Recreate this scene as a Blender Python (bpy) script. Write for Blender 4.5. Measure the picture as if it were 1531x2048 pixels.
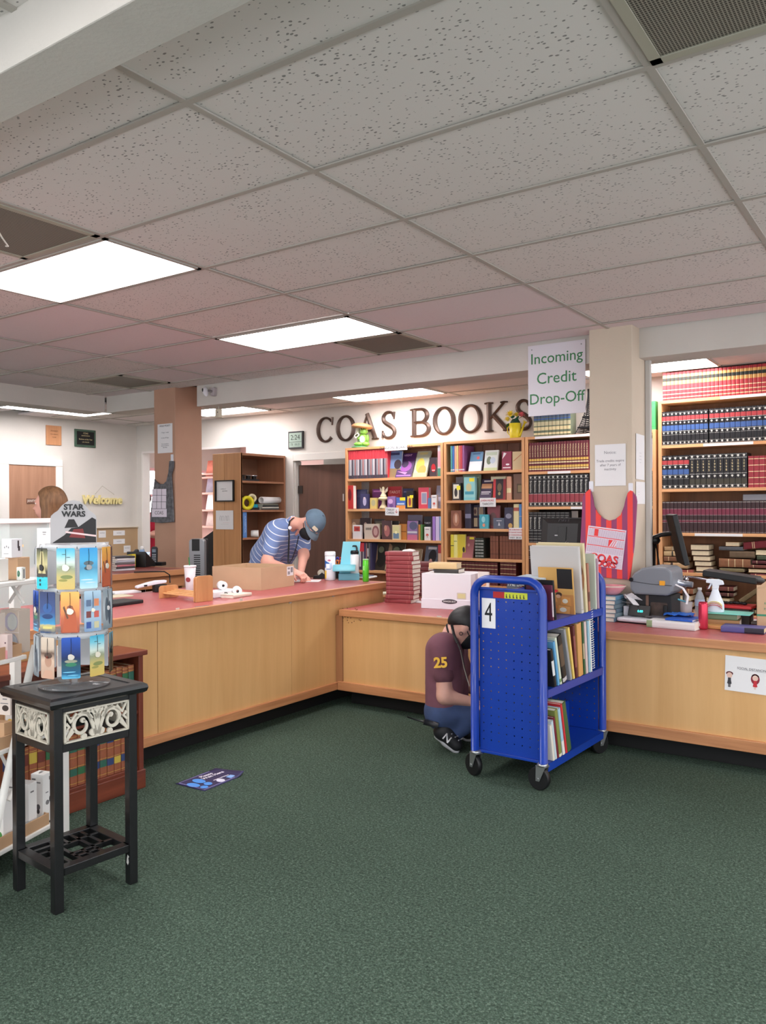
import bpy, bmesh, math, random
import numpy as np
from mathutils import Matrix, Vector
random.seed(7)
for o in list(bpy.data.objects): bpy.data.objects.remove(o)
SC = bpy.context.scene
COL = SC.collection
PI = math.pi
R = math.radians

# ------------------------------------------------------------------ camera
F, YAW, PITCH, ROLL, CZ = 1627.08, 0.601, -0.002728, -0.0052885, 1.49
def _cam():
    cy, sy, cp, sp, cr, sr = math.cos(YAW), math.sin(YAW), math.cos(PITCH), math.sin(PITCH), math.cos(ROLL), math.sin(ROLL)
    f = Vector((-sy*cp, cy*cp, sp)); r = Vector((cy, sy, 0)); u = r.cross(f)
    return cr*r+sr*u, cr*u-sr*r, f
CR, CU, CF = _cam()
cam = bpy.data.cameras.new('camera'); camo = bpy.data.objects.new('camera', cam); COL.objects.link(camo)
cam.sensor_fit = 'VERTICAL'; cam.sensor_height = 36.0; cam.sensor_width = 36.0*1531/2048
cam.lens = F/2048*36.0; cam.clip_start = .05; cam.clip_end = 60
m = Matrix.Identity(4)
for i in range(3):
    m[i][0] = CR[i]; m[i][1] = CU[i]; m[i][2] = -CF[i]
m[0][3], m[1][3], m[2][3] = 0, 0, CZ
camo.matrix_world = m
SC.camera = camo
def P(x, y, X=None, Y=None, Z=None):
    """photo pixel -> point on the plane X=, Y= or Z="""
    d = CF + CR*((x-765.5)/F) - CU*((y-1024)/F)
    t = X/d[0] if X is not None else Y/d[1] if Y is not None else (Z-CZ)/d[2]
    return Vector((t*d[0], t*d[1], CZ+t*d[2]))

# ------------------------------------------------------------------ light and view
SC.view_settings.view_transform = 'Standard'; SC.view_settings.look = 'None'
SC.view_settings.gamma = 1; SC.view_settings.use_curve_mapping = False
SC.view_settings.exposure = 0.92
W = bpy.data.worlds.new('world'); SC.world = W; W.use_nodes = True
W.node_tree.nodes['Background'].inputs[0].default_value = (.93, .96, 1, 1)
W.node_tree.nodes['Background'].inputs[1].default_value = 1.3
PANEL_POWER = 9.0        # emission of the fluorescent ceiling panels

# ------------------------------------------------------------------ materials
def lin(c):
    return tuple(((v/255)/12.92 if v/255 <= .04045 else ((v/255+.055)/1.055)**2.4) for v in c)
_M = {}
def M(rgb, rough=.55, metal=0, var=0, sc=8, em=0, trans=0, alpha=1, bump=0, bsc=60, coat=0, stretch=None, ior=1.45):
    key = (tuple(rgb), rough, metal, var, sc, em, trans, alpha, bump, bsc, coat, stretch)
    if key in _M: return _M[key]
    m = bpy.data.materials.new('m_%d_%d_%d' % tuple(int(v) for v in rgb)); m.use_nodes = True
    nt = m.node_tree; b = nt.nodes['Principled BSDF']
    c = lin(rgb)
    b.inputs['Base Color'].default_value = (*c, 1); b.inputs['Roughness'].default_value = rough; b.inputs['Metallic'].default_value = metal
    b.inputs['IOR'].default_value = ior
    if coat: b.inputs['Coat Weight'].default_value = coat
    if em: b.inputs['Emission Color'].default_value = (*c, 1); b.inputs['Emission Strength'].default_value = em
    if trans: b.inputs['Transmission Weight'].default_value = trans
    if alpha < 1: b.inputs['Alpha'].default_value = alpha
    if var or bump:
        tc = nt.nodes.new('ShaderNodeTexCoord'); mp = nt.nodes.new('ShaderNodeMapping')
        if stretch: mp.inputs['Scale'].default_value = stretch
        nt.links.new(tc.outputs['Object'], mp.inputs[0])
    if var:
        n = nt.nodes.new('ShaderNodeTexNoise'); n.inputs['Scale'].default_value = sc; n.inputs['Detail'].default_value = 5
        r = nt.nodes.new('ShaderNodeValToRGB')
        r.color_ramp.elements[0].position = .3; r.color_ramp.elements[1].position = .7
        r.color_ramp.elements[0].color = (*[v*(1-var) for v in c], 1); r.color_ramp.elements[1].color = (*[min(1, v*(1+var)) for v in c], 1)
        nt.links.new(mp.outputs[0], n.inputs['Vector']); nt.links.new(n.outputs[0], r.inputs[0]); nt.links.new(r.outputs[0], b.inputs['Base Color'])
    if bump:
        n2 = nt.nodes.new('ShaderNodeTexNoise'); n2.inputs['Scale'].default_value = bsc; n2.inputs['Detail'].default_value = 3
        bp = nt.nodes.new('ShaderNodeBump'); bp.inputs['Strength'].default_value = bump; bp.inputs['Distance'].default_value = .01
        nt.links.new(mp.outputs[0], n2.inputs['Vector']); nt.links.new(n2.outputs[0], bp.inputs['Height']); nt.links.new(bp.outputs[0], b.inputs['Normal'])
    _M[key] = m
    return m
def wood(a, b_, axis='Z', sc=6, rough=.42, knots=0, amt=1.0):
    key = ('wood', a, b_, axis, sc, rough, knots)
    if key in _M: return _M[key]
    m = bpy.data.materials.new('wood_%d_%d_%d' % a); m.use_nodes = True; nt = m.node_tree; b = nt.nodes['Principled BSDF']
    tc = nt.nodes.new('ShaderNodeTexCoord'); mp = nt.nodes.new('ShaderNodeMapping')
    s = [sc*3, sc*3, sc*3]; s['XYZ'.index(axis)] = sc*.18
    mp.inputs['Scale'].default_value = s
    nt.links.new(tc.outputs['Object'], mp.inputs[0])
    n = nt.nodes.new('ShaderNodeTexNoise'); n.inputs['Scale'].default_value = 1.0; n.inputs['Detail'].default_value = 8; n.inputs['Roughness'].default_value = .62; n.inputs['Distortion'].default_value = .6
    r = nt.nodes.new('ShaderNodeValToRGB'); r.color_ramp.elements[0].position = .32; r.color_ramp.elements[1].position = .68
    r.color_ramp.elements[0].color = (*lin(a), 1); r.color_ramp.elements[1].color = (*lin(b_), 1)
    nt.links.new(mp.outputs[0], n.inputs['Vector']); nt.links.new(n.outputs[0], r.inputs[0])
    out = r.outputs[0]
    if knots:
        v = nt.nodes.new('ShaderNodeTexVoronoi'); v.inputs['Scale'].default_value = 3.2
        k = nt.nodes.new('ShaderNodeValToRGB'); k.color_ramp.elements[0].position = .03; k.color_ramp.elements[1].position = .075
        k.color_ramp.elements[0].color = (.25, .16, .12, 1); k.color_ramp.elements[1].color = (1, 1, 1, 1)
        mx = nt.nodes.new('ShaderNodeMixRGB'); mx.blend_type = 'MULTIPLY'; mx.inputs[0].default_value = .8
        nt.links.new(tc.outputs['Object'], v.inputs['Vector']); nt.links.new(v.outputs['Distance'], k.inputs[0])
        nt.links.new(out, mx.inputs[1]); nt.links.new(k.outputs[0], mx.inputs[2]); out = mx.outputs[0]
    nt.links.new(out, b.inputs['Base Color']); b.inputs['Roughness'].default_value = rough
    _M[key] = m
    return m
def ramp_mat(stops, axis=2, rough=.35, noise=.0, nsc=14, size=1.0, off=0.0):
    """colour bands along a local axis, as printed on a card: stops = [(pos, rgb)...]"""
    m = bpy.data.materials.new('print'); m.use_nodes = True; nt = m.node_tree; b = nt.nodes['Principled BSDF']
    tc = nt.nodes.new('ShaderNodeTexCoord'); sp = nt.nodes.new('ShaderNodeSeparateXYZ'); nt.links.new(tc.outputs['Object'], sp.inputs[0])
    ma = nt.nodes.new('ShaderNodeMath'); ma.operation = 'MULTIPLY_ADD'; ma.inputs[1].default_value = 1/size; ma.inputs[2].default_value = off
    nt.links.new(sp.outputs[axis], ma.inputs[0]); out = ma.outputs[0]
    if noise:
        n = nt.nodes.new('ShaderNodeTexNoise'); n.inputs['Scale'].default_value = nsc; n.inputs['Detail'].default_value = 4; nt.links.new(tc.outputs['Object'], n.inputs['Vector'])
        m2 = nt.nodes.new('ShaderNodeMath'); m2.operation = 'MULTIPLY_ADD'; m2.inputs[1].default_value = noise; nt.links.new(n.outputs[0], m2.inputs[0])
        m3 = nt.nodes.new('ShaderNodeMath'); m3.operation = 'SUBTRACT'; m3.inputs[1].default_value = noise*.5
        nt.links.new(out, m2.inputs[2]); nt.links.new(m2.outputs[0], m3.inputs[0]); out = m3.outputs[0]
    r = nt.nodes.new('ShaderNodeValToRGB'); e = r.color_ramp.elements
    e[0].position, e[0].color = stops[0][0], (*lin(stops[0][1]), 1); e[1].position, e[1].color = stops[-1][0], (*lin(stops[-1][1]), 1)
    for p, c in stops[1:-1]:
        q = e.new(p); q.color = (*lin(c), 1)
    nt.links.new(out, r.inputs[0]); nt.links.new(r.outputs[0], b.inputs['Base Color']); b.inputs['Roughness'].default_value = rough
    return m

# ------------------------------------------------------------------ mesh builder
class MB:
    def __init__(s): s.v, s.f, s.mi, s.sm = [], [], [], []
    def add(s, vs, fs, m=0, smooth=False, T=None):
        k = len(s.v)
        s.v += [tuple(T @ Vector(p)) if T is not None else tuple(p) for p in vs]
        for f in fs: s.f.append(tuple(k+i for i in f)); s.mi.append(m); s.sm.append(smooth)
        return s
    def box(s, x0, x1, y0, y1, z0, z1, m=0, T=None):
        if x0 > x1: x0, x1 = x1, x0
        if y0 > y1: y0, y1 = y1, y0
        if z0 > z1: z0, z1 = z1, z0
        v = [(x0,y0,z0),(x1,y0,z0),(x1,y1,z0),(x0,y1,z0),(x0,y0,z1),(x1,y0,z1),(x1,y1,z1),(x0,y1,z1)]
        return s.add(v, [(0,3,2,1),(4,5,6,7),(0,1,5,4),(1,2,6,5),(2,3,7,6),(3,0,4,7)], m, False, T)
    def quad(s, a, b, c, d, m=0): return s.add([a,b,c,d], [(0,1,2,3)], m)
    def prism(s, pts, t0, t1, ax='Y', m=0, T=None, smooth=False):
        """outline in the plane across axis ax, pulled from t0 to t1"""
        def mk(u, w, t): return (u, t, w) if ax == 'Y' else (t, u, w) if ax == 'X' else (u, w, t)
        n = len(pts); a = sum(pts[i][0]*pts[(i+1)%n][1]-pts[(i+1)%n][0]*pts[i][1] for i in range(n))
        if a < 0: pts = pts[::-1]
        v = [mk(u, w, t0) for u, w in pts]+[mk(u, w, t1) for u, w in pts]
        fs = [tuple(range(n)), tuple(range(2*n-1, n-1, -1))]
        fl = [(i, n+i, n+(i+1)%n, (i+1)%n) for i in range(n)]
        if (ax == 'Y') == (t1 > t0): pass
        else: fs = [f[::-1] for f in fs]; fl = [f[::-1] for f in fl]
        s.add(v, fs, m, False, T); k = len(s.v)-2*n
        for f in fl: s.f.append(tuple(k+i for i in f)); s.mi.append(m); s.sm.append(smooth)
        return s
    def lathe(s, prof, seg=20, m=0, T=None, smooth=True, cap=True):
        v, f = [], []
        for r_, z in prof:
            for i in range(seg):
                a = 2*PI*i/seg; v.append((r_*math.cos(a), r_*math.sin(a), z))
        for j in range(len(prof)-1):
            for i in range(seg):
                f.append((j*seg+i, j*seg+(i+1)%seg, (j+1)*seg+(i+1)%seg, (j+1)*seg+i))
        s.add(v, f, m, smooth, T)
        if cap:
            k = len(s.v)-len(v)
            if prof[0][0] > 1e-5: s.f.append(tuple(k+i for i in range(seg-1, -1, -1))); s.mi.append(m); s.sm.append(False)
            if prof[-1][0] > 1e-5: s.f.append(tuple(k+(len(prof)-1)*seg+i for i in range(seg))); s.mi.append(m); s.sm.append(False)
        return s
    def tube(s, pts, r, seg=8, m=0, T=None, closed=False, flat=None):
        pts = [Vector(p) for p in pts]; n = len(pts); v, f = [], []
        up = Vector((0,0,1)); prev = None
        for i, p in enumerate(pts):
            if closed: t = pts[(i+1)%n]-pts[(i-1)%n]
            else: t = pts[min(i+1,n-1)]-pts[max(i-1,0)]
            t.normalize()
            if prev is None:
                a = t.cross(up)
                if a.length < .05: a = t.cross(Vector((1,0,0)))
            else: a = prev-t*prev.dot(t)
            a.normalize(); prev = a; b = t.cross(a)
            rr = r[i] if isinstance(r, (list, tuple)) else r
            for k in range(seg):
                an = 2*PI*k/seg; q = p+a*(rr*math.cos(an))+b*(rr*math.sin(an)*(flat or 1)); v.append(tuple(q))
        for i in range(n if closed else n-1):
            for k in range(seg):
                j = (i+1) % n
                f.append((i*seg+k, j*seg+k, j*seg+(k+1)%seg, i*seg+(k+1)%seg)[::-1])
        s.add(v, f, m, True, T)
        if not closed:
            k0 = len(s.v)-len(v)
            s.f.append(tuple(k0+i for i in range(seg))); s.mi.append(m); s.sm.append(False)
            s.f.append(tuple(k0+(n-1)*seg+i for i in range(seg-1,-1,-1))); s.mi.append(m); s.sm.append(False)
        return s
    def ell(s, c, r, seg=14, ring=8, m=0, T=None):
        pr = [(math.sin(PI*j/ring), -math.cos(PI*j/ring)) for j in range(ring+1)]
        A = Matrix.Translation(c) @ Matrix.Diagonal((r[0], r[1], r[2], 1))
        if T is not None: A = T @ A
        return s.lathe([(max(a, 1e-4), z) for a, z in pr], seg, m, A, True, False)
    def mesh(s, name, mats, merge=0):
        me = bpy.data.meshes.new(name); me.from_pydata(s.v, [], s.f)
        for x in (mats if isinstance(mats, (list, tuple)) else [mats]): me.materials.append(x)
        me.polygons.foreach_set('material_index', s.mi); me.polygons.foreach_set('use_smooth', s.sm)
        me.update(); return me
    def build(s, name, mats, parent=None, loc=(0,0,0), rot=(0,0,0), bev=0, mat=None):
        return link(name, s.mesh(name, mats), parent, loc, rot, bev, mat)
def link(name, me, parent=None, loc=(0,0,0), rot=(0,0,0), bev=0, mat=None):
    o = bpy.data.objects.new(name, me); COL.objects.link(o)
    if mat is not None: o.matrix_local = mat
    else: o.location = loc; o.rotation_euler = rot
    if parent is not None: o.parent = parent
    if bev:
        b = o.modifiers.new('bevel', 'BEVEL'); b.width = bev; b.segments = 2; b.limit_method = 'ANGLE'; b.angle_limit = .6
    return o
def tag(o, label, cat, group=None, kind=None):
    o['label'] = label; o['category'] = cat
    if group: o['group'] = group
    if kind: o['kind'] = kind
    return o
def thing(name, label, cat, loc=(0,0,0), rz=0, group=None, mat=None):
    o = bpy.data.objects.new(name, None); COL.objects.link(o); o.empty_display_size = .1
    if mat is not None: o.matrix_local = mat
    else: o.location = loc; o.rotation_euler = (0,0,rz)
    return tag(o, label, cat, group)
def struct(o): o['kind'] = 'structure'; return o
def xf(loc=(0,0,0), rz=0, rx=0, ry=0):
    return Matrix.Translation(loc) @ Matrix.Rotation(rz, 4, 'Z') @ Matrix.Rotation(ry, 4, 'Y') @ Matrix.Rotation(rx, 4, 'X')
def rrect(w, h, r, n=5, cx=0, cy=0):
    o = []
    for sx, sy, a0 in ((1,1,0),(-1,1,90),(-1,-1,180),(1,-1,270)):
        for k in range(n+1):
            a = R(a0+90*k/n); o.append((cx+sx*(w/2-r)+r*math.cos(a), cy+sy*(h/2-r)+r*math.sin(a)))
    return o
def copy_tree(o, parent=None):
    c = o.copy(); COL.objects.link(c); c.parent = parent
    for ch in o.children: copy_tree(ch, c)
    return c
_TX = {}
def textmesh(s, size, ext=.0004, align='CENTER', shear=0, bold=0, sx=1.0, lsp=1.0):
    key = (s, size, ext, align, shear, bold, sx, lsp)
    if key in _TX: return _TX[key]
    cu = bpy.data.curves.new('t', 'FONT'); cu.body = s; cu.size = size; cu.extrude = ext; cu.align_x = align; cu.align_y = 'CENTER'; cu.shear = shear; cu.resolution_u = 3
    cu.offset = bold; cu.space_line = lsp
    o = bpy.data.objects.new('t', cu)
    me = bpy.data.meshes.new_from_object(o)
    if sx != 1: me.transform(Matrix.Diagonal((sx,1,1,1)))
    bpy.data.objects.remove(o); bpy.data.curves.remove(cu)
    _TX[key] = me; return me
def text(s, size, mat, parent=None, loc=(0,0,0), rot=(PI/2,0,0), name='lettering', M4=None, **k):
    me = textmesh(s, size, **k).copy(); me.materials.clear(); me.materials.append(mat)
    return link(name, me, parent, loc, rot, 0, M4)
WHITE = M((236,234,232), .6); PAPER = M((232,230,232), .75); BLACK = M((18,18,20), .4); DARK = M((38,38,42), .5); CHROME = M((200,200,205), .2, 1)
STEEL = M((150,152,155), .32, .9); INK = M((40,40,48), .7); GREYINK = M((140,138,145), .7)
# ------------------------------------------------------------------ structure
H = 2.739; YB = 7.85; XL = -9.78
def carpet_mat():
    m = bpy.data.materials.new('carpet'); m.use_nodes = True; nt = m.node_tree; b = nt.nodes['Principled BSDF']
    tc = nt.nodes.new('ShaderNodeTexCoord')
    v = nt.nodes.new('ShaderNodeTexVoronoi'); v.inputs['Scale'].default_value = 150; nt.links.new(tc.outputs['Object'], v.inputs['Vector'])
    n = nt.nodes.new('ShaderNodeTexNoise'); n.inputs['Scale'].default_value = 90; n.inputs['Detail'].default_value = 6; n.inputs['Roughness'].default_value = .75; nt.links.new(tc.outputs['Object'], n.inputs['Vector'])
    n2 = nt.nodes.new('ShaderNodeTexNoise'); n2.inputs['Scale'].default_value = 1.6; n2.inputs['Detail'].default_value = 3; nt.links.new(tc.outputs['Object'], n2.inputs['Vector'])
    r = nt.nodes.new('ShaderNodeValToRGB'); e = r.color_ramp.elements
    e[0].position = .3; e[0].color = (*lin((48,62,53)), 1); e[1].position = .72; e[1].color = (*lin((124,142,128)), 1)
    q = e.new(.5); q.color = (*lin((78,97,84)), 1)
    nt.links.new(n.outputs[0], r.inputs[0])
    r2 = nt.nodes.new('ShaderNodeValToRGB'); r2.color_ramp.elements[0].color = (.8,.8,.8,1); r2.color_ramp.elements[1].color = (1.1,1.1,1.1,1); nt.links.new(n2.outputs[0], r2.inputs[0])
    r3 = nt.nodes.new('ShaderNodeValToRGB'); r3.color_ramp.elements[0].color = (1.12,1.12,1.12,1); r3.color_ramp.elements[1].color = (.55,.55,.55,1); r3.color_ramp.elements[1].position = .75; nt.links.new(v.outputs['Distance'], r3.inputs[0])
    mx = nt.nodes.new('ShaderNodeMixRGB'); mx.blend_type = 'MULTIPLY'; mx.inputs[0].default_value = 1; nt.links.new(r.outputs[0], mx.inputs[1]); nt.links.new(r2.outputs[0], mx.inputs[2])
    mx2 = nt.nodes.new('ShaderNodeMixRGB'); mx2.blend_type = 'MULTIPLY'; mx2.inputs[0].default_value = 1; nt.links.new(mx.outputs[0], mx2.inputs[1]); nt.links.new(r3.outputs[0], mx2.inputs[2])
    nt.links.new(mx2.outputs[0], b.inputs['Base Color']); b.inputs['Roughness'].default_value = .95; b.inputs['Specular IOR Level'].default_value = .1
    bp = nt.nodes.new('ShaderNodeBump'); bp.inputs['Strength'].default_value = .7; bp.inputs['Distance'].default_value = .006
    nt.links.new(v.outputs['Distance'], bp.inputs['Height']); nt.links.new(bp.outputs[0], b.inputs['Normal'])
    return m
def tile_mat(name, fiss, base):
    m = bpy.data.materials.new(name); m.use_nodes = True; nt = m.node_tree; b = nt.nodes['Principled BSDF']
    tc = nt.nodes.new('ShaderNodeTexCoord'); oi = nt.nodes.new('ShaderNodeObjectInfo')
    ad = nt.nodes.new('ShaderNodeVectorMath'); ad.operation = 'ADD'
    mu = nt.nodes.new('ShaderNodeMath'); mu.operation = 'MULTIPLY'; mu.inputs[1].default_value = 40; nt.links.new(oi.outputs['Random'], mu.inputs[0])
    cb = nt.nodes.new('ShaderNodeCombineXYZ'); nt.links.new(mu.outputs[0], cb.inputs[2])
    nt.links.new(tc.outputs['Object'], ad.inputs[0]); nt.links.new(cb.outputs[0], ad.inputs[1])
    mp = nt.nodes.new('ShaderNodeMapping'); mp.inputs['Scale'].default_value = (42, 70, 1); nt.links.new(ad.outputs[0], mp.inputs[0])
    v = nt.nodes.new('ShaderNodeTexVoronoi'); v.inputs['Scale'].default_value = 1.0; v.inputs['Randomness'].default_value = 1
    n0 = nt.nodes.new('ShaderNodeTexNoise'); n0.inputs['Scale'].default_value = 1.6; n0.inputs['Detail'].default_value = 3
    nt.links.new(mp.outputs[0], n0.inputs['Vector'])
    mxv = nt.nodes.new('ShaderNodeMixRGB'); mxv.blend_type = 'LINEAR_LIGHT'; mxv.inputs[0].default_value = .22; nt.links.new(mp.outputs[0], mxv.inputs[1]); nt.links.new(n0.outputs[1], mxv.inputs[2])
    nt.links.new(mxv.outputs[0], v.inputs['Vector'])
    n = nt.nodes.new('ShaderNodeTexNoise'); n.inputs['Scale'].default_value = 7; n.inputs['Detail'].default_value = 2; nt.links.new(ad.outputs[0], n.inputs['Vector'])
    # threshold moves with patches
    sb = nt.nodes.new('ShaderNodeMath'); sb.operation = 'MULTIPLY_ADD'; sb.inputs[1].default_value = -.34; nt.links.new(n.outputs[0], sb.inputs[0]); nt.links.new(v.outputs['Distance'], sb.inputs[2])
    r = nt.nodes.new('ShaderNodeValToRGB'); r.color_ramp.elements[0].position = .0; r.color_ramp.elements[1].position = .045
    c = lin(base); d = 1-.62*fiss
    r.color_ramp.elements[0].color = (c[0]*d, c[1]*d, c[2]*d, 1); r.color_ramp.elements[1].color = (*c, 1)
    nt.links.new(sb.outputs[0], r.inputs[0]); nt.links.new(r.outputs[0], b.inputs['Base Color']); b.inputs['Roughness'].default_value = .95; b.inputs['Specular IOR Level'].default_value = .1
    return m
CARPET = carpet_mat()
TILE = [tile_mat('tile_fissured', 1, (224,218,214)), tile_mat('tile_plain', .12, (226,216,217))]
GRID = M((178,172,164), .6); WALLM = M((216,210,204), .85, 0, .03, 3, bump=.12, bsc=90)
BEAMM = M((205,199,192), .85, 0, .04, 2.5, bump=.15, bsc=70)
flo = struct(MB().box(-10.95, 3.2, -3, 11.2, -.1, 0).build('floor', CARPET))
# ceiling: deck above, tiles, T-bars, lights and vents
ceil = struct(MB().box(-10.95, 3.2, -3, 11.2, H+.05, H+.12).build('ceiling', M((120,118,116), .9)))
TX0, TY0, TW, TD = -1.894, 1.7154, 1.2192, .6096
def cell(i, j): return TX0+TW*i, TY0+TD*j
LCELLS = {(-2,1),(-2,4),(2,4),(2,1),(-2,-2),(2,-2),(0,-3),(0,-5),(-2,-5),(2,-5),(-4,-2)}     # front room panels: the seen ones, plus unseen ones added to brighten the floor
tile_me = MB().box(-TW/2+.006, TW/2-.006, -TD/2+.006, TD/2-.006, 0, .018)
t0 = tile_me.mesh('ceiling_tile', TILE[0]); t1 = tile_me.mesh('ceiling_tile', TILE[1])
half = MB().box(-TW/4+.006, TW/4-.006, -TD/2+.006, TD/2-.006, 0, .018); h0 = half.mesh('ceiling_tile', TILE[0]); h1 = half.mesh('ceiling_tile', TILE[1])
VENTC = {(1,0):(1,1), (-2,0):(1,0), (-2,5):(1,0), (-4,5):(-1,0)}       # 2x2 vents: which half of the cell
def is_light(i, j): return (i, j) in LCELLS
DIFF = bpy.data.materials.new('panel_diffuser'); DIFF.use_nodes = True
_b = DIFF.node_tree.nodes['Principled BSDF']; _b.inputs['Base Color'].default_value = (.9,.9,.9,1); _b.inputs['Emission Color'].default_value = (1,.97,.965,1); _b.inputs['Emission Strength'].default_value = PANEL_POWER
def panel_light(x0, x1, y0, y1, label):
    t = thing('ceiling_light', label, 'ceiling light', ((x0+x1)/2, (y0+y1)/2, H-.012), 0, 'fluorescent panels in the ceiling')
    w, d = (x1-x0)/2, (y1-y0)/2
    fr = MB()
    for a in ((-w, w, -d, -d+.022), (-w, w, d-.022, d), (-w, -w+.022, -d, d), (w-.022, w, -d, d)): fr.box(a[0], a[1], a[2], a[3], 0, .02)
    fr.build('frame', GRID, t)
    MB().box(-w+.022, w-.022, -d+.022, d-.022, .006, .012).build('diffuser', DIFF, t)
    return t
VM = bpy.data.materials.new('vent_mesh'); VM.use_nodes = True
_nt = VM.node_tree; _b = _nt.nodes['Principled BSDF']
_tc = _nt.nodes.new('ShaderNodeTexCoord'); _mp = _nt.nodes.new('ShaderNodeMapping'); _mp.inputs['Scale'].default_value = (110,110,1); _nt.links.new(_tc.outputs['Object'], _mp.inputs[0])
_v = _nt.nodes.new('ShaderNodeTexVoronoi'); _v.inputs['Randomness'].default_value = 0; _v.inputs['Scale'].default_value = 1; _nt.links.new(_mp.outputs[0], _v.inputs['Vector'])
_r = _nt.nodes.new('ShaderNodeValToRGB'); _r.color_ramp.elements[0].position = .33; _r.color_ramp.elements[0].color = (.03,.027,.02,1); _r.color_ramp.elements[1].position = .42; _r.color_ramp.elements[1].color = (.30,.28,.23,1)
_nt.links.new(_v.outputs['Distance'], _r.inputs[0]); _nt.links.new(_r.outputs[0], _b.inputs['Base Color'])
_b.inputs['Roughness'].default_value = .6
VENTF = M((172,168,152), .6)
def vent(x0, x1, y0, y1, label):
    t = thing('ceiling_vent', label, 'vent', ((x0+x1)/2, (y0+y1)/2, H-.01), 0, 'perforated air returns in the ceiling')
    w, d = (x1-x0)/2-.012, (y1-y0)/2-.012
    fr = MB()
    for a in ((-w, w, -d, -d+.03), (-w, w, d-.03, d), (-w, -w+.03, -d, d), (w-.03, w, -d, d)): fr.box(a[0], a[1], a[2], a[3], 0, .018)
    fr.build('frame', VENTF, t)
    MB().box(-w+.03, w-.03, -d+.03, d-.03, .004, .01).build('perforated_grille', VM, t)
done = []
LABL = {(-2,1):'large glowing ceiling panel beside the perforated vent with a hanging cord', (-2,4):'glowing ceiling panel edge to edge with a square vent behind it',
        (1,4):'glowing ceiling panel in front of the right hand columns', }
for j in range(-7, 7):
    for i in range(-8, 4):
        x0, y0 = cell(i, j); x1, y1 = x0+TW, y0+TD
        if x1 < -7.45 and False: continue
        if y1 > 5.7 and j == 6: pass
        if j == 6:
            y1 = 5.66
            if y1-y0 < .05: continue
        if is_light(i, j):
            panel_light(x0+.012, x1-.012, y0+.012, y1-.012, LABL.get((i,j), 'added ceiling panel out of view, brightening the shop floor')); continue
        if j == 6:
            MB().box(x0+.006, x1-.006, y0+.006, y1, H, H+.018).build('ceiling_tile', TILE[1 if random.random() < .6 else 0], ceil); continue
        plain = (j >= 4 and random.random() < .75) or (i <= -3 and j >= 2 and random.random() < .6)
        if (i, j) in VENTC or (i, j) in ((0,0),):
            hx = x0+TW/2
            sides = {(1,0): 'L', (-2,0): 'R', (-2,5): 'R', (-4,5): 'L'}.get((i, j), 'L')
            vx0, vx1, tx = (x0, hx, hx+TW/4) if sides == 'L' else (hx, x1, x0+TW/4)
            if (i, j) == (0,0): pass
            lab = {(1,0): 'perforated square vent with a dusty stain in the speckled tiles', (-2,0): 'perforated square vent with a white cord hanging from it',
                   (-2,5): 'square vent right behind the second glowing panel', (-4,5): 'square vent before the brown column'}.get((i,j))
            if lab:
                vent(vx0, vx1, y0, y1, lab)
                link('ceiling_tile', h1 if plain else h0, ceil, (tx, y0+TD/2, H)); continue
        link('ceiling_tile', t1 if plain else t0, ceil, (x0+TW/2, y0+TD/2, H+random.uniform(-.001, .003)), (0, 0, PI*random.randint(0, 1)))
for i in range(-8, 4):
    for (y0, y1, row) in ((5.98, 6.35, 0), (6.35, 6.95, 1), (6.95, 7.56, 2), (7.56, YB, 3)):
        x0 = TX0+TW*i; x1 = x0+TW
        if row == 2 and i in (-3, -5, -1, 1):
            lx0, lx1 = x0, x1
            if i == -1: lx0, lx1 = -2.75, -1.57
            if i == -5: lx0, lx1 = -7.99, -6.84
            panel_light(lx0+.01, lx1-.01, y0+.01, y1-.01, {-3: 'glowing ceiling panel above the wall lettering', -5: 'glowing ceiling panel behind the brown column', -1: 'glowing ceiling panel over the tall encyclopedia bookcase', 1: 'glowing ceiling panel at the right end of the back row'}[i])
            continue
        MB().box(x0+.006, x1-.006, y0+.006, y1-.006, H, H+.018).build('ceiling_tile', TILE[1 if random.random() < .7 else 0], ceil)
panel_light(-9.25, -8.65, 5.35, 6.6, 'glowing ceiling panel along the wall with the plaques')
# T bars
for i in range(-8, 5):
    x = TX0+TW*i
    for (a, b) in ((-2.6, 5.66), (5.98, YB)): MB().box(x-.012, x+.012, a, b, H-.006, H+.0).build('grid_bar', GRID, ceil)
for j in range(-7, 7):
    y = TY0+TD*j; MB().box(-9.6, 3, y-.012, y+.012, H-.0065, H-.0005).build('grid_bar', GRID, ceil)
for y in (6.35, 6.955, 7.56): MB().box(-9.6, 3, y-.012, y+.012, H-.0065, H-.0005).build('grid_bar', GRID, ceil)
# beams
def sbox(name, a, m, bev=.004): return struct(MB().box(*a).build(name, m, bev=bev))
sbox('trim_1', (-6.15, 3.2, 5.68, 5.98, 2.535, H+.05), BEAMM)
sbox('trim_2', (-7.8, -7.5, -3, 5.6, 2.562, H+.05), BEAMM)
sbox('trim_3', (-7.5, -6.69, 5.62, 5.9, 2.562, H+.05), BEAMM)
yn0 = P(135, 71.5, Z=2.6)[1]; yn1 = P(225, 125, Z=2.6)[1]
sbox('trim_4', (-3.6, 3.2, yn0, yn1+.02, 2.60, H+.05), BEAMM)
# columns
BROWN = M((184,144,122), .8, 0, .07, 2.2, bump=.15, bsc=60); BEIGE = M((206,191,173), .8, 0, .04, 2.2, bump=.15, bsc=60)
sbox('wall_column_brown', (-6.70, -6.38, 5.6, 5.96, 0, H+.04), BROWN, .006)
sbox('wall_column_beige', (-2.03, -1.727, 5.52, 5.84, 0, H+.04), BEIGE, .006)
sbox('trim_5', (-1.725, -1.69, 5.80, 5.845, .74, H+.02), M((196,192,188), .6), .003)
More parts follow.
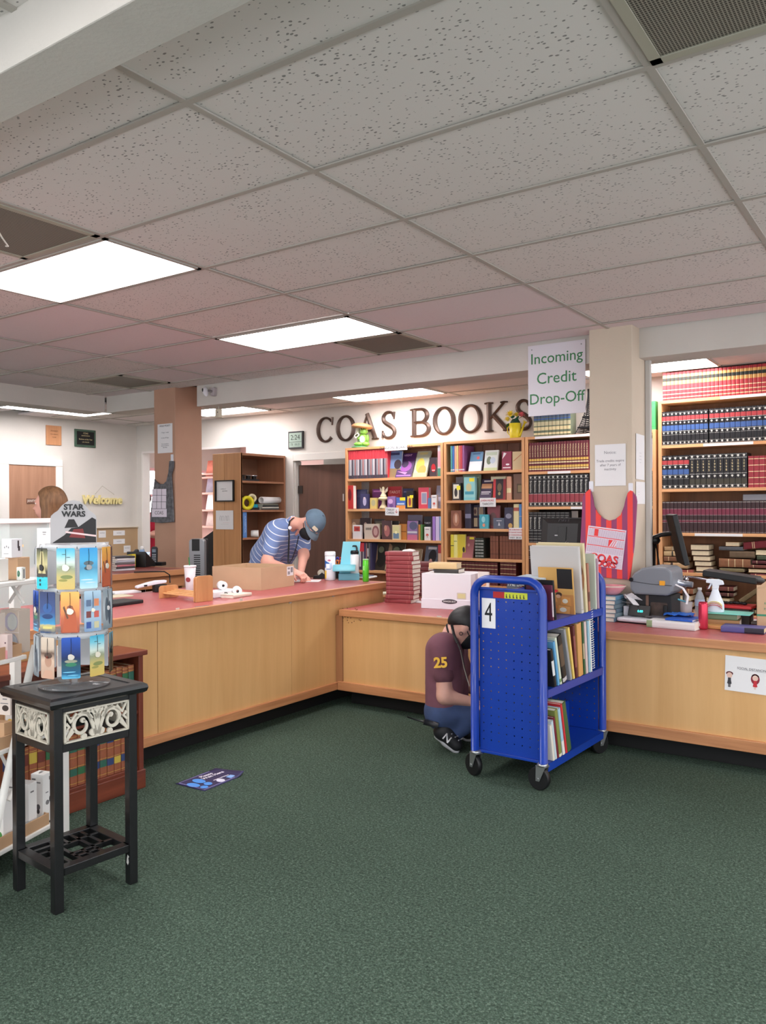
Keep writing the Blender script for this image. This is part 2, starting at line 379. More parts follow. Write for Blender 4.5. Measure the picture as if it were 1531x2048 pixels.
# walls
wb = MB()
wb.box(XL-.15, -9.65, YB, YB+.12, 0, H+.05)                       # corner stub
wb.box(-9.65, -7.54, YB, YB+.12, 2.36, H+.05)               # above opening
wb.box(-7.54, -6.74, YB, YB+.12, 0, H+.05)
wb.box(-6.74, -5.72, YB, YB+.12, 2.12, H+.05)
wb.box(-5.72, 3.2, YB, YB+.12, 0, H+.05)
struct(wb.build('wall_back', WALLM))
struct(MB().box(XL-.15, XL, -3, YB+.12, 0, H+.05).build('wall_left', WALLM))
# back room seen through the opening
struct(MB().box(-10.85, -5.2, 11.0, 11.15, 0, H).build('wall_backroom', M((238,206,200), .85)))
struct(MB().box(-10.85, -10.75, YB+.12, 11, 0, H).build('wall_backroom_side', WALLM))
struct(MB().box(-5.3, -5.2, YB+.12, 11, 0, H).build('wall_backroom_end', WALLM))
# far window in the back room
w = MB(); w.box(-10.74, -10.73, 8.4, 10.6, 1.0, 2.15); 
wo = struct(w.build('window_1', M((255,250,250), .5, em=5.0)))
fr = MB()
for a in ((8.35,8.4,.95,2.2),(10.6,10.65,.95,2.2)): fr.box(-10.75,-10.70,a[0],a[1],a[2],a[3])
for z in (.95, 1.72, 2.15): fr.box(-10.75,-10.70,8.4,10.6,z,z+.05)
fr.build('window_frame', M((235,190,195), .6), wo)
panel_light(-9.3, -8.1, 9.0, 9.6, 'glowing ceiling panel in the room behind the opening')
# doors
DW = wood((150,108,84), (172,128,102), 'Z', 4, .5)
_ya, _yb = P(14,950,X=XL)[1], P(108,950,X=XL)[1]; _z = P(60,931,X=XL)[2]
d1 = struct(MB().box(XL, XL+.035, _ya, _yb, 0, _z).build('door_1', DW))
fm = M((232,226,222), .6)
dfr = MB()
for a in ((_ya-.14,_ya,0,_z),(_yb,_yb+.10,0,_z),(_ya-.14,_yb+.10,_z,_z+.09)): dfr.box(XL, XL+.05, a[0], a[1], a[2], a[3])
struct(dfr.build('trim_8', fm, bev=.006))
sg = tag(MB().box(XL+.036, XL+.044, P(50,1000,X=XL)[1], P(80,1000,X=XL)[1], P(60,1006.5,X=XL)[2], P(60,997,X=XL)[2]).build('door_sign', [M((120,84,70), .5)]), 'small brown name plate on the wooden door behind the woman', 'sign')
text('JANITORIAL', .042, M((225,215,205), .6), sg, (XL+.0445, P(65,1002,X=XL)[1], P(65,1002,X=XL)[2]), (PI/2, 0, PI/2), 'lettering', sx=.9)
TANB = M((186,156,122), .8, 0, .04, 5)
struct(MB().box(XL, XL+.012, _yb+.11, YB, .0, 1.25).build('trim_6', TANB))
struct(MB().box(XL+.0, XL+.03, _yb+.11, YB, 1.25, 1.262).build('trim_7', M((210,196,176), .7)))
# second door, dark wood, standing ajar in the wall behind the man
DW2 = wood((96,66,54), (116,80,66), 'Z', 4, .45)
hx = -6.70
d2 = thing('door_2', 'dark brown wooden door standing ajar in the back wall', 'door', (hx, YB+.05, 0), R(14)); d2['kind'] = 'structure'
MB().box(0, .98, 0, .04, .01, 2.06).build('door_leaf', DW2, d2, bev=.003)
hg = MB().box(-.01, .05, -.012, 0, 1.70, 1.80); hg.build('hinge', M((70,62,58), .4, .7), d2)
tp = M((226,222,220), .6)
MB().box(.60,.615,-.004,-.001,1.60,1.69).build('tape_scrap', tp, d2)
tpb = MB().box(-.055,.055,-.004,-.001,-.008,.008, T=xf((.86,0,1.9), ry=R(18))); tpb.box(-.05,.05,-.005,-.002,-.006,.006, T=xf((.84,0,1.905), ry=R(-32))); tpb.build('tape_scrap', tp, d2)
MB().box(.72,.92,-.003,-.001,1.02,1.035).build('scuff_mark', M((150,118,102), .7), d2)
dfr = MB()
for a in ((-6.90,-6.74,0,2.2),(-5.72,-5.56,0,2.2)): dfr.box(a[0], a[1], YB-.02, YB, a[2], a[3])
dfr.box(-6.74,-5.72,YB-.02,YB,2.11,2.2)
dfr.box(-6.74,-6.72,YB,YB+.12,0,2.11)
struct(dfr.build('trim_9', M((222,216,210), .6), bev=.005))
struct(MB().box(-7.54, -6.0, YB+1.6, YB+1.7, 0, H).build('wall_corridor', WALLM))
# opening edge beads
struct(MB().box(-7.56,-7.52,YB-.01,YB+.13,0,2.36).box(-9.65,-7.56,YB-.015,YB,2.33,2.36).build('trim_10', M((228,220,218), .6)))
struct(MB().box(-9.66,-9.635,YB-.012,YB+.12,0,2.33).build('trim_11', fm))
# ------------------------------------------------------------------ counters
MAPLE = wood((208,160,104), (222,176,120), 'Z', 2.5, .4)
OAK = wood((176,118,78), (206,146,100), 'Y', 9, .45); OAKX = wood((176,118,78), (206,146,100), 'X', 9, .45)
LAM = M((172,88,88), .38, 0, .10, 40)
KICK = M((12,12,13), .7)
ct = thing('service_counter', 'tall wooden counter with red laminate top and maple panels', 'counter', (-4.3, 3.4, 0))
def cp(name, x0, x1, y0, y1, z0, z1, m, bev=.002, o=ct): return MB().box(x0-o.location.x, x1-o.location.x, y0-o.location.y, y1-o.location.y, z0, z1).build(name, m, o, bev=bev)
cp('worktop', -4.85, -3.805, 1.0, 5.56, .852, .893, LAM)
cp('top_edge', -3.805, -3.772, 1.0, 5.58, .845, .8935, OAK, .004)
cp('top_edge', -4.85, -3.805, 5.56, 5.585, .845, .8935, OAKX, .003)
ys = [1.0, 2.3, P(315, 1300, X=-3.815)[1], P(583, 1300, X=-3.815)[1], 5.56]
for a, b in zip(ys, ys[1:]): cp('front_panel', -3.835, -3.815, a+.002, b-.002, .175, .85, MAPLE, .0015)
cp('base_trim', -3.835, -3.795, 1.0, 4.95, .12, .177, OAK, .004)
cp('kickboard', -4.75, -3.93, 1.0, 5.5, 0, .13, KICK)
cp('carcass', -4.80, -3.836, 1.0, 5.55, .12, .852, M((170,130,90), .6))
tg = M((198,190,182), .6)
for px_, py_ in ((482,1205), (580,1199), (666,1186), (355,1225)): 
    q = P(px_, py_, X=-3.813); cp('price_rail_clip', -3.815, -3.811, q[1]-.012, q[1]+.012, q[2]-.028, q[2]+.028, tg, 0)
q = P(405, 1221, X=-3.80); cp('label_holder', -3.815, -3.797, q[1]-.055, q[1]+.055, q[2]-.025, q[2]+.028, M((128,128,128), .4, .3))
cl = thing('drop_off_counter', 'low wooden counter with red laminate top under the hanging paper sign', 'counter', (-1.5, 5.3, 0))
def cq(*a, **k): return cp(*a, o=cl, **k)
cq('worktop', -3.768, -2.05, 4.935, 5.95, .694, .735, LAM); cq('worktop', -2.05, -1.685, 4.935, 5.50, .694, .735, LAM); cq('worktop', -1.685, 1.2, 4.935, 6.05, .694, .735, LAM)
cq('top_edge', -3.768, 1.2, 4.895, 4.935, .686, .7355, OAKX, .004)
for a, b in ((-3.752, 1.2),): cq('front_panel', a+.002, b-.002, 4.925, 4.945, .185, .69, MAPLE, .0015)
cq('corner_batten', -3.812, -3.752, 4.915, 4.945, .17, .69, wood((160,112,76), (178,126,88), 'Z', 6), .002)
cq('base_trim', -3.792, 1.2, 4.905, 4.945, .12, .187, OAKX, .004)
cq('kickboard', -3.76, 1.2, 5.04, 5.06, 0, .13, KICK)
cq('carcass', -3.75, 1.2, 4.946, 5.48, .12, .694, M((170,130,90), .6))
for px_, py_ in ((878,1238), (1218,1272), (1379,1284)):
    q = P(px_, py_, Y=4.924); cq('price_rail_clip', q[0]-.018, q[0]+.018, 4.920, 4.925, q[2]-.022, q[2]+.022, tg, bev=0)
sc_ = MB()
for k in range(26):
    q = P(random.uniform(684,722), random.uniform(1216,1246), Y=4.9245); sc_.box(q[0]-.004, q[0]+.004, 4.9243, 4.9249, q[2]-random.uniform(.002,.006), q[2]+.003)
o = sc_.build('scuff_marks', M((120,84,58), .8), cl); o.location = (-cl.location.x, -cl.location.y, 0); o['kind'] = 'stuff'
# rear desk with phones, by the brown column
DESKT = wood((186,122,82), (206,144,98), 'Y', 8, .45)
rd = thing('rear_desk', 'raised wooden desk carrying the telephones in front of the brown column', 'desk', (-6.3, 4.6, 0))
def cr(*a, **k): return cp(*a, o=rd, **k)
cr('worktop', -6.36, -5.755, 3.0, 5.18, .93, .955, M((150,80,72), .4)); cr('top_edge', -5.755, -5.73, 3.0, 5.20, .905, .957, DESKT, .003)
cr('back_edge', -6.40, -6.36, 3.0, 5.20, .93, .972, DESKT, .003); cr('top_edge', -6.36, -5.755, 5.18, 5.2, .905, .957, DESKT, .003)
cr('apron', -5.785, -5.76, 3.0, 5.15, .80, .905, DESKT); cr('end_panel', -6.3, -5.79, 5.15, 5.18, 0, .905, DESKT); cr('back_panel', -6.36, -6.3, 3.0, 5.15, 0, .93, M((60,48,42), .7))
cr('end_panel', -6.3, -5.79, 3.0, 3.03, 0, .93, DESKT); cr('lower_shelf', -6.3, -5.8, 3.03, 5.15, .45, .48, M((90,70,58), .7))

# ------------------------------------------------------------------ bookcases along the back wall
PINE = wood((206,146,98), (226,170,120), 'Z', 7, .5); PINEX = wood((206,146,98), (226,170,120), 'X', 7, .5); PBACK = wood((150,102,76), (172,120,90), 'Z', 3, .6)
YF = 7.55
def bookcase(label, x0, x1, ztop, zs, zt=.028, planks=0, back=PBACK, sw=.03, yf=YF, zbot=0):
    t = thing('bookcase', label, 'bookcase', ((x0+x1)/2, yf, zbot))
    def b(n, a, m, bev=.0015): return MB().box(a[0]-t.location.x, a[1]-t.location.x, a[2]-yf, a[3]-yf, a[4]-zbot, a[5]-zbot).build(n, m, t, bev=bev)
    b('side_panel', (x0, x0+sw, yf, YB-.005, zbot, ztop), PINE); b('side_panel', (x1-sw, x1, yf, YB-.005, zbot, ztop), PINE)
    b('top', (x0+sw, x1-sw, yf, YB-.005, ztop-zt, ztop), PINEX)
    for z in zs: b('shelf', (x0+sw, x1-sw, yf+.002, YB-.02, z-zt, z), PINEX)
    if planks:
        w = (x1-x0-2*sw)/planks
        for k in range(planks): b('back_plank', (x0+sw+k*w+.002, x0+sw+(k+1)*w-.002, YB-.02, YB-.007, zbot, ztop-zt), back)
    else: b('back_panel', (x0+sw, x1-sw, YB-.02, YB-.008, zbot, ztop-zt), back)
    return t
Z1 = [1.848, 1.501, 1.154, .80]; Z2 = [1.889, 1.585, 1.287, .977, .70]; Z3 = [1.862, 1.513, 1.152, .80]; Z5 = [2.062, 1.665, 1.268, .912, .56]
bookcase('light wood bookcase of comic volumes and tarot decks below the frog figurine', -5.705, -4.395, 2.207, Z1+[.42], back=PBACK)
bookcase('light wood bookcase with a plank back and a yellow watering can on top', -4.385, -3.452, 2.213, Z2+[.4], planks=6, back=wood((120,80,62), (140,94,74), 'Z', 3, .6))
bookcase('light wood bookcase of encyclopedias behind the hanging tote bag', -3.446, -2.15, 2.212, Z3+[.4], back=M((46,34,30), .8))
bookcase('tallest light wood bookcase, filled with dark encyclopedias above heaps of old books', -2.128, -.62, 2.468, Z5, back=wood((120,78,50), (150,100,66), 'Z', 3, .6))
# paper strips on shelf edges
def strip(x0, x1, z, lab, y=YF-.0015):
    tag(MB().box(x0, x1, y, y+.001, z-.026, z-.002).build('shelf_label', PAPER), lab, 'label')
strip(P(1065,0,Y=YF)[0], P(1176,0,Y=YF)[0], 2.212, 'white paper strip under the green and gold volumes')
strip(P(1090,0,Y=YF)[0], P(1136,0,Y=YF)[0], Z3[0], 'white paper strip under the maroon encyclopedia set')
strip(P(1136,0,Y=YF)[0], P(1165,0,Y=YF)[0], Z3[1], 'white paper strip on the shelf edge beside the tote bag')
strip(P(1436,0,Y=YF)[0], -.9, 2.468, 'white paper strip under the bright red leather volumes')
strip(P(1402,0,Y=YF)[0], P(1502,0,Y=YF)[0], Z5[0], 'white paper strip under the black volumes with red and blue bands')
strip(P(1384,0,Y=YF)[0], P(1480,0,Y=YF)[0], Z5[2], 'white paper strip above the heap of old books')
def card(px0, px1, py0, py1, y, lines, lab, ink=INK, size=.03, tilt=0, name='paper_sign', dx=0):
    a = P(px0, py0, Y=y); b = P(px1, py1, Y=y); w, h = b[0]-a[0], a[2]-b[2]
    t = MB().prism([(-w/2,-h/2),(w/2,-h/2),(w/2,h/2),(-w/2,h/2)], 0, .0012, 'Y').build(name, PAPER, None, ((a[0]+b[0])/2, y, (a[2]+b[2])/2), (0, tilt, 0))
    tag(t, lab, 'sign')
    for k, (s, sz, col, u, v) in enumerate(lines): text(s, sz*h, col, t, (u*w, -.0008, v*h), (PI/2,0,0))
    return t
RED = M((196,60,70), .7)
card(769, 814, 891, 899.5, YF-.004, [('DUNGEONS & DRAGONS', .62, INK, 0, 0)], 'narrow white paper sign taped to the top of the comic bookcase')
card(770, 797, 1015, 1031, YF-.004, [('TAROT\nCARDS', .36, INK, -.12, 0), ('↓', .6, RED, .33, 0)], 'small handwritten card with a red arrow on the tarot shelf', tilt=R(2))
card(959, 991, 996, 1013.5, YF-.004, [('EVEN MORE', .3, RED, -.02, .2), ('TAROT!!', .36, INK, 0, -.2)], 'small handwritten card on the shelf of boxed decks under the leaning books')
card(1017, 1043, 1055.5, 1079, YF-.004, [('THE CHRONICLES', .17, RED, 0, .33), ('OF BARSETSHIRE', .17, RED, 0, .1), ('TO SHAKESPEARE', .17, RED, 0, -.13), ('VARY  $8.50', .2, INK, 0, -.36)], 'small handwritten price card over the brown leather set')
# wood storage case seen side on, left of the dark door
SIDE = wood((184,128,80), (208,152,100), 'Z', 4, .5, knots=1)
xc0 = P(425, 905, Y=7.02)[0]; xc1 = P(481, 905, Y=7.02)[0]; zc = P(481, 905, Y=7.02)[2]
sc = thing('storage_bookcase', 'deep pine storage case standing side on with a framed sheet hung on it', 'bookcase', ((xc0+xc1)/2, 7.02, 0))
def sb(n, a, m, bev=.002): return MB().box(a[0]-sc.location.x, a[1]-sc.location.x, a[2]-7.02, a[3]-7.02, a[4], a[5]).build(n, m, sc, bev=bev)
xm = P(448, 905, Y=7.02)[0]
sb('side_plank', (xc0, xm-.002, 7.02, 7.045, 0, zc), SIDE); sb('side_plank', (xm+.002, xc1, 7.02, 7.045, 0, zc), SIDE)
sb('side_panel', (xc0, xc1, 7.79, 7.82, 0, zc), PBACK); sb('top', (xc0, xc1, 7.045, 7.79, zc-.03, zc), PBACK); sb('back_panel', (xc0, xc0+.015, 7.045, 7.79, 0, zc-.03), M((132,92,70), .7))
ZC = [P(483, y, X=xc1)[2] for y in (961, 1020, 1076)]
for z in ZC+[.45]: sb('shelf', (xc0+.015, xc1-.003, 7.045, 7.79, z-.025, z), PBACK)
sb('side_edge', (xc1-.004, xc1, 7.0195, 7.046, 0, zc), PINE)
# ------------------------------------------------------------------ blue book cart
BLUE = M((18,58,156), .34, 0, .05, 2, coat=.2)
CX0, CX1, CY0, CY1 = -2.172, -1.718, 4.0, 4.865
bc = thing('book_cart', 'blue steel library cart on four casters with the number 4 on its end', 'cart', ((CX0+CX1)/2, (CY0+CY1)/2, 0))
ox, oy = bc.location.x, bc.location.y
CARTROT = R(-2.1)
ZPT = P(1000, 1179, Y=CY0+.045)[2]
def frame(y):
    w = (CX1-CX0)/2; rr = .09; zt = 1.125-.02; pts = [(-w+.02, .145)]
    for k in range(0, 8): a = PI-PI/2*k/7; pts.append((-w+.02+rr+rr*math.cos(a), zt-rr+rr*math.sin(a)))
    for k in range(0, 8): a = PI/2-PI/2*k/7; pts.append((w-.02-rr+rr*math.cos(a), zt-rr+rr*math.sin(a)))
    pts.append((w-.02, .145))
    return MB().tube([(p, y-oy, z) for p, z in pts], .029, 12, flat=.75).build('end_frame', BLUE, bc)
frame(CY0+.02); frame(CY1-.02)
def perforated(y):
    mb = MB(); nx, nz = 8, 20; w = (CX1-CX0)-.075; z0, z1 = .14, ZPT; x0 = -w/2; cx, cz = w/nx, (z1-z0)/nz; r = .0042
    for i in range(nx):
        for k in range(nz):
            a, b, c, d = x0+i*cx, x0+(i+1)*cx, z0+k*cz, z0+(k+1)*cz; mx_, mz_ = (a+b)/2, (c+d)/2
            hole = 1 <= k < nz-1
            if not hole: mb.add([(a,0,c),(b,0,c),(b,0,d),(a,0,d)], [(0,1,2,3)]); continue
            o_ = [(a,c),(mx_,c),(b,c),(b,mz_),(b,d),(mx_,d),(a,d),(a,mz_)]
            n_ = [(mx_+r*math.cos(R(225+45*q)), mz_+r*math.sin(R(225+45*q))) for q in range(8)]
            mb.add([(p[0],0,p[1]) for p in o_+n_], [(q, (q+1)%8, 8+(q+1)%8, 8+q) for q in range(8)])
    o = mb.build('end_panel', BLUE, bc, (0, y-oy, 0)); s = o.modifiers.new('solid', 'SOLIDIFY'); s.thickness = .002
    return o
perforated(CY0+.045); perforated(CY1-.045)
MB().box(-.19,.19,CY0+.03-oy,CY0+.05-oy,ZPT-.004,ZPT+.008).build('end_flange', BLUE, bc, bev=.002)
MB().box(-.19,.19,CY0+.03-oy,CY0+.05-oy,.135,.15).build('end_flange', BLUE, bc, bev=.002)
MB().box(-.19,.19,CY1-.05-oy,CY1-.03-oy,ZPT-.004,ZPT+.008).build('end_flange', BLUE, bc, bev=.002)
ZS = [P(1100, 1243, X=CX1)[2], P(1100, 1378, X=CX1)[2], P(1096, 1528, X=CX1)[2]]
def shelfc(z, lip):
    mb = MB(); w = (CX1-CX0)/2-.003; y0, y1 = CY0+.046-oy, CY1-.046-oy
    mb.box(-w, w, y0, y1, z-.004, z)
    for s in (-1, 1): mb.box(s*w, s*(w-.004), y0, y1, z-lip, z)
    mb.box(-.004, .004, y0, y1, z, z+.16)
    mb.build('shelf', BLUE, bc, bev=.0015)
for z in ZS: shelfc(z, .045)
RUB = M((20,20,22), .45); ZINC = M((168,170,172), .35, .85)
def caster(x, y, rz):
    t = MB(); T = xf((x-ox, y-oy, 0), rz)
    t.lathe([(.058,-.016),(.0625,-.011),(.0625,.011),(.058,.016)], 28, 0, T @ Matrix.Translation((-.02,0,.0625)) @ Matrix.Rotation(PI/2,4,'X'))
    w_ = t.build('caster_wheel', RUB, bc)
    f = MB(); 
    for s in (-1, 1): f.prism([(-.03,.05),(-.008,.05),(.028,.13),(-.028,.13)], s*.0195, s*.0225, 'Y', T=T)
    f.box(-.03,.03,-.0225,.0225,.128,.133, T=T); f.lathe([(.029,.131),(.031,.136),(.028,.142),(.022,.148)], 18, 0, T)
    f.lathe([(.007,-.026),(.007,.026)], 10, 0, T @ Matrix.Translation((-.02,0,.0625)) @ Matrix.Rotation(PI/2,4,'X'))
    f.build('caster_fork', ZINC, bc)
for x, y, a in ((CX0+.025,CY0+.02,R(-22)), (CX1-.025,CY0+.02,R(-5)), (CX1-.025,CY1-.02,R(65)), (CX0+.025,CY1-.02,R(80))): caster(x, y, a)
a, b = P(960, 1196, Y=CY0+.043), P(988, 1258, Y=CY0+.043)
pp = MB().box(a[0]-ox, b[0]-ox, CY0+.0425-oy, CY0+.0432-oy, b[2], a[2]).build('number_sheet', PAPER, bc); pp['label'] = 'white sheet with a black number 4'
text('4', .15, M((25,25,28), .6), bc, ((a[0]+b[0])/2-ox, CY0+.042-oy, (a[2]+b[2])/2), (PI/2,0,0), 'number', sx=.68)
a, b = P(983, 1183, Y=CY0+.043), P(1053, 1200, Y=CY0+.043)
st = MB().box(a[0]-ox, a[0]-ox+.07, CY0+.0425-oy, CY0+.043-oy, b[2], a[2], 0).box(a[0]-ox+.07, b[0]-ox, CY0+.0425-oy, CY0+.043-oy, b[2], a[2], 1)
for k in range(6):
    xq = a[0]-ox+.082+k*.021
    st.lathe([(.003,0),(.003,.0006)], 8, 2, xf((xq, CY0+.0424-oy, a[2]-.014), rx=PI/2)); st.box(xq-.003, xq+.003, CY0+.042-oy, CY0+.0426-oy, a[2]-.032, a[2]-.018, 2); st.box(xq+.004, xq+.008, CY0+.042-oy, CY0+.0426-oy, a[2]-.03, a[2]-.027, 2)
st.build('warning_sticker', [M((170,34,36), .5), M((196,204,58), .5), INK], bc)['label'] = 'red and yellow warning sticker'
a, b = P(1072, 1187, Y=CY0+.043), P(1086, 1190, Y=CY0+.043); MB().box(a[0]-ox, b[0]-ox, CY0+.0425-oy, CY0+.043-oy, b[2], a[2]).build('maker_plate', M((190,190,196), .4, .4), bc)
# sliding book support on the bottom shelf
dv = MB().prism([(0,0),(.15,0),(.15,.09),(.13,.14),(.10,.165),(0,.165)], -.001, .001, 'Y', T=xf((0,0,ZS[2]))); dv.build('book_support', BLUE, bc, (.03, P(1150,1480,X=CX1)[1]-oy-.02, 0))

# ------------------------------------------------------------------ black plant stand
EB = M((20,20,22), .38, 0, .2, 30, coat=.25)
ps = thing('plant_stand', 'tall black wooden plant stand with cream carved fretwork panels', 'plant stand', (-2.842, 1.972, 0), R(-5.5))
SW, SD = .165, .175; LT = .036; ZT = .803
for sx in (-1, 1):
    for sy in (-1, 1): MB().box(sx*SW, sx*(SW-LT), sy*SD, sy*(SD-LT), 0, ZT-.035).build('leg', EB, ps, bev=.003)
_pc = MB().prism([(.141,.085),(.150,.078),(.156,.090),(.152,.104),(.158,.112),(.148,.118),(.144,.106)], SD-LT-.0008, SD-LT+.001, 'Y'); _pc.build('paint_chip', M((206,204,200), .7), ps)
top = MB(); w, d = SW+.032, SD+.032
prof = [(w-.012, d-.012, ZT-.04), (w-.004, d-.004, ZT-.034), (w, d, ZT-.02), (w-.003, d-.003, ZT-.007), (w-.014, d-.014, ZT), (w-.05, d-.05, ZT), (w-.054, d-.054, ZT-.004)]
for k, (a, b, z) in enumerate(prof):
    top.v += [(-a,-b,z),(a,-b,z),(a,b,z),(-a,b,z)]
for k in range(len(prof)-1):
    for i in range(4): top.f.append((k*4+i, k*4+(i+1)%4, k*4+4+(i+1)%4, k*4+4+i)); top.mi.append(0); top.sm.append(False)
n = len(prof)*4; top.f += [(n-4,n-3,n-2,n-1), (3,2,1,0)]; top.mi += [0,0]; top.sm += [False,False]
top.build('top', EB, ps)
CREAM = M((196,190,176), .45, 0, .08, 25)
def rib(pts, w0, w1=None):
    """flat ribbon outline following a path"""
    L, Rr = [], []; n = len(pts); w1 = w0 if w1 is None else w1
    for i in range(n):
        a = pts[max(i-1,0)]; b = pts[min(i+1,n-1)]; dx, dy = b[0]-a[0], b[1]-a[1]; l = math.hypot(dx, dy) or 1; w = w0+(w1-w0)*i/(n-1)
        L.append((pts[i][0]-dy/l*w, pts[i][1]+dx/l*w)); Rr.append((pts[i][0]+dy/l*w, pts[i][1]-dx/l*w))
    return L, Rr
def fret(wd, ht):
    mb = MB(); t0, t1 = -.004, .006
    def ribbon(pts, w0, w1):
        L, Rr = rib(pts, w0, w1)
        for i in range(len(pts)-1): mb.prism([L[i], L[i+1], Rr[i+1], Rr[i]], t0, t1-.002, 'Y')
    def disc(cx, cy, r): mb.prism([(cx+r*math.cos(2*PI*k/10), cy+r*math.sin(2*PI*k/10)) for k in range(10)], t0, t1-.001, 'Y')
    for s in (-1, 1):
        c = (s*wd*.235, -.002)
        sp = [(c[0]+s*(ht*.36*(1-.62*k/22))*math.cos(PI*.9-2*PI*1.15*k/22), c[1]+(ht*.40*(1-.62*k/22))*math.sin(PI*.9-2*PI*1.15*k/22)) for k in range(23)]
        ribbon(sp, .0085, .004); disc(sp[-1][0], sp[-1][1], .010)
        ribbon([(s*.004,-ht*.42), (s*.016,-ht*.1), (s*wd*.10,ht*.12), (s*wd*.15,ht*.33), (s*wd*.25,ht*.40)], .008, .004)
        ribbon([(s*wd*.30,ht*.36), (s*wd*.40,ht*.15), (s*wd*.47,ht*.44)], .009, .003)
        ribbon([(s*wd*.36,-ht*.1), (s*wd*.43,-ht*.30), (s*wd*.48,-ht*.44)], .010, .004)
        ribbon([(s*wd*.47,ht*.12), (s*wd*.42,0), (s*wd*.48,-ht*.14)], .006, .004)
        ribbon([(0,ht*.1), (s*.012,ht*.32), (s*.03,ht*.43)], .008, .006)
        disc(s*.018,-ht*.33,.014); disc(s*wd*.20,-ht*.40,.012); disc(s*.034,ht*.40,.010)
    ribbon([(0,-ht*.46),(0,ht*.25)], .010, .012); disc(0, ht*.38, .016)
    fw = .006
    for a in ((-wd/2,wd/2,-ht/2,-ht/2+fw),(-wd/2,wd/2,ht/2-fw,ht/2),(-wd/2,-wd/2+fw,-ht/2,ht/2),(wd/2-fw,wd/2,-ht/2,ht/2)): mb.box(a[0],a[1],t0-.004,t1,a[2],a[3])
    return mb
zf = .683; fh = .118
for k, (wd, off, rz) in enumerate(((2*SW-2*LT-.006, -SD, 0), (2*SD-2*LT-.006, -SW, -PI/2), (2*SD-2*LT-.006, SW, PI/2), (2*SW-2*LT-.006, SD, PI))):
    T = Matrix.Rotation(rz,4,'Z') @ Matrix.Translation((0, -abs(off)+.004, zf))
    fret(wd, fh).build('fretwork_panel', CREAM, ps, mat=T)
    h = wd/2+.003
    MB().box(-h,h,-.002,.02,fh/2,ZT-.035-zf).build('apron_rail', EB, ps, mat=T, bev=.002); MB().box(-h,h,-.002,.02,-fh/2-.032,-fh/2).build('apron_rail', EB, ps, mat=T, bev=.002)
zl = .162; lb = MB()
iw, idp = SW-.004, SD-.004
for a in ((-iw,iw,-idp,-idp+.04),(-iw,iw,idp-.04,idp),(-iw,-iw+.04,-idp,idp),(iw-.04,iw,-idp,idp)): lb.box(a[0],a[1],a[2],a[3],zl-.03,zl)
lb.build('shelf_frame', EB, ps, bev=.002)
lt = MB(); b = .0075
for (x0,y0,x1,y1) in ((-.12,-.045,.12,-.045),(-.12,.045,.12,.045),(-.04,-.13,-.04,-.045),(.045,.045,.045,.13),(-.05,-.045,-.05,.045),(.05,-.045,.05,.045),(.02,-.13,.02,-.085),(-.04,-.088,.12,-.088),(-.12,.09,.045,.09),(-.06,.045,-.06,.13),(.085,-.045,.085,.045),(.05,0,.12,0),(-.12,0,-.05,0),(-.085,-.12,-.085,-.045)):
    lt.box(min(x0,x1)-b, max(x0,x1)+b, min(y0,y1)-b, max(y0,y1)+b, zl-.024, zl-.003)
lt.build('lattice', EB, ps, bev=.001)

# turn the cart a little about its near right corner
_c = Vector((CX1, CY0, 0)); _r = Matrix.Rotation(CARTROT, 4, 'Z')
CARTM = Matrix.Translation(_c) @ _r @ Matrix.Translation(Vector((ox, oy, 0))-_c)
bc.matrix_local = CARTM
# ------------------------------------------------------------------ books
PAGE = M((226,208,176), .8, 0, .06, 60); PAGEW = M((232,226,214), .8)
_BK = {}
def book_me(t, d, h, cov, bands=(), pages=PAGE):
    key = (round(t,4), round(d,3), round(h,3), cov.name, tuple((b[0], b[1], b[2].name) for b in bands), pages.name)
    if key in _BK: return _BK[key]
    mats = [cov]; mb = MB(); c = min(.0022, t*.12)
    mb.box(-t/2, -t/2+c, .003, d, 0, h); mb.box(t/2-c, t/2, .003, d, 0, h)
    cuts = [(0., 1., None)]
    zz = sorted({0., 1.} | {b[0] for b in bands} | {b[1] for b in bands})
    for a, b in zip(zz, zz[1:]):
        mid = (a+b)/2; mm = cov
        for b0, b1, m_ in bands:
            if b0 <= mid <= b1: mm = m_
        if mm not in mats: mats.append(mm)
        k = mats.index(mm); q = t*.5
        vs = []
        for z in (a*h, b*h): vs += [(-q, .004, z), (-q*.93, .0005, z), (-q*.5, -.0022, z), (q*.5, -.0022, z), (q*.93, .0005, z), (q, .004, z)]
        mb.add(vs, [(i, i+1, i+7, i+6) for i in range(5)]+([(5,4,3,2,1,0)] if a == 0 else [])+([(6,7,8,9,10,11)] if b == 1 else []), k)
    me = mb.mesh('book', mats)
    g = min(.004, h*.02); pm = MB().box(-t/2+c, t/2-c, .003, d-g, g, h-g).mesh('pages', pages)
    _BK[key] = (me, pm); return me, pm
STUFF = []     # the smallest and most hidden books, joined at the end
def put_book(mes, T, label, group=None, name='book', stuff=False):
    if stuff: STUFF.append((mes[0], T)); STUFF.append((mes[1], T)); return T
    o = link(name, mes[0], None, mat=T); tag(o, label, 'book', group)
    link('pages', mes[1], o); return o
SPT = Matrix.Rotation(PI/2,4,'Y') @ Matrix.Rotation(PI/2,4,'X')
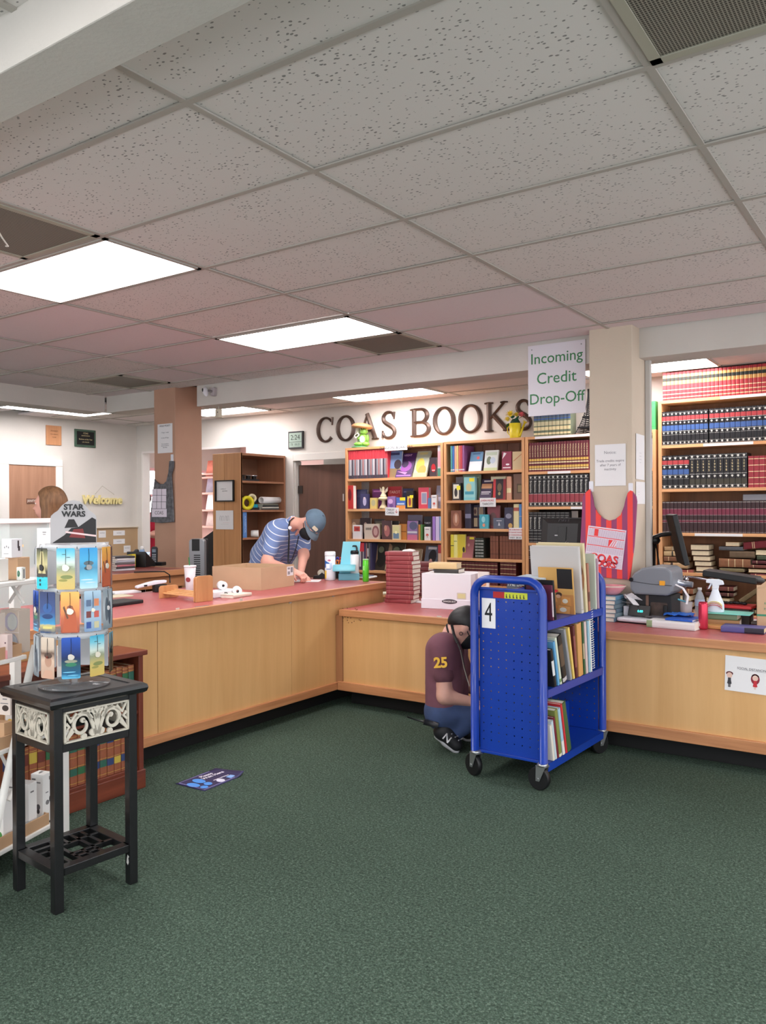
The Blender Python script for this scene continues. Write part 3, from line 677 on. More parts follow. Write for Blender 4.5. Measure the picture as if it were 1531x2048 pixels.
def row(px0, px1, n, ytop, z, label, group, cov, bands=(), d=.2, yf=YF+.012, title=None, tcol=None, tz=.6, tsz=.5, pages=PAGE, jit=.0, gap=.0012, cols=None, x1abs=None, name='book', hh=None, extra=None, stuff=False):
    """n upright volumes, spines out, between two photo columns on the shelf at height z"""
    xa = P(px0, ytop, Y=yf)[0]; xb = P(px1, ytop, Y=yf)[0] if x1abs is None else x1abs
    h = hh or P(px0, ytop, Y=yf)[2]-z-.001; w = (xb-xa)/n; out = []
    for k in range(n):
        cc = cols[k % len(cols)] if cols else (cov, bands)
        me = book_me(w-gap, d, h*(1-jit*((k*37) % 7)/7), cc[0], cc[1], pages)
        o = put_book(me, xf((xa+(k+.5)*w, yf+random.uniform(0, .004), z+.0005)), label, group, name, stuff)
        if title:
            tl = title[k % len(title)] if isinstance(title, (list, tuple)) else title
            tm = textmesh(tl, w*tsz, .0002)
            key = ('tm', tl, round(w*tsz, 4), tcol.name)
            if key not in _BK:
                q = tm.copy(); q.materials.clear(); q.materials.append(tcol); _BK[key] = q
            if stuff: STUFF.append((_BK[key], o @ Matrix.Translation((0, -.0025, h*tz)) @ SPT))
            else: link('spine_title', _BK[key], o, mat=Matrix.Translation((0, -.0025, h*tz)) @ SPT)
        if extra and not stuff: extra(o, w, h)
        out.append(o)
    return out
def art(o, w, h, spec, y=-.0006, name='cover_print', T=None):
    """flat print on a front board: spec = [(u0,u1,v0,v1,rgb) | ('e',cx,cy,rx,ry,rgb)]"""
    mb, mats = MB(), []
    for k, s in enumerate(spec):
        rgb = s[-1]; m_ = M(rgb, .45)
        if m_ not in mats: mats.append(m_)
        i = mats.index(m_); yy = y-.00012*k
        if s[0] == 'e':
            _, cx, cy, rx, ry, _c = s; pts = [((cx+rx*math.cos(2*PI*q/14))*w, (cy+ry*math.sin(2*PI*q/14))*h) for q in range(14)]
        elif s[0] == 'p': pts = [(a*w, b*h) for a, b in s[1]]
        else: pts = [(s[0]*w, s[2]*h), (s[1]*w, s[2]*h), (s[1]*w, s[3]*h), (s[0]*w, s[3]*h)]
        mb.prism(pts, yy-.0001, yy+.0003, 'Y', i)
    r = mb.build(name, mats, o, mat=T); r['kind'] = 'stuff' if False else 'print'
    del r['kind']
    return r
def fbook(px0, px1, ytop, z, rgb, label, tilt=0, spec=(), t=.022, dy=0, words=(), pages=PAGEW, name='book', yf=YF+.02, yaw=0, rough=.45):
    """volume or boxed deck standing face out"""
    y = yf+dy; a = P(px0, ytop, Y=y)[0]; b = P(px1, ytop, Y=y)[0]; w = b-a; zt = P((px0+px1)/2, ytop, Y=y)[2]; h = (zt-z)/max(.5, math.cos(tilt))
    cov = M(rgb, rough)
    me = book_me(t, w, h, cov, (), pages)
    # local book X (thickness) -> -Y, depth -> +X
    B = Matrix.Translation((a, y, z+.0005)) @ Matrix.Rotation(yaw,4,'Z') @ Matrix.Rotation(-tilt,4,'X')
    o = put_book(me, B @ Matrix.Translation((0, t/2, 0)) @ Matrix.Rotation(-PI/2,4,'Z'), label, None, name)
    I = (Matrix.Translation((0, t/2, 0)) @ Matrix.Rotation(-PI/2,4,'Z')).inverted()
    if spec: art(o, w, h, spec, T=I)
    for s, sz, rgb2, u, v in words:
        text(s, sz*w, M(rgb2, .5), o, M4=I @ Matrix.Translation((u*w, -.0016, v*h)) @ Matrix.Rotation(PI/2,4,'X'))
    return o
def deck(px0, px1, ytop, z, rgb, label, spec=(), t=.03, dy=0, words=(), yf=YF+.02, yaw=0, side=None):
    """small boxed card deck standing face out"""
    y = yf+dy; a = P(px0, ytop, Y=y)[0]; b = P(px1, ytop, Y=y)[0]; w = b-a; h = P((px0+px1)/2, ytop, Y=y)[2]-z
    o = MB().box(0, w, 0, t, 0, h).build('card_deck', M(rgb, .45), None, mat=Matrix.Translation((a, y, z+.0005)) @ Matrix.Rotation(yaw,4,'Z'), bev=.0015); tag(o, label, 'box')
    if spec: art(o, w, h, spec)
    for s, sz, rgb2, u, v in words: text(s, sz*w, M(rgb2, .5), o, (u*w, -.0016, v*h))
    return o
GOLD = M((206,168,86), .35, .4); GOLDP = M((224,206,160), .4, .2); SILV = M((206,204,198), .5); MAR = M((104,38,50), .5); BKB = M((30,28,32), .45); BRED = M((176,62,66), .5); BBLU = M((62,92,150), .5)
# --- case of comics and tarot, top shelf
z = Z1[0]
cr_, cg, cd, cw = M((214,62,74), .4), M((150,150,158), .5), M((74,66,78), .5), M((206,198,202), .5)
vv = [(cr_, ((0,.12,cd),(.12,.68,c))) for c in (cg, cw, cd, cg, M((170,120,120), .5))]
row(696, 774, 25, 902, z, 'thin comic volume with a red topped spine on the top shelf', 'red topped comic volumes', cr_, cols=vv, d=.17, pages=PAGEW, stuff=True)
fbook(776, 800, 902, z, (128,158,206), 'blue role playing book facing out beside the comic volumes', R(8), [(0,1,0,.35,(150,130,96)),('e',.7,.5,.3,.18,(70,60,70)),(.05,.8,.85,.95,(60,70,110))], dy=.03)
fbook(789, 821, 905, z, (74,40,92), 'purple fantasy book leaning back between a blue and a yellow one', R(25), [('e',.5,.45,.38,.22,(150,70,160)),('e',.45,.55,.2,.15,(60,30,80)),('p',[(.05,.25),(.6,.12),(.95,.4),(.7,.2)],(210,130,190)),(.05,.95,.05,.1,(160,110,190))], dy=.0, words=[('NIGHT', .16, (230,190,230), .5, .9)])
fbook(824, 851, 901, z, (176,180,160), 'yellow and grey illustrated book leaning back near the end of the top shelf', R(22), [('e',.4,.45,.3,.28,(222,200,70)),('e',.6,.25,.3,.2,(206,150,60)),(0,1,0,.16,(226,206,140)),(.2,.8,.86,.95,(196,186,130))], dy=.0)
fbook(858, 873, 915, z, (70,58,66), 'dark book with a red emblem behind the white spined volume', 0, [('e',.55,.45,.3,.22,(190,40,50)),(.35,.75,.3,.36,(220,200,200))], dy=.04)
row(874, 881, 1, 890, z, 'tall white and grey spined volume at the end of the top shelf', None, M((190,186,190), .5), ((0,.25,M((80,140,120), .5)),(.3,.8,M((214,150,160), .5))), d=.16)
# second shelf
z = Z1[1]
fbook(692, 709, 971, z, (206,52,52), 'bright red box turned on the left end of the tarot shelf', 0, [('e',.5,.6,.25,.25,(120,30,40)),(.1,.2,.1,.9,(230,120,100))], t=.05, yaw=R(-12))
fbook(704, 734, 979, z, (72,74,110), 'slate blue book behind the small figure box', 0, [(.1,.9,.6,.9,(90,92,130)),('e',.62,.4,.08,.12,(200,200,215))], dy=.07)
deck(720, 736, 988, z, (66,64,104), 'dark blue boxed deck with a pale figure', [('e',.55,.5,.22,.3,(190,180,214)),('e',.5,.7,.12,.1,(220,200,210))])
deck(739.5, 753, 996, z, (222,198,120), 'small yellow boxed deck beside the fairy statuette', [('e',.5,.55,.3,.3,(190,180,140))])
fbook(744, 770, 978, z, (126,62,122), 'purple book behind the fairy statuette', 0, [(.1,.7,.85,.92,(196,120,190)),('e',.2,.2,.3,.2,(180,90,170))], dy=.10)
fbook(775, 803, 973, z, (170,46,52), 'red tarot spell book facing out at the middle of the shelf', 0, [], dy=.08, words=[('TAROT', .24, (230,190,170), .5, .74), ('SPELLS', .18, (226,176,150), .5, .52)])
deck(774, 790, 993, z, (150,110,168), 'lilac patterned deck in front of the red spell book', [('e',.4,.6,.3,.2,(214,170,214)),('e',.5,.25,.25,.15,(110,80,140))], dy=-.005)
deck(792, 810, 995, z, (74,110,190), 'blue and orange deck with a yellow price sticker', [(0,1,0,.3,(226,150,80)),(.1,.9,.36,.5,(200,214,236)),(.4,1,.72,1,(240,224,60))], dy=-.005)
fbook(805, 826, 977, z, (54,56,88), 'navy book at the back of the tarot shelf', 0, [(.1,.9,.8,.88,(110,112,150))], dy=.09)
deck(812, 826, 982, z, (40,34,38), 'black deck with a yellow sun figure', [(.15,.85,.08,.7,(228,190,70)),('e',.5,.38,.18,.24,(150,60,70)),(.5,1,.6,.76,(240,224,60))], t=.06)
fbook(836, 857, 975, z, (206,74,92), 'pink red book with a framed grey panel', 0, [(.28,.82,.2,.78,(222,190,190)),(.33,.77,.25,.73,(150,150,176))], t=.05, dy=.02)
deck(855, 861, 996, z, (90,120,170), 'narrow blue deck beside the white mushroom deck', (), dy=-.004)
deck(862, 873, 990, z, (226,220,222), 'white deck with a red mushroom on the upper tarot shelf', [('e',.5,.35,.22,.1,(206,80,70)),(.42,.58,.15,.33,(200,170,160)),(.2,.8,.8,.86,(150,140,150))], dy=-.006)
fbook(869, 880, 971, z, (150,146,164), 'grey lilac book leaning at the right end of the upper tarot shelf', R(10), [(.3,.9,.3,.5,(206,200,220))], dy=.03)
# statuette
fs = thing('fairy_statuette', 'small cream statuette of a winged fairy on a flared pedestal', 'figurine', (P(765, 1014, Y=YF+.03)[0], YF+.045, z+.0006))
MB().lathe([(.05,0),(.045,.02),(.022,.05),(.018,.09),(.05,.1),(.062,.112),(.05,.13)], 14).build('pedestal', M((222,206,166), .5), fs)
MB().lathe([(.04,.128),(.034,.15),(.016,.18),(.018,.2),(.012,.213),(.017,.225),(.012,.245),(.002,.25)], 12).build('figure', M((230,214,180), .5), fs)
for s in (-1, 1): MB().prism([(s*.01,.17),(s*.05,.2),(s*.056,.245),(s*.02,.215)], .008, .012, 'Y').build('wing', M((220,206,186), .5), fs)
# third shelf
z = Z1[2]
for a in ((698,719,1038,(150,120,100),'tan book with a face at the left end of the lower tarot shelf',.06,[('e',.45,.55,.25,.3,(206,180,156))]),
          (720,741,1036,(60,46,50),'dark book with a pale hand at the back of the lower tarot shelf',.06,[('e',.5,.5,.22,.3,(170,140,130))]),
          (748,767,1038,(54,48,50),'black framed book at the back between two tarot boxes',.07,[(.12,.88,.1,.9,(92,84,72)),(.2,.8,.2,.8,(150,140,110))]),
          (763,782,1041,(92,66,70),'brown book with rosy figures facing out',.02,[('e',.55,.45,.3,.3,(176,110,110)),('e',.4,.6,.15,.15,(206,150,130))]),
          (783,797,1042,(46,40,40),'black book behind the sunrise deck',.07,()),
          (797,813,1048,(196,128,62),'orange book beside the sunrise deck',.03,[(.2,.9,.5,.54,(120,70,30))]),
          (815,843,1030,(110,104,124),'grey book behind the mountain cover',.08,[(.1,.9,.7,.78,(60,56,76)),('e',.5,.4,.3,.2,(160,150,170))]),
          (814,834,1042,(146,112,160),'book with a pink mountain cover',.0,[(0,1,0,.28,(196,110,140)),('e',.6,.75,.4,.22,(90,90,120)),(0,1,.36,.46,(200,196,206))]),
          (847,862,1033,(44,42,50),'black book titled in white at the right of the lower tarot shelf',.06,())):
    fbook(a[0], a[1], a[2], z, a[3], a[4], 0, a[6], dy=a[5], words=[('TAROT', .26, (226,222,226), .5, .72)] if a[0] == 847 else ())
deck(705, 722, 1050, z, (228,222,224), 'white deck with red dragons', [(.15,.85,.55,.9,(196,80,70)),(.3,.7,.62,.8,(150,50,60))])
deck(728, 757, 1048, z, (206,190,176), 'wide cream box with a round red emblem', [('e',.78,.5,.24,.4,(140,90,92)),('e',.78,.5,.14,.26,(190,150,146)),(.1,.5,.6,.75,(150,140,130))], words=[('LIGHT', .14, (110,96,92), .3, .7)])
deck(784, 799, 1050, z, (216,200,160), 'deck with a sunrise over blue water', [(.12,.88,.08,.45,(112,136,160)),(.12,.88,.45,.9,(214,206,150)),('e',.5,.5,.16,.1,(240,232,190))], dy=-.01)
deck(848, 860, 1054, z, (224,218,216), 'white deck with a red mushroom on the lower tarot shelf', [('e',.5,.4,.22,.1,(206,80,70)),(.42,.58,.2,.38,(200,170,160)),(.2,.8,.8,.86,(150,140,150))], dy=-.008)
row(836, 844, 2, 1049, z, 'thin green and orange spine beside the mountain cover', 'thin spines by the mountain cover', M((90,130,70), .5), cols=[(M((196,130,60), .5),()),(M((84,126,66), .5),())], d=.12)
for k, (a, b, c, l) in enumerate(((864,870,(160,120,196),'violet'),(870.4,878,(206,190,226),'pale lilac'),(878.4,884,(126,180,220),'sky blue'))): row(a, b, 1, 1033, z, l+' spine at the right end of the lower tarot shelf', None, M(c, .45), d=.15)
# fourth shelf
z = Z1[3]
row(701, 727, 9, 1084, z, 'red topped comic volume on the shelf behind the blue cardboard folder', 'comic volumes behind the blue folder', cr_, cols=vv, d=.16, hh=.312, stuff=True)
row(727.5, 742, 5, 1084, z, 'dark spined volume beside the lower comics', 'dark spined volumes beside the lower comics', BKB, cols=[(M((60,56,90), .5),()),(M((150,110,110), .5),()),(M((50,46,52), .5),((.5,.8,cw),)),(M((110,104,104), .5),())], d=.16, hh=.312, stuff=True)
for a in ((744,771,1086,(60,52,44),'dark painting book leaning back under the tarot shelves',R(12),.06),(768,800,1087,(70,62,50),'dark painted book leaning with its black edge showing',R(20),.0)):
    fbook(a[0], a[1], a[2], z, a[3], a[4], a[5], [('e',.55,.5,.35,.4,(36,34,30)),('p',[(0,0),(.3,.4),(.2,.9),(0,1)],(150,124,100)),('e',.5,.75,.2,.12,(110,114,90))], dy=a[6])
fbook(813, 838, 1098, z, (150,126,100), 'tan book with a carved face on its cover', R(14), [('e',.5,.5,.3,.35,(190,160,130)),(.2,.8,.85,.93,(206,190,160)),('e',.55,.45,.12,.2,(110,84,66))])
fbook(844, 870, 1092, z, (92,96,112), 'grey book with a dark crouching figure on its cover', R(16), [('e',.6,.6,.3,.26,(30,28,34)),('e',.5,.42,.12,.1,(190,140,130)),('e',.3,.2,.3,.15,(150,160,180)),(.2,.85,.86,.95,(200,196,200))])
row(875, 882, 1, 1086, z, 'red and cream spine at the end of the comic bookcase', None, M((206,170,150), .5), ((.7,1,BRED),), d=.14, hh=.312)
# --- plank backed case
z = Z2[0]
cc = [(M(c, .45), ((.05,.1,cw),)) for c in ((84,150,150),(70,110,180),(226,170,150),(226,196,130),(206,110,100),(196,70,80),(150,90,140))]
row(900, 928, 7, 892, z, 'slim pastel spined book in the upright colour row', 'pastel spined books', cg, cols=cc, d=.22)
fbook(936, 961, 903, z, (96,140,176), 'blue and white book on a wire easel', R(16), [(0,1,0,.5,(232,232,236)),('e',.65,.68,.12,.08,(206,90,90)),(.2,.8,.86,.93,(60,100,140))])
fbook(966, 993, 900, z, (216,218,214), 'white book with a drawn heron on its cover', R(12), [(.1,.9,.75,.9,(190,200,180)),('e',.35,.5,.18,.2,(120,130,110)),('e',.62,.5,.2,.16,(190,200,214)),(0,1,0,.14,(196,206,160))])
deck(1003, 1022, 903, z, (150,60,84), 'maroon pack in shiny clear wrap', [('p',[(.05,.6),(.5,.9),(.2,.95)],(236,226,230)),(.1,.9,.1,.16,(230,214,220)),('e',.6,.3,.2,.05,(240,226,232))])
deck(1024, 1046, 903, z, (206,182,142), 'cream envelope with an orange flap line', [('p',[(.1,.5),(.9,.9),(.92,.87),(.12,.46)],(180,110,80))], t=.01)
z = Z2[1]
for a in ((911,926,954,(120,112,118),'grey tarot book behind the black and white deck',.08,[(.2,.9,.6,.75,(206,200,206))]),(925,960,949,(120,136,112),'sage green book behind the aqua deck',.08,[(.08,.92,.85,.9,(180,190,160))]),(981,1011,953,(206,196,160),'cream book behind the red and black cover',.07,[(.05,.95,.84,.96,(224,220,190))])):
    fbook(a[0], a[1], a[2], z, a[3], a[4], 0, a[6], dy=a[5])
deck(904, 920, 966, z, (58,54,58), 'black and white deck with a yellow sticker', [(.12,.82,.1,.92,(222,214,196)),('e',.45,.45,.2,.25,(60,56,60)),(.55,1,.6,.84,(240,222,60))], t=.05)
deck(927, 949, 954, z, (150,204,206), 'aqua deck with a yellow price sticker', [(.5,.95,.8,.95,(240,222,60)),('e',.45,.55,.25,.18,(206,196,150)),(.1,.9,.25,.38,(70,150,170)),(0,1,0,.12,(120,190,200))], t=.05)
fbook(957, 980, 958, z, (60,46,74), 'dark purple book leaning back on the middle shelf', R(20), [(.05,.95,.55,.78,(206,150,110)),(.2,.8,.86,.94,(200,190,196)),(.1,.9,.36,.4,(220,214,220)),(.1,.8,.28,.31,(220,214,220)),(0,1,0,.1,(150,50,60))])
fbook(985, 1010, 958, z, (150,52,58), 'red and black ornate book facing out', R(4), [('p',[(0,0),(.3,.0),(.2,1),(0,1)],(196,60,66)),('p',[(.2,.05),(.8,.05),(.8,1),(.2,1)],(50,44,48)),('e',.5,.6,.18,.2,(110,92,70)),('e',.5,.3,.1,.08,(160,140,100))], dy=.01)
row(1012, 1021, 1, 953, z, 'salmon spine next to the red and black cover', None, M((206,150,124), .5), ((.3,.5,GOLDP),), d=.16)
fbook(1026, 1046, 948, z, (122,92,78), 'brown book with an oval inset at the end of the middle shelf', 0, [(.35,.9,.25,.62,(90,74,58)),(.45,.8,.3,.56,(140,124,90))], dy=.01)
z = Z2[2]
deck(901, 922, 1021, z, (132,84,68), 'brown carved looking box at the left of the boxed decks', [('e',.5,.5,.3,.38,(170,116,92)),('e',.5,.55,.12,.25,(210,170,150))], t=.05)
row(929, 941, 1, 1008, z, 'thick black spined box with a white emblem', None, M((44,38,58), .45), ((.42,.6,M((120,116,140), .5)),), d=.15)
fbook(943, 968, 1010, z, (50,42,62), 'dark set with four small framed cards', 0, [(.08,.45,.55,.9,(150,130,110)),(.55,.92,.55,.9,(150,130,110)),(.08,.45,.08,.45,(190,170,140)),(.55,.92,.08,.45,(110,96,110)),('e',.27,.72,.1,.1,(90,60,60))], dy=.06)
deck(958, 976, 1029, z, (74,160,176), 'teal deck in front of the dark set', [('e',.5,.25,.15,.12,(226,150,120)),('e',.45,.65,.2,.22,(150,206,214))])
fbook(974, 999, 1011, z, (150,84,92), 'faded rose book behind the grey deck', 0, [('e',.45,.4,.3,.3,(116,84,84)),(.0,.2,0,.3,(196,150,110))], dy=.06)
deck(986, 1007, 1036, z, (92,98,116), 'grey blue deck with a small tree emblem', [('p',[(.45,.3),(.65,.3),(.55,.65)],(206,204,210)),(.3,.8,.72,.78,(206,204,210))], t=.03)
fbook(1008, 1025, 1015, z, (70,68,92), 'dark blue book with a curved swirl', 0, [('e',.5,.6,.35,.12,(150,150,170)),('e',.7,.15,.25,.12,(206,170,100))], dy=.02)
row(1026, 1037, 1, 1008, z, 'cream spine with a red seal beside the blue pair', None, M((218,206,160), .5), ((.72,.86,M((170,90,80), .5)),), d=.16)
row(1037.3, 1047, 2, 1008, z, 'bright blue spine of a matching pair', 'matching blue pair', M((80,140,206), .4), ((.5,.52,cw),), d=.16)
z = Z2[3]
row(900, 913, 2, 1069, z, 'fat yellow spined book at the left of the leather sets', 'fat yellow spined books', M((226,206,74), .45), cols=[(M((222,204,66), .45),((.5,.53,INK),)),(M((232,222,140), .45),((.7,.72,INK),))], d=.2)
fbook(913.5, 930, 1069, z, (222,202,70), 'yellow book showing a black print on its cover', 0, [('e',.8,.35,.15,.12,(60,56,40))], dy=.015)
fbook(923, 944, 1073, z, (158,96,98), 'mauve cloth book with a yellow sticker leaning back', R(15), [('e',.5,.6,.1,.07,(196,150,140)),(.5,.92,.86,.96,(240,220,60))])
row(949, 966, 3, 1076, z, 'dark green volume with pale bands beside the mauve book', 'dark green banded volumes', M((58,62,56), .5), tuple((v, v+.03, SILV) for v in (.1,.25,.4,.55,.7,.85)), d=.18)
LEA = M((124,74,56), .55, 0, .12, 30)
row(979, 996, 3, 1072, z, 'brown leather volume of the old set by the price card', 'brown leather set', LEA, ((.2,.23,M((96,56,44), .6)),(.75,.78,M((96,56,44), .6))), d=.18)
row(998, 1047, 8, 1072, z, 'brown leather volume of the old set by the price card', 'brown leather set', LEA, ((.2,.23,M((96,56,44), .6)),(.75,.78,M((96,56,44), .6))), d=.18)
z = Z2[4]
MRB = M((96,40,40), .5)
row(899, 994, 15, 1122, z, 'maroon gilt volume on the lowest visible shelf behind the white box', 'maroon gilt set', MRB, tuple((v, v+.02, GOLDP) for v in (.12,.3,.5,.7,.86)), d=.2, stuff=True)
row(999, 1031, 5, 1123, z, 'maroon gilt volume on the lowest visible shelf behind the white box', 'maroon gilt set', MRB, tuple((v, v+.02, GOLDP) for v in (.12,.3,.5,.7,.86)), d=.2, stuff=True)
# --- encyclopedia case behind the tote
GRN = M((104,112,92), .45); 
row(1066, 1140, 10, 821, 2.212, 'green and gold volume standing on the bookcase below the paper sign', 'green and gold volumes', GRN, ((.05,.12,GOLDP),(.2,.32,GOLDP),(.36,.5,M((196,186,150), .4, .2)),(.56,.62,BBLU),(.64,.78,M((70,84,110), .5)),(.85,.95,GOLDP)), d=.15, hh=.285)
z = Z3[0]
WB = ((.06,.10,GOLDP),(.12,.2,GOLD),(.36,.44,GOLD),(.28,.32,GOLDP))
row(1056.5, 1176, 22, 886, z, 'maroon and gold encyclopedia volume on the shelf above the black set', 'maroon and gold encyclopedia', MAR, WB, title='WORLD BOOK', tcol=GOLDP, tz=.70, tsz=.62, stuff=True)
z = Z3[1]
BR = ((.03,.035,SILV),(.12,.13,SILV),(.14,.40,M((150,60,70), .5)),(.40,.41,SILV),(.88,.885,SILV),(.965,.97,SILV))
def diamond(o, w, h, vs=(.075, .925)):
    for v in vs: link('spine_emblem', _emb(w), o, (0, -.0026, h*v))
_E = {}
def _emb(w):
    k = round(w*.22, 4)
    if k not in _E: _E[k] = MB().prism([(-k,k*.2),(-k*.4,k),(k*.4,k),(k,k*.2),(0,-k)], -.0002, .0003, 'Y').mesh('spine_emblem', SILV)
    return _E[k]
row(1056, 1176, 13, 951, z, 'black encyclopedia volume with a red band and white vertical title', 'black encyclopedia with red bands', BKB, BR, title='Britannica', tcol=SILV, tz=.64, tsz=.62, extra=diamond)
z = Z3[2]
BR2 = ((.03,.035,SILV),(.12,.13,SILV),(.40,.41,SILV),(.2,.205,SILV),(.3,.305,SILV),(.88,.885,SILV),(.965,.97,SILV))
row(1056, 1137, 9, 1024, z, 'black encyclopedia volume without colour band behind the monitor', 'black encyclopedia behind the monitor', BKB, BR2, title='Britannica', tcol=SILV, tz=.64, tsz=.62, stuff=True)
fbook(1142, 1154, 1022, z, (140,132,128), 'grey book beside the black volumes behind the monitor', 0, (), dy=.05)
z = Z3[3]
row(1056, 1150, 11, 1091, z, 'brown black volume with silver lines on the bottom shelf behind the monitor', 'brown black volumes low behind the monitor', M((62,38,36), .5), ((.85,.86,SILV),(.6,.61,SILV),(.65,.655,SILV)), d=.2, stuff=True)
# right end of that case, seen past the column
xr = -2.185
row(1294, 1310, 2, 803, 2.212, 'bright green cloth volume on top beside the tallest bookcase', 'bright green volumes', M((70,170,96), .5, 0, .1, 40), ((.1,.11,M((40,120,60), .5)),(.9,.91,M((40,120,60), .5))), d=.16)
row(1294, 1304, 2, 877, Z3[0], 'lavender grey spine seen past the beige column', 'lavender grey spines past the column', M((170,166,190), .5), cols=[(M((176,150,150), .5),()),(M((164,168,200), .5),((.2,.8,M((190,192,214), .5)),))], d=.16)
row(1294, 1304, 1, 942, Z3[1], 'single black encyclopedia volume seen past the beige column', None, BKB, BR2, title='Britannica', tcol=SILV, tz=.64, tsz=.5)
row(1294, 1304, 2, 1026, Z3[2], 'black volume low in the gap past the beige column', 'black volumes past the column', BKB, BR2, d=.18)
# --- tallest case
RL = M((184,56,64), .42, 0, .1, 40)
row(1324, 1531, 25, 745, 2.468, 'bright red leather volume with gilt peaks on top of the tallest case', 'red leather volumes on the tallest case', RL, ((.07,.1,GOLDP),(.2,.23,GOLDP),(.35,.38,GOLDP),(.55,.68,M((214,160,96), .4, .2)),(.68,.80,M((44,50,44), .5)),(.80,.9,M((222,176,104), .4, .2))), d=.18, hh=.252)
z = Z5[0]
BB = ((.02,.025,SILV),(.1,.105,SILV),(.3,.305,SILV),(.4,.41,SILV),(.43,.58,BBLU),(.71,.72,SILV),(.73,.85,BRED),(.95,.955,SILV))
def stars(o, w, h): diamond(o, w, h, (.06, .355, .65, .91))
row(1322.5, 1415, 11, 822, z, 'black volume with a red and a blue band, upper encyclopedia row', 'black volumes with red and blue bands', BKB, BB, extra=stars, d=.2, hh=.305)
row(1417, 1535, 11, 816, z, 'black volume with a red and a blue band, upper encyclopedia row', 'black volumes with red and blue bands', BKB, BB, extra=stars, d=.2, hh=.305)
z = Z5[1]
row(1322.5, 1377, 5, 910, z, 'black volume with red and blue bands beside the yearbooks', 'banded volumes beside the yearbooks', BKB, BB, extra=stars, d=.2, hh=.302)
def years(o, w, h): diamond(o, w, h, (.06, .35, .93))
yb = row(1377.5, 1493, 10, 908, z, 'black yearbook volume with the year down its spine', 'black yearbooks', BKB, ((.02,.025,SILV),(.1,.105,SILV),(.12,.28,M((60,56,46), .5)),(.42,.43,SILV),(.87,.88,SILV),(.97,.975,SILV)), extra=years, d=.2, hh=.302)
for k, o in enumerate(yb):
    yr = str(1992+k); o['label'] = 'black yearbook volume with %s down its spine' % yr
    text('\n'.join(yr), .026, GOLDP, o, (0, -.0027, .198), (PI/2,0,0), 'spine_title', lsp=1.0)
row(1495, 1540, 4, 913, z, 'red gilt volume after the yearbooks', 'red gilt volumes after the yearbooks', M((150,48,58), .45), ((.1,.12,GOLDP),(.3,.32,GOLDP),(.5,.52,GOLDP),(.7,.72,GOLDP),(.9,.92,GOLDP)), d=.2, hh=.27)
z = Z5[2]
row(1323, 1535, 26, 1002, z, 'dark maroon volume with wine bands on the shelf above the old book heap', 'dark maroon row above the heap', M((58,36,40), .5), ((.03,.035,SILV),(.33,.335,SILV),(.34,.40,M((112,40,60), .5)),(.40,.405,SILV),(.56,.565,SILV),(.57,.76,M((118,44,66), .5)),(.76,.765,SILV),(.96,.97,SILV)), d=.2, hh=.283)
tag(MB().box(0,.30,0,.16,0,.055).build('document_pouch', M((150,150,158), .4, alpha=.85), None, (P(1484,1000,Y=YF+.02)[0], YF+.03, z+.2845), bev=.006), 'grey plastic pouch lying on the dark maroon volumes', 'pouch')

# the rows run on past the edge of the frame
for pz, yt, zz_, cov_, bd_, hh_, w_n in ((1531,745,2.468,RL,((.2,.23,GOLDP),(.55,.68,M((214,160,96), .4, .2)),(.68,.80,M((44,50,44), .5))),.252,16),(1536,816,Z5[0],BKB,BB,.305,12),(1541,913,Z5[1],M((150,48,58), .45),((.1,.12,GOLDP),(.5,.52,GOLDP),(.9,.92,GOLDP)),.27,11),(1536,1002,Z5[2],M((58,36,40), .5),((.34,.40,M((112,40,60), .5)),(.57,.76,M((118,44,66), .5))),.283,13)):
    row(pz, 0, w_n, yt, zz_, '', None, cov_, bd_, d=.19, hh=hh_, x1abs=-.66, stuff=True)
# ------------------------------------------------------------------ books on the cart
def cartbook(y, t, h, d, tilt, rgb, label, z, xs=None, spec=(), pages=PAGEW, bands=(), words=(), rough=.45, lift=0, stuff=False):
    xs = CX1+.0 if xs is None else xs
    if z < ZS[0]-.05: h = min(h, (ZS[0]-ZS[1])-.055)
    me = book_me(t, d, h, M(rgb, rough), bands, pages)
    T = CARTM @ Matrix.Translation((xs-ox, y-oy, z+.002+lift)) @ Matrix.Rotation(tilt,4,'X') @ Matrix.Translation((0, t/2, 0)) @ Matrix.Rotation(PI/2,4,'Z')
    o = put_book(me, T, label, stuff=stuff)
    if spec or words:
        # front board facing -Y in cart space is local -X side
        A = Matrix.Translation((-t/2, d, 0)) @ Matrix.Rotation(-PI/2,4,'Z')
        if spec: art(o, d, h, spec, T=A)
        for s, sz, c2, u, v in words: text(s, sz*d, M(c2, .5), o, M4=A @ Matrix.Translation((u*d, -.0016, v*h)) @ Matrix.Rotation(PI/2,4,'X'))
    return o
z = ZS[0]
cartbook(4.105, .012, .19, .15, R(6), (96,40,62), 'thin plum book at the near end of the top cart shelf', z, bands=((.1,.8,M((206,190,196), .5)),))
cartbook(4.135, .016, .215, .17, R(9), (24,24,26), 'tall black book with yellow edge near the end of the top cart shelf', z, bands=(), pages=M((226,200,110), .7))
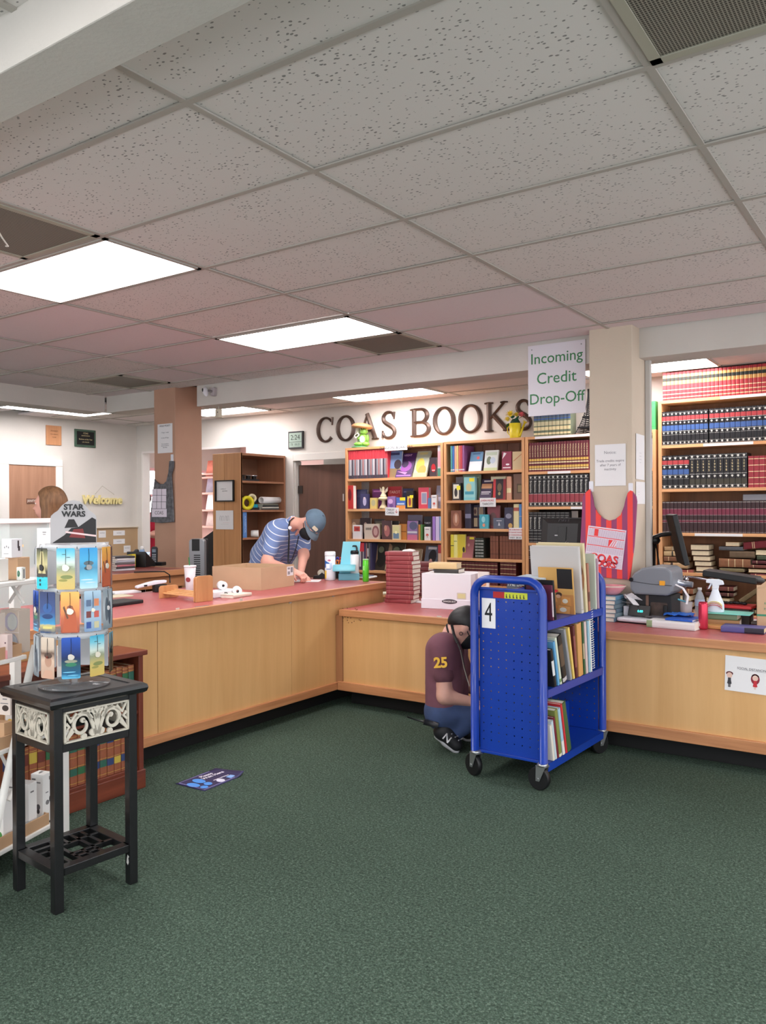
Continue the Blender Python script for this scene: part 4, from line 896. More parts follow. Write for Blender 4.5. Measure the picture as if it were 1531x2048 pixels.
cartbook(4.40, .010, .265, .21, R(7), (206,160,92), 'thin tan picture book with drawn school desks on its cover', z,
    spec=[(0,1,0,.42,(190,132,78)),(.55,.98,.55,.98,(34,32,34)),('p',[(.25,.22),(.52,.26),(.48,.42),(.28,.38)],(214,150,84)),('p',[(.62,.2),(.92,.18),(.9,.36),(.66,.38)],(214,150,84)),('p',[(.52,.02),(.86,.0),(.88,.16),(.56,.18)],(220,160,96)),('e',.36,.3,.08,.05,(232,226,210)),('e',.75,.28,.08,.05,(232,226,210)),('e',.68,.09,.1,.05,(232,226,210)),('e',.58,.42,.09,.05,(70,48,40)),('e',.56,.38,.07,.04,(214,170,140)),('e',.16,.14,.1,.09,(226,140,80)),('e',.42,.14,.09,.05,(222,130,70))], xs=CX1-.005)
cartbook(4.47, .028, .385, .30, R(8), (196,192,190), 'large grey hardcover towering over the top cart shelf', z, bands=((.05,.06,M((170,160,150), .5)),), xs=CX1+.01)
cartbook(4.53, .03, .40, .29, R(7), (214,200,160), 'cream hardcover with an orange figure behind the large grey one', z, spec=[('e',.8,.5,.2,.3,(196,140,100)),('e',.85,.6,.12,.1,(120,90,70))], xs=CX1+.01)
cartbook(4.60, .02, .28, .22, R(6), (176,120,100), 'rust coloured book beside the pale green folder', z, bands=((.2,.4,M((110,70,60), .5)),))
cartbook(4.70, .014, .33, .25, R(4), (196,206,190), 'pale green paper folder on the far end of the top cart shelf', z)
cartbook(4.745, .006, .30, .24, R(3), (206,170,190), 'thin pink folder behind the pale green one', z)
def lay(px_, py_, Y, w, l, t, z0, rz, rgb, label, pages=PAGEW, rx=0, spec=(), words=(), name='book', bands=(), ry=0, cat='book', X=None, stuff=False):
    """book lying flat: spine along its long side facing -Y before turning"""
    q = P(px_, py_, Y=Y) if Y is not None else Vector((X[0], X[1], 0))
    me = book_me(t, w, l, M(rgb, .5), bands, pages)
    T = Matrix.Translation((q[0], q[1], z0)) @ Matrix.Rotation(rz,4,'Z') @ Matrix.Rotation(ry,4,'Y') @ Matrix.Rotation(rx,4,'X') @ Matrix.Translation((-l/2, -w/2, t/2)) @ Matrix.Rotation(PI/2,4,'Y')
    o = put_book(me, T, label, None, name, stuff)
    return o
# things lying on the top shelf seen through the near frame
Lz = z+.004
lay(0,0,None,.20,.27,.03,Lz+.10,R(84),(226,222,216),'thick white paperback lying on the cart behind its near frame',X=(-1.93,4.33),pages=PAGEW)
lay(0,0,None,.20,.27,.05,Lz+.05,R(90),(214,206,196),'thick pale paperback at the bottom of the pile on the cart',X=(-1.93,4.33))
lay(0,0,None,.21,.28,.05,Lz,R(88),(150,120,92),'brown book under the pale paperbacks on the cart',X=(-1.94,4.33))
yb_ = cartbook(4.30, .03, .21, .15, R(-18), (232,208,50), 'yellow and grey paperback standing behind the near frame of the cart', z, xs=CX0+.20, spec=[(.0,1,.35,.9,(70,76,88)),(0,.4,.1,.32,(214,180,120))], words=[('THE BOOK', .2, (240,240,240), .5, .78)])
lay(0,0,None,.20,.28,.012,Lz+.135,R(80),(206,52,66),'red covered book on the pile behind the cart frame',X=(-1.90,4.42),rx=R(6),ry=R(-8))
lay(0,0,None,.18,.26,.012,Lz+.165,R(70),(30,30,32),'thin black book on the pile behind the cart frame',X=(-1.93,4.36),rx=R(4))
lay(0,0,None,.18,.26,.016,Lz+.185,R(95),(190,206,220),'pale blue booklet on top of the pile behind the cart frame',X=(-1.97,4.44))
z = ZS[1]
for a in ((4.12,.026,.21,.15,14,(28,28,30),'black paperback with white lettering at the near end of the middle cart shelf',((.3,.7,M((220,220,220), .5)),)),
          (4.165,.02,.25,.16,14,(96,160,206),'sky blue paperback on the middle cart shelf',()),
          (4.195,.022,.27,.18,15,(206,214,196),'white and green spined book on the middle cart shelf',((.05,.12,M((120,150,100), .5)),)),
          (4.235,.05,.275,.19,16,(34,32,32),'thick black book with a photograph on its spine on the cart',((.35,.8,M((92,74,60), .5)),(.02,.1,M((190,186,190), .5)))),
          (4.33,.024,.33,.22,17,(150,150,154),'grey hardcover leaning on the middle cart shelf',()),
          (4.37,.02,.36,.24,14,(232,200,110),'yellow hardcover leaning behind the grey one on the cart',()),
          (4.41,.022,.38,.24,9,(96,44,46),'tall maroon book on the middle cart shelf',((.2,.8,M((140,80,76), .5)),)),
          (4.45,.06,.40,.26,6,(206,152,92),'thick tan hardcover, tallest on the middle cart shelf',()),
          (4.525,.016,.36,.25,6,(60,96,60),'dark green thin book on the middle cart shelf',((.3,.6,M((180,170,140), .5)),)),
          (4.555,.026,.39,.26,6,(216,190,186),'pale pink book on the middle cart shelf',()),
          (4.60,.018,.34,.24,5,(150,190,206),'pale blue thin book on the middle cart shelf',()),
          (4.625,.014,.33,.23,5,(226,226,222),'white thin book on the middle cart shelf',())):
    cartbook(a[0], a[1], a[2], a[3], R(a[4]), a[6-1], a[6], z, bands=a[7])
nb = thing('spiral_notebook', 'teal spiral bound notebook with white coil on the cart', 'notebook', mat=CARTM @ Matrix.Translation((CX1-ox-.03, 4.66-oy, z+.004)) @ Matrix.Rotation(R(5),4,'X'))
MB().box(-.2,0,-.0,.035,0,.375).build('cover', M((34,150,128), .45), nb, bev=.002); MB().box(-.198,.001,.004,.031,.002,.373).build('pages', PAGEW, nb)
coil = MB()
for k in range(26):
    zz = .012+k*.014; coil.tube([(.022*math.cos(a)+.008, .0175+.021*math.sin(a), zz+.0012*a) for a in np.linspace(-2.6, 2.6, 9)], .0017, 5)
coil.build('coil', M((228,232,232), .4), nb)
z = ZS[2]
for a in ((4.10,.02,.20,.14,12,(226,220,206),'white paperback at the near end of the bottom cart shelf',()),
          (4.125,.024,.22,.15,13,(190,206,214),'pale blue paperback on the bottom cart shelf',()),
          (4.155,.016,.235,.15,13,(120,40,54),'wine red book on the bottom cart shelf',()),
          (4.18,.034,.27,.16,13,(132,140,74),'olive green book on the bottom cart shelf',((0,.06,M((226,220,200), .5)),)),
          (4.225,.03,.27,.16,14,(160,196,214),'pale blue and white book on the bottom cart shelf',((0,.3,M((226,224,220), .5)),)),
          (4.265,.018,.29,.17,14,(206,54,60),'red book on the bottom cart shelf',()),
          (4.29,.05,.29,.19,16,(70,98,58),'thick dark green book leaning at the end of the bottom cart row',())):
    cartbook(a[0], a[1], a[2], a[3], R(a[4]), a[5], a[6], z, bands=a[7])
for k in range(5): cartbook(4.14+k*.034, .026, .34-.01*(k%2), .14, R(5), ((226,222,220),(40,40,44),(206,200,196),(150,140,140),(60,56,60))[k], ['white','black','pale grey','grey brown','charcoal'][k]+' book in the rear row of the bottom cart shelf', z, xs=CX1-.225+.0, stuff=True)
# ------------------------------------------------------------------ things on the two counters
zL, zR = .8935, .7355
def at(px_, py_, z): return P(px_, py_, Z=z)
# open carton
CARD = M((196,164,132), .8, 0, .04, 6); CARDI = M((184,150,118), .85)
q0, q1, q2 = at(522, 1181, zL), at(588, 1171, zL), at(440, 1166, zL)
ang = math.atan2(q1[1]-q0[1], q1[0]-q0[0]); bl = (q1-q0).length; bw = .46; bh = P(522, 1136, X=q0[0])[2]-zL
cb = thing('cardboard_box', 'open brown cardboard box with a shipping label on the tall counter', 'box', (q0[0], q0[1], zL), ang)
w_, l_, h_ = bl, bw, bh   # x along near face, y going back
for n_, a in (('side', (0,w_,0,.004)), ('side', (0,w_,l_-.004,l_)), ('side', (0,.004,.004,l_-.004)), ('side', (w_-.004,w_,.004,l_-.004))): MB().box(a[0],a[1],a[2],a[3],0,h_).build('wall_panel', CARD, cb)
MB().box(.004,w_-.004,.004,l_-.004,0,.005).build('bottom', CARDI, cb)
MB().box(w_-.10,w_-.012,-.0008,.0002,h_-.085,h_-.012,0).box(w_-.05,w_-.02,-.001,.0,h_-.06,h_-.02,1).box(w_-.09,w_-.06,-.001,0,h_-.035,h_-.02,2).box(w_-.09,w_-.06,-.001,0,h_-.075,h_-.05,2).build('shipping_label', [PAPER, M((140,136,140), .7), M((150,146,150), .7)], cb)
# wooden book display rack with slats
BAM = wood((184,124,78), (206,148,98), 'Z', 5, .45); BAMX = wood((214,158,104), (230,178,122), 'Y', 6, .45)
q = at(407, 1203, zL); wr = thing('wooden_rack', 'low wooden slatted rack with two rounded end boards on the tall counter', 'rack', (q[0], q[1], zL), R(6))
def endb(x, wd, ht, tk, n='end_board'):
    pts = [(-wd/2,0),(wd/2,0)]+[(wd/2-.02+.02*math.cos(R(a)), ht-.02+.02*math.sin(R(a))) for a in (0,30,60,90)]+[(-wd/2+.02+.02*math.cos(R(a)), ht-.02+.02*math.sin(R(a))) for a in (90,120,150,180)]
    return MB().prism(pts, x, x+tk, 'X')
endb(0, .135, .17, .012).build('end_board', BAM, wr, bev=.002); endb(-.022, .13, .165, .012).build('end_board', BAM, wr, bev=.002); endb(-.40, .15, .085, .014).build('end_board', BAM, wr, bev=.002)
for k in range(4): MB().box(-.40,-.02,-.05+k*.03,-.032+k*.03,.03+.006*k,.038+.006*k).build('slat', BAMX, wr, bev=.001)
wr.rotation_euler.z = math.atan2(at(293,1190,zL)[1]-q[1], at(293,1190,zL)[0]-q[0])+PI
# paper rolls and a white card reader
q = at(440, 1192, zL)
pr = thing('receipt_printer', 'small white printer base with a black cable on the tall counter', 'printer', (q[0]+.02, q[1]-.02, zL), R(100))
MB().box(-.13,.13,-.05,.05,0,.045).build('body', M((226,226,230), .4), pr, bev=.008); MB().tube([(-.02,-.051,.03),(.0,-.058,.028),(.01,-.06,.015),(-.005,-.056,.004)], .003, 6).build('cable', BLACK, pr)
def roll(x, y, z0, r, l, rz, label, standing=False, rgb=(236,235,238)):
    T = xf((x, y, z0), rz)
    o = MB().lathe([(r*.32,-l/2),(r,-l/2),(r,l/2),(r*.32,l/2),(r*.32,-l/2)], 24, 0, Matrix.Identity(4) if standing else Matrix.Rotation(PI/2,4,'X'), True, False).build('paper_roll', M(rgb, .7), None, mat=T); tag(o, label, 'paper roll')
    MB().lathe([(r*.3,-l/2+.001),(r*.32,-l/2+.001),(r*.32,l/2-.001),(r*.3,l/2-.001),(r*.3,-l/2+.001)], 14, 0, Matrix.Identity(4) if standing else Matrix.Rotation(PI/2,4,'X'), True, False).build('core', M((120,120,126), .6), o)
roll(q[0]+.02, q[1]+.0, zL+.045+.03, .03, .07, R(60), 'white paper roll lying on top of the small printer')
roll(q[0]+.08, q[1]+.085, zL+.033, .032, .08, R(50), 'white paper roll with its dark core showing beside the small printer')
q2 = at(437, 1166, zL); roll(q2[0], q2[1], zL+.03, .035, .06, 0, 'grey paper roll standing behind the small printer', True, (170,170,176))
q = at(470, 1194, zL); lay(0,0,None,.13,.20,.022,zL,R(96),(222,206,190),'pale paperback lying between the small printer and the carton',X=(q[0]-.02,q[1]+.02))
# scanner and dark books at the left end
q = at(312, 1184, zL); sn = thing('label_scanner', 'white and black handheld label scanner lying on the tall counter', 'scanner', (q[0], q[1], zL), R(70))
MB().box(-.02,.075,-.03,.03,0,.055).build('base', BLACK, sn, bev=.006)
MB().prism([(-.15,.035),(-.02,.055),(.07,.065),(.075,.085),(.0,.085),(-.06,.075),(-.15,.052)], -.028, .028, 'Y').build('head', M((222,222,230), .35), sn, bev=.006); MB().box(-.10,-.075,-.0285,.0285,.048,.06).build('button', BLACK, sn)
q = at(262, 1208, zL); lay(0,0,None,.17,.26,.022,zL,R(96),(26,26,28),'black hardcover with pale pages lying on the near end of the tall counter',X=(q[0]-.05,q[1]-.06))
q = at(256, 1199, zL); lay(0,0,None,.14,.20,.008,zL+.0225,R(80),(206,196,170),'thin cream booklet on the black hardcover',X=(q[0]-.04,q[1]-.08))
q = at(262, 1186, zL); tag(MB().box(-.10,.10,-.07,.07,0,.012).build('paper_pile', PAPER, None, (q[0]-.05,q[1]-.02,zL+.0003), (0,0,R(75)), bev=.001), 'low pile of white papers at the back of the tall counter', 'papers')
# drink cup
q = at(380, 1183, zL); cu = thing('drink_cup', 'translucent iced drink cup with a green straw on the tall counter', 'cup', (q[0], q[1], zL))
hc = P(377, 1131, X=q[0])[2]-zL
MB().lathe([(.0,0),(.028,0),(.030,.003),(.043,hc-.012),(.041,hc-.012),(.029,.006),(0,.006)], 22, cap=False).build('cup_body', M((226,218,222), .3, alpha=.9), cu); MB().lathe([(.045,hc-.012),(.047,hc-.006),(.045,hc),(.0,hc)], 22).build('lid', M((236,230,234), .3), cu)
MB().tube([(0,0,hc-.04),(-.012,.0,hc+.06)], .0035, 8).build('straw', M((40,130,70), .4), cu)
em = MB(); em.prism([(.018*math.cos(2*PI*k/16), .018*math.sin(2*PI*k/16)) for k in range(16)], 0, .001, 'Y', T=xf((.018,-.0355,.09), R(25), R(6))); em.build('emblem', M((150,60,66), .6), cu)
# wipes canister
q = at(660, 1160, zL); wc = thing('wipes_canister', 'white and blue canister of cleaning wipes on the tall counter', 'canister', (q[0], q[1], zL)); rq = .045; hq = P(660, 1103, X=q[0])[2]-zL
MB().lathe([(rq*.93,0),(rq,.006),(rq,hq-.035)], 28).build('body', [ramp_mat([(0,(226,230,236)),(.05,(226,230,236)),(.9,(228,232,240)),(1,(228,232,240))], size=hq)], wc)
MB().lathe([(rq*1.03,hq-.036),(rq*1.05,hq-.03),(rq*1.03,hq-.006),(rq*.9,hq)], 28).build('lid', M((234,234,238), .35), wc)
def wrap(r, a0, a1, z0, z1, slope=0, n=8):
    v, f = [], []
    for k in range(n+1):
        a = R(a0+(a1-a0)*k/n); v += [(r*math.cos(a), r*math.sin(a), z0), (r*math.cos(a), r*math.sin(a), z1+slope*k/n)]
    for k in range(n): f.append((2*k, 2*k+2, 2*k+3, 2*k+1))
    return v, f
wl = MB()
wl.add(*wrap(rq+.0005, -150, -60, hq*.58, hq*.74, -.03+.06*0), 0); wl.add(*wrap(rq+.0006, -150, -105, hq*.44, hq*.6, .0), 0); wl.add(*wrap(rq+.0005, -150, -95, hq*.06, hq*.34, .0), 1); wl.add(*wrap(rq+.0007, -60, -30, hq*.40, hq*.62), 2); wl.add(*wrap(rq+.0007, -95, -45, hq*.38, hq*.41), 3)
wl.build('label_print', [M((52,112,190), .4), M((240,206,90), .4), M((196,216,240), .4), M((90,140,200), .4)], wc)
ov = MB().prism([(.014*math.cos(2*PI*k/16), .008*math.sin(2*PI*k/16)) for k in range(16)], 0, .001, 'Y', T=xf((rq*math.cos(R(-62))*1.01, rq*math.sin(R(-62))*1.01, hq*.70), R(28))); ov.build('emblem', M((206,120,150), .5), wc)
# scissors cup behind
q = at(683, 1155, zL); pc = thing('pen_cup', 'black pen cup holding orange and red handled scissors', 'pen cup', (q[0]+.02, q[1]-.05, zL))
MB().lathe([(.038,0),(.042,.09),(.039,.09),(.036,.005),(0,.005)], 18, cap=False).build('cup', BLACK, pc)
def ringh(cx, cy, cz, r, rgb, rz=0): MB().tube([(cx+r*math.cos(a), cy, cz+1.35*r*math.sin(a)) for a in np.linspace(0, 2*PI, 15)[:-1]], .006, 8, closed=True, T=Matrix.Rotation(rz,4,'Z')).build('scissor_handle', M(rgb, .35), pc)
ringh(.012,-.01,.13,.017,(226,110,40)); ringh(-.02,-.012,.135,.016,(232,140,50)); ringh(.0,.015,.155,.017,(200,40,44)); ringh(.035,.01,.15,.016,(190,36,40)); ringh(-.035,.012,.16,.015,(60,70,180))
for dx, c in ((-.02,(222,196,90)),(.02,(206,206,206))): MB().tube([(dx,0,.02),(dx*1.2,-.01,.12)], .005, 6).build('blade', M(c, .4), pc)
# blue cardboard folder standing open
BLUC = M((132,206,222), .6)
q = at(690, 1160, zL); fo = thing('cardboard_folder', 'light blue cardboard folder propped open on the tall counter', 'folder', (q[0], q[1], zL), R(34))
hf = P(700, 1083, X=q[0])[2]-zL
MB().prism([(-.06,.0),(.10,.0),(.13,hf),(-.02,hf)], .05, .053, 'Y').build('back_flap', BLUC, fo)
fl = MB(); n=8
for k in range(n+1):
    a = k/n; fl.v += [(-.10+.03*a*0, -.07*math.sin(a*1.5)-.02, .10-.05*a*a+.03), (.09, -.07*math.sin(a*1.5)-.02, .10-.05*a*a+.03)]
for k in range(n): fl.f.append((2*k,2*k+1,2*k+3,2*k+2)); fl.mi.append(0); fl.sm.append(True)
fo2 = fl.build('front_flap', BLUC, fo); s_ = fo2.modifiers.new('s','SOLIDIFY'); s_.thickness = .0015
MB().box(-.055,.12,-.03,.05,0,.055).build('tray', M((110,176,196), .6), fo, bev=.002)
MB().box(-.10,.09,-.021,.051,.127,.130).build('middle_flap', BLUC, fo)
# insulated bottle and green tumbler
q = at(709, 1159, zL); hb = P(709, 1091, X=q[0])[2]-zL; wb = thing('water_bottle', 'white insulated water bottle with black loop lid on the tall counter', 'bottle', (q[0], q[1], zL)); rb = .037
MB().lathe([(rb*.95,.012),(rb,.016),(rb,hb*.70),(rb*.92,hb*.735)], 26).build('body', M((232,232,234), .35), wb); MB().lathe([(rb*.9,0),(rb*.97,.004),(rb*.97,.012)], 26).build('base_ring', CHROME, wb); MB().lathe([(rb*.9,hb*.735),(rb*.9,hb*.76)], 26).build('neck_ring', CHROME, wb)
MB().lathe([(rb*.97,hb*.76),(rb*.97,hb*.82),(rb*.85,hb*.855),(rb*.5,hb*.86)], 26).build('lid', BLACK, wb, bev=0)
MB().tube([(-.024,0,hb*.85),(-.024,0,hb*.93),(-.016,0,hb*.985),(.016,0,hb*.985),(.024,0,hb*.93),(.024,0,hb*.85)], .0075, 8).build('loop_handle', BLACK, wb)
q = at(731, 1163, zL); hg_ = P(729, 1118, X=q[0])[2]-zL; gt = thing('tumbler', 'slim bright green tumbler beside the white bottle', 'tumbler', (q[0], q[1], zL))
MB().lathe([(.022,0),(.025,.004),(.026,hg_*.55),(.024,hg_*.95)], 20).build('body', M((88,196,44), .35), gt); MB().lathe([(.025,hg_*.95),(.024,hg_)], 20).build('rim', M((170,214,160), .35), gt); MB().box(-.008,.008,-.0275,-.024,hg_*.5,hg_*.7).build('mark', M((150,226,120), .4), gt)
q = at(752, 1152, zL); tb = thing('tray', 'white tray of papers at the far end of the tall counter', 'tray', (q[0]+.0, q[1]-.20, zL), R(10)); MB().box(-.13,.10,-.08,.08,0,.014).build('base', WHITE, tb, bev=.005); MB().box(-.12,.08,-.06,.05,.0145,.022).build('photo_pack', M((92,104,128), .4, 0, .4, 30), tb)
# receipt scraps by the man
q = at(612, 1163, zL); tag(MB().box(-.14,.14,-.10,.10,0,.003).build('open_booklet', PAPER, None, (q[0]-.05,q[1]+.03,zL+.0003), (0,0,R(32))), 'thin white booklet lying under the hand of the man in the cap', 'booklet')
q = at(640, 1157, zL); tk = thing('tape_dispenser', 'black and clear tape dispenser beside the wipes canister', 'tape dispenser', (q[0]-.0, q[1]-.02, zL), R(30))
MB().prism([(-.05,0),(.05,0),(.055,.035),(.03,.055),(.0,.03),(-.04,.028)], -.014, .014, 'Y').build('base', BLACK, tk, bev=.003); MB().lathe([(.012,-.01),(.03,-.01),(.03,.01),(.012,.01)], 18, 0, xf((.02,0,.05), rx=PI/2)).build('tape', M((206,206,190), .3), tk)
# ------------------------------------------------------------------ wall letters
LET = M((92,74,66), .35, .55, .15, 6)
def stroke(mb, pts, ws, dep=.026):
    n = len(pts); k0 = len(mb.v); ws = ws if isinstance(ws, (list, tuple)) else [ws]*n
    closed = math.hypot(pts[0][0]-pts[-1][0], pts[0][1]-pts[-1][1]) < 1e-6
    for i in range(n):
        a = pts[i-1] if i else (pts[-2] if closed else pts[0]); b = pts[i+1] if i < n-1 else (pts[1] if closed else pts[-1])
        dx, dy = b[0]-a[0], b[1]-a[1]; l = math.hypot(dx, dy) or 1; nx, ny = -dy/l, dx/l; w = ws[i]
        for s, dd in ((1,0),(1,dep*.55),(0,dep),(-1,dep*.55),(-1,0)): mb.v.append((pts[i][0]+nx*w*s, -dd, pts[i][1]+ny*w*s))
    for i in range(n-1):
        for j in range(4): mb.f.append((k0+i*5+j, k0+i*5+j+1, k0+i*5+6+j, k0+i*5+5+j)); mb.mi.append(0); mb.sm.append(False)
    if not closed:
        mb.f.append(tuple(k0+j for j in range(4,-1,-1))); mb.f.append(tuple(k0+(n-1)*5+j for j in range(5))); mb.mi += [0,0]; mb.sm += [False,False]
def letter(ch, w, h):
    mb = MB(); tk, tn = .026, .013
    def arc(cx, cy, rx, ry, a0, a1, n=22, ph=0):
        A = [R(a0+(a1-a0)*i/n) for i in range(n+1)]
        return [(cx+rx*math.cos(a), cy+ry*math.sin(a)) for a in A], [tn+(tk-tn)*abs(math.cos(a))**1.3 for a in A]
    def serif(x, y, l): stroke(mb, [(x-l, y), (x, y+.002), (x+l, y)], [.008,.011,.008])
    if ch == 'O': p, q = arc(w/2, h/2, w/2-tk, h/2-tn, 0, 360, 36); stroke(mb, p[:-1]+[p[0]], q)
    if ch == 'C':
        p, q = arc(w*.52, h/2, w*.5-tk*.8, h/2-tn, 42, 318, 30); q = [v if i > 3 else tn for i, v in enumerate(q)]; stroke(mb, p, q)
        stroke(mb, [(p[0][0]+.012, p[0][1]-.045), (p[0][0]+.018, h*.97)], [.007,.012])
    if ch == 'A':
        stroke(mb, [(w*.12,.01),(w*.5,h*.96)], tn); stroke(mb, [(w*.86,.01),(w*.48,h*.985)], tk); stroke(mb, [(w*.24,h*.34),(w*.72,h*.34)], tn*.8); serif(w*.12,.008,.038); serif(w*.87,.008,.045)
    if ch == 'S':
        c = [(.80,.80),(.70,.93),(.5,.97),(.3,.93),(.17,.80),(.2,.66),(.36,.56),(.56,.48),(.76,.38),(.86,.24),(.78,.1),(.58,.03),(.36,.04),(.2,.12),(.13,.26)]
        c2 = []
        for i in range(len(c)-1):
            a, b = c[i], c[i+1]; p0 = c[i-1] if i else a; p3 = c[i+2] if i+2 < len(c) else b
            for t in (0, .33, .66):
                f = lambda k: .5*(2*a[k]+(b[k]-p0[k])*t+(2*p0[k]-5*a[k]+4*b[k]-p3[k])*t*t+(3*a[k]-p0[k]-3*b[k]+p3[k])*t**3)
                c2.append((f(0)*w, f(1)*h))
        n = len(c2); stroke(mb, c2, [tn+(tk-tn)*math.sin(PI*i/(n-1))**2 for i in range(n)])
        stroke(mb, [(w*.82,h*.70),(w*.84,h*.97)], [.007,.012]); stroke(mb, [(w*.11,h*.03),(w*.12,h*.3)], [.012,.007])
    if ch in 'BK': stroke(mb, [(w*.2,.005),(w*.2,h-.005)], tk); 
    if ch == 'B':
        serif(w*.14,.008,.03); serif(w*.14,h-.008,.03)
        p, q = arc(w*.5, h*.745, w*.30, h*.235, 92, -90, 14); stroke(mb, [(w*.2,h*.98)]+p+[(w*.2,h*.51)], [tn]+q+[tn])
        p, q = arc(w*.5, h*.27, w*.38, h*.25, 88, -90, 14); stroke(mb, [(w*.2,h*.52)]+p+[(w*.2,h*.02)], [tn]+q+[tn])
    if ch == 'K':
        serif(w*.2,.008,.05); serif(w*.2,h-.008,.05); stroke(mb, [(w*.22,h*.42),(w*.78,h*.97)], tn); stroke(mb, [(w*.38,h*.56),(w*.88,.012)], tk); serif(w*.78,h-.008,.04); serif(w*.9,.008,.045)
    return mb
for ch, a, b in (('C',633.5,669),('O',673,711),('A',714,757),('S',762,794),('B',820,863),('O',866,911),('O',917,965),('K',968,1020),('S',1030,1065)):
    x0, x1 = P(a, 850, Y=YB)[0], P(b, 850, Y=YB)[0]
    o = letter(ch, x1-x0, .315).build('wall_letter', LET, None, (x0, YB-.001, 2.318))
    lab = {'C':'bronze letter C on the back wall', 'A':'bronze letter A on the back wall behind the frog figurine', 'B':'bronze letter B on the back wall', 'K':'bronze letter K on the back wall beside the yellow can'}.get(ch)
    lab = lab or {673:'bronze letter O on the back wall next to the C', 866:'bronze letter O on the back wall right after the B', 917:'bronze letter O on the back wall right before the K', 762:'bronze letter S on the back wall between A and B', 1030:'bronze letter S on the back wall behind the paper sign'}[a]
    tag(o, lab, 'letter', 'bronze wall letters')
# clock, frames
a, b = P(579,864,Y=YB), P(608,897,Y=YB)
ck = thing('digital_clock', 'black digital wall clock with a green grey display', 'clock', ((a[0]+b[0])/2, YB-.001, b[2]))
w_, h_ = b[0]-a[0], a[2]-b[2]; MB().box(-w_/2,w_/2,-.03,0,0,h_).build('case', DARK, ck, bev=.004); MB().box(-w_/2+.016,w_/2-.016,-.031,-.029,.02,h_-.02).build('display', M((150,170,158), .3), ck)
text('2:24', .09, M((40,50,46), .5), ck, (0,-.0315,h_*.64), (PI/2,0,0), 'digits'); MB().box(-w_/2+.016,w_/2-.016,-.0315,-.0305,h_*.38,h_*.40).build('divider', DARK, ck); text('73  10-21', .04, M((40,50,46), .5), ck, (0,-.0315,h_*.24), (PI/2,0,0), 'digits')
def plaque(px0, py0, px1, py1, m0, m1, lab, lines, ins=.03, ink=INK):
    a, b = P(px0,py0,X=XL), P(px1,py1,X=XL); w, h = b[1]-a[1], a[2]-b[2]
    t = thing('wall_plaque', lab, 'plaque', (XL, (a[1]+b[1])/2, b[2]), PI/2)
    MB().box(-w/2,w/2,-.02,0,0,h).build('board', m0, t, bev=.005)
    if m1: MB().box(-w/2+ins,w/2-ins,-.0225,-.02,ins,h-ins).build('plate', m1, t)
    for s, sz, v in lines: text(s, sz, ink, t, (0,-.0232,v*h), (PI/2,0,0))
plaque(91,850,121.5,891.5, wood((186,128,88),(206,148,104),'Z',6), None, 'plain light wood award plaque above the wooden door', [('AWARD', .03, .72), ('FOR SERVICE', .02, .55), ('COAS', .022, .4)], ink=M((120,84,58), .6))
plaque(148,857.5,190,896, M((70,96,80), .4, 0, .2, 20), BLACK, 'green marbled award plaque with black plate on the left wall', [('COAS', .03, .78), ('DOWNTOWN', .02, .64), ('Business of the Year', .026, .44), ('LAS CRUCES', .02, .28)], ink=GOLDP)
# welcome sign
a, b = P(168,988,X=XL), P(236,1012,X=XL)
ws = thing('welcome_sign', 'yellow hanging Welcome sign on the left wall', 'sign', (XL+.02, (a[1]+b[1])/2, (a[2]+b[2])/2-.0), PI/2)
text('Welcome', .165, M((228,212,150), .6, 0, .15, 30), ws, (0,0,0), (PI/2,0,0), 'lettering', ext=.012, shear=.15, bold=.006)
MB().tube([(-.12,-.002,.08),(0,-.002,.2),(.2,-.002,.08)], .0022, 5).build('wire', M((150,140,120), .5), ws)
for k, (u, v) in enumerate(((200,1062),(231,1062),(231,1079),(198,1085),(250,1092))):
    q = P(u, v, X=XL+.013); s = .10 if k not in (0, 4) else .06
    t = tag(MB().box(0,.0012,-s,s,-.035-(.03 if k in (0,4) else 0),.035).build('notice_card', PAPER, None, (XL+.0126, q[1]+s*.6, q[2]-.03)), ['small square notice card at the edge of the tan board','long notice card at the top of the tan board','long notice card below another on the tan board','wide notice card low on the tan board','small notice card beside the phone on the tan board'][k], 'notice')
    text('NOTICE', .022, GREYINK, t, (.0014,0,0), (PI/2,0,PI/2))
# ------------------------------------------------------------------ paper sheets, hanging sign, totes
GREEN = M((62,128,82), .6)
a, b = P(1055,693,Y=5.665), P(1170,819,Y=5.665); w_, h_ = b[0]-a[0], 2.712-2.185
hs = thing('hanging_sign', 'white hanging sign reading Incoming Credit Drop-Off in green', 'sign', ((a[0]+b[0])/2, 5.668, 2.185))
MB().box(-w_/2,w_/2,0,.006,0,h_).build('board', M((222,218,226), .6), hs)
for k, s in enumerate(('Incoming','Credit','Drop-Off')): text(s, .112 if k != 1 else .118, GREEN, hs, (0,-.001,h_*(.80-.285*k)), (PI/2,0,0), 'lettering', bold=.0004)
for s in (-1, 1): MB().lathe([(.005,0),(.004,.003)], 8, 0, xf((s*(w_/2-.03),0,h_-.03), rx=PI/2)).build('screw', STEEL, hs)
def sheet(px0, py0, px1, py1, Y=None, X=None, lab='', lines=(), name='notice_sheet', tilt=0):
    if Y is not None:
        a, b = P(px0,py0,Y=Y), P(px1,py1,Y=Y); w, h = b[0]-a[0], a[2]-b[2]; loc = ((a[0]+b[0])/2, Y, (a[2]+b[2])/2); rz = 0
    else:
        a, b = P(px0,py0,X=X), P(px1,py1,X=X); w, h = b[1]-a[1], a[2]-b[2]; loc = (X, (a[1]+b[1])/2, (a[2]+b[2])/2); rz = PI/2
    o = MB().box(-w/2,w/2,-.001,0,-h/2,h/2).build(name, PAPER, None, loc, (0,tilt,rz)); tag(o, lab, 'notice')
    for s, sz, m_, u, v in lines: text(s, sz*h, m_, o, (u*w,-.0014,v*h), (PI/2,0,0))
    return o
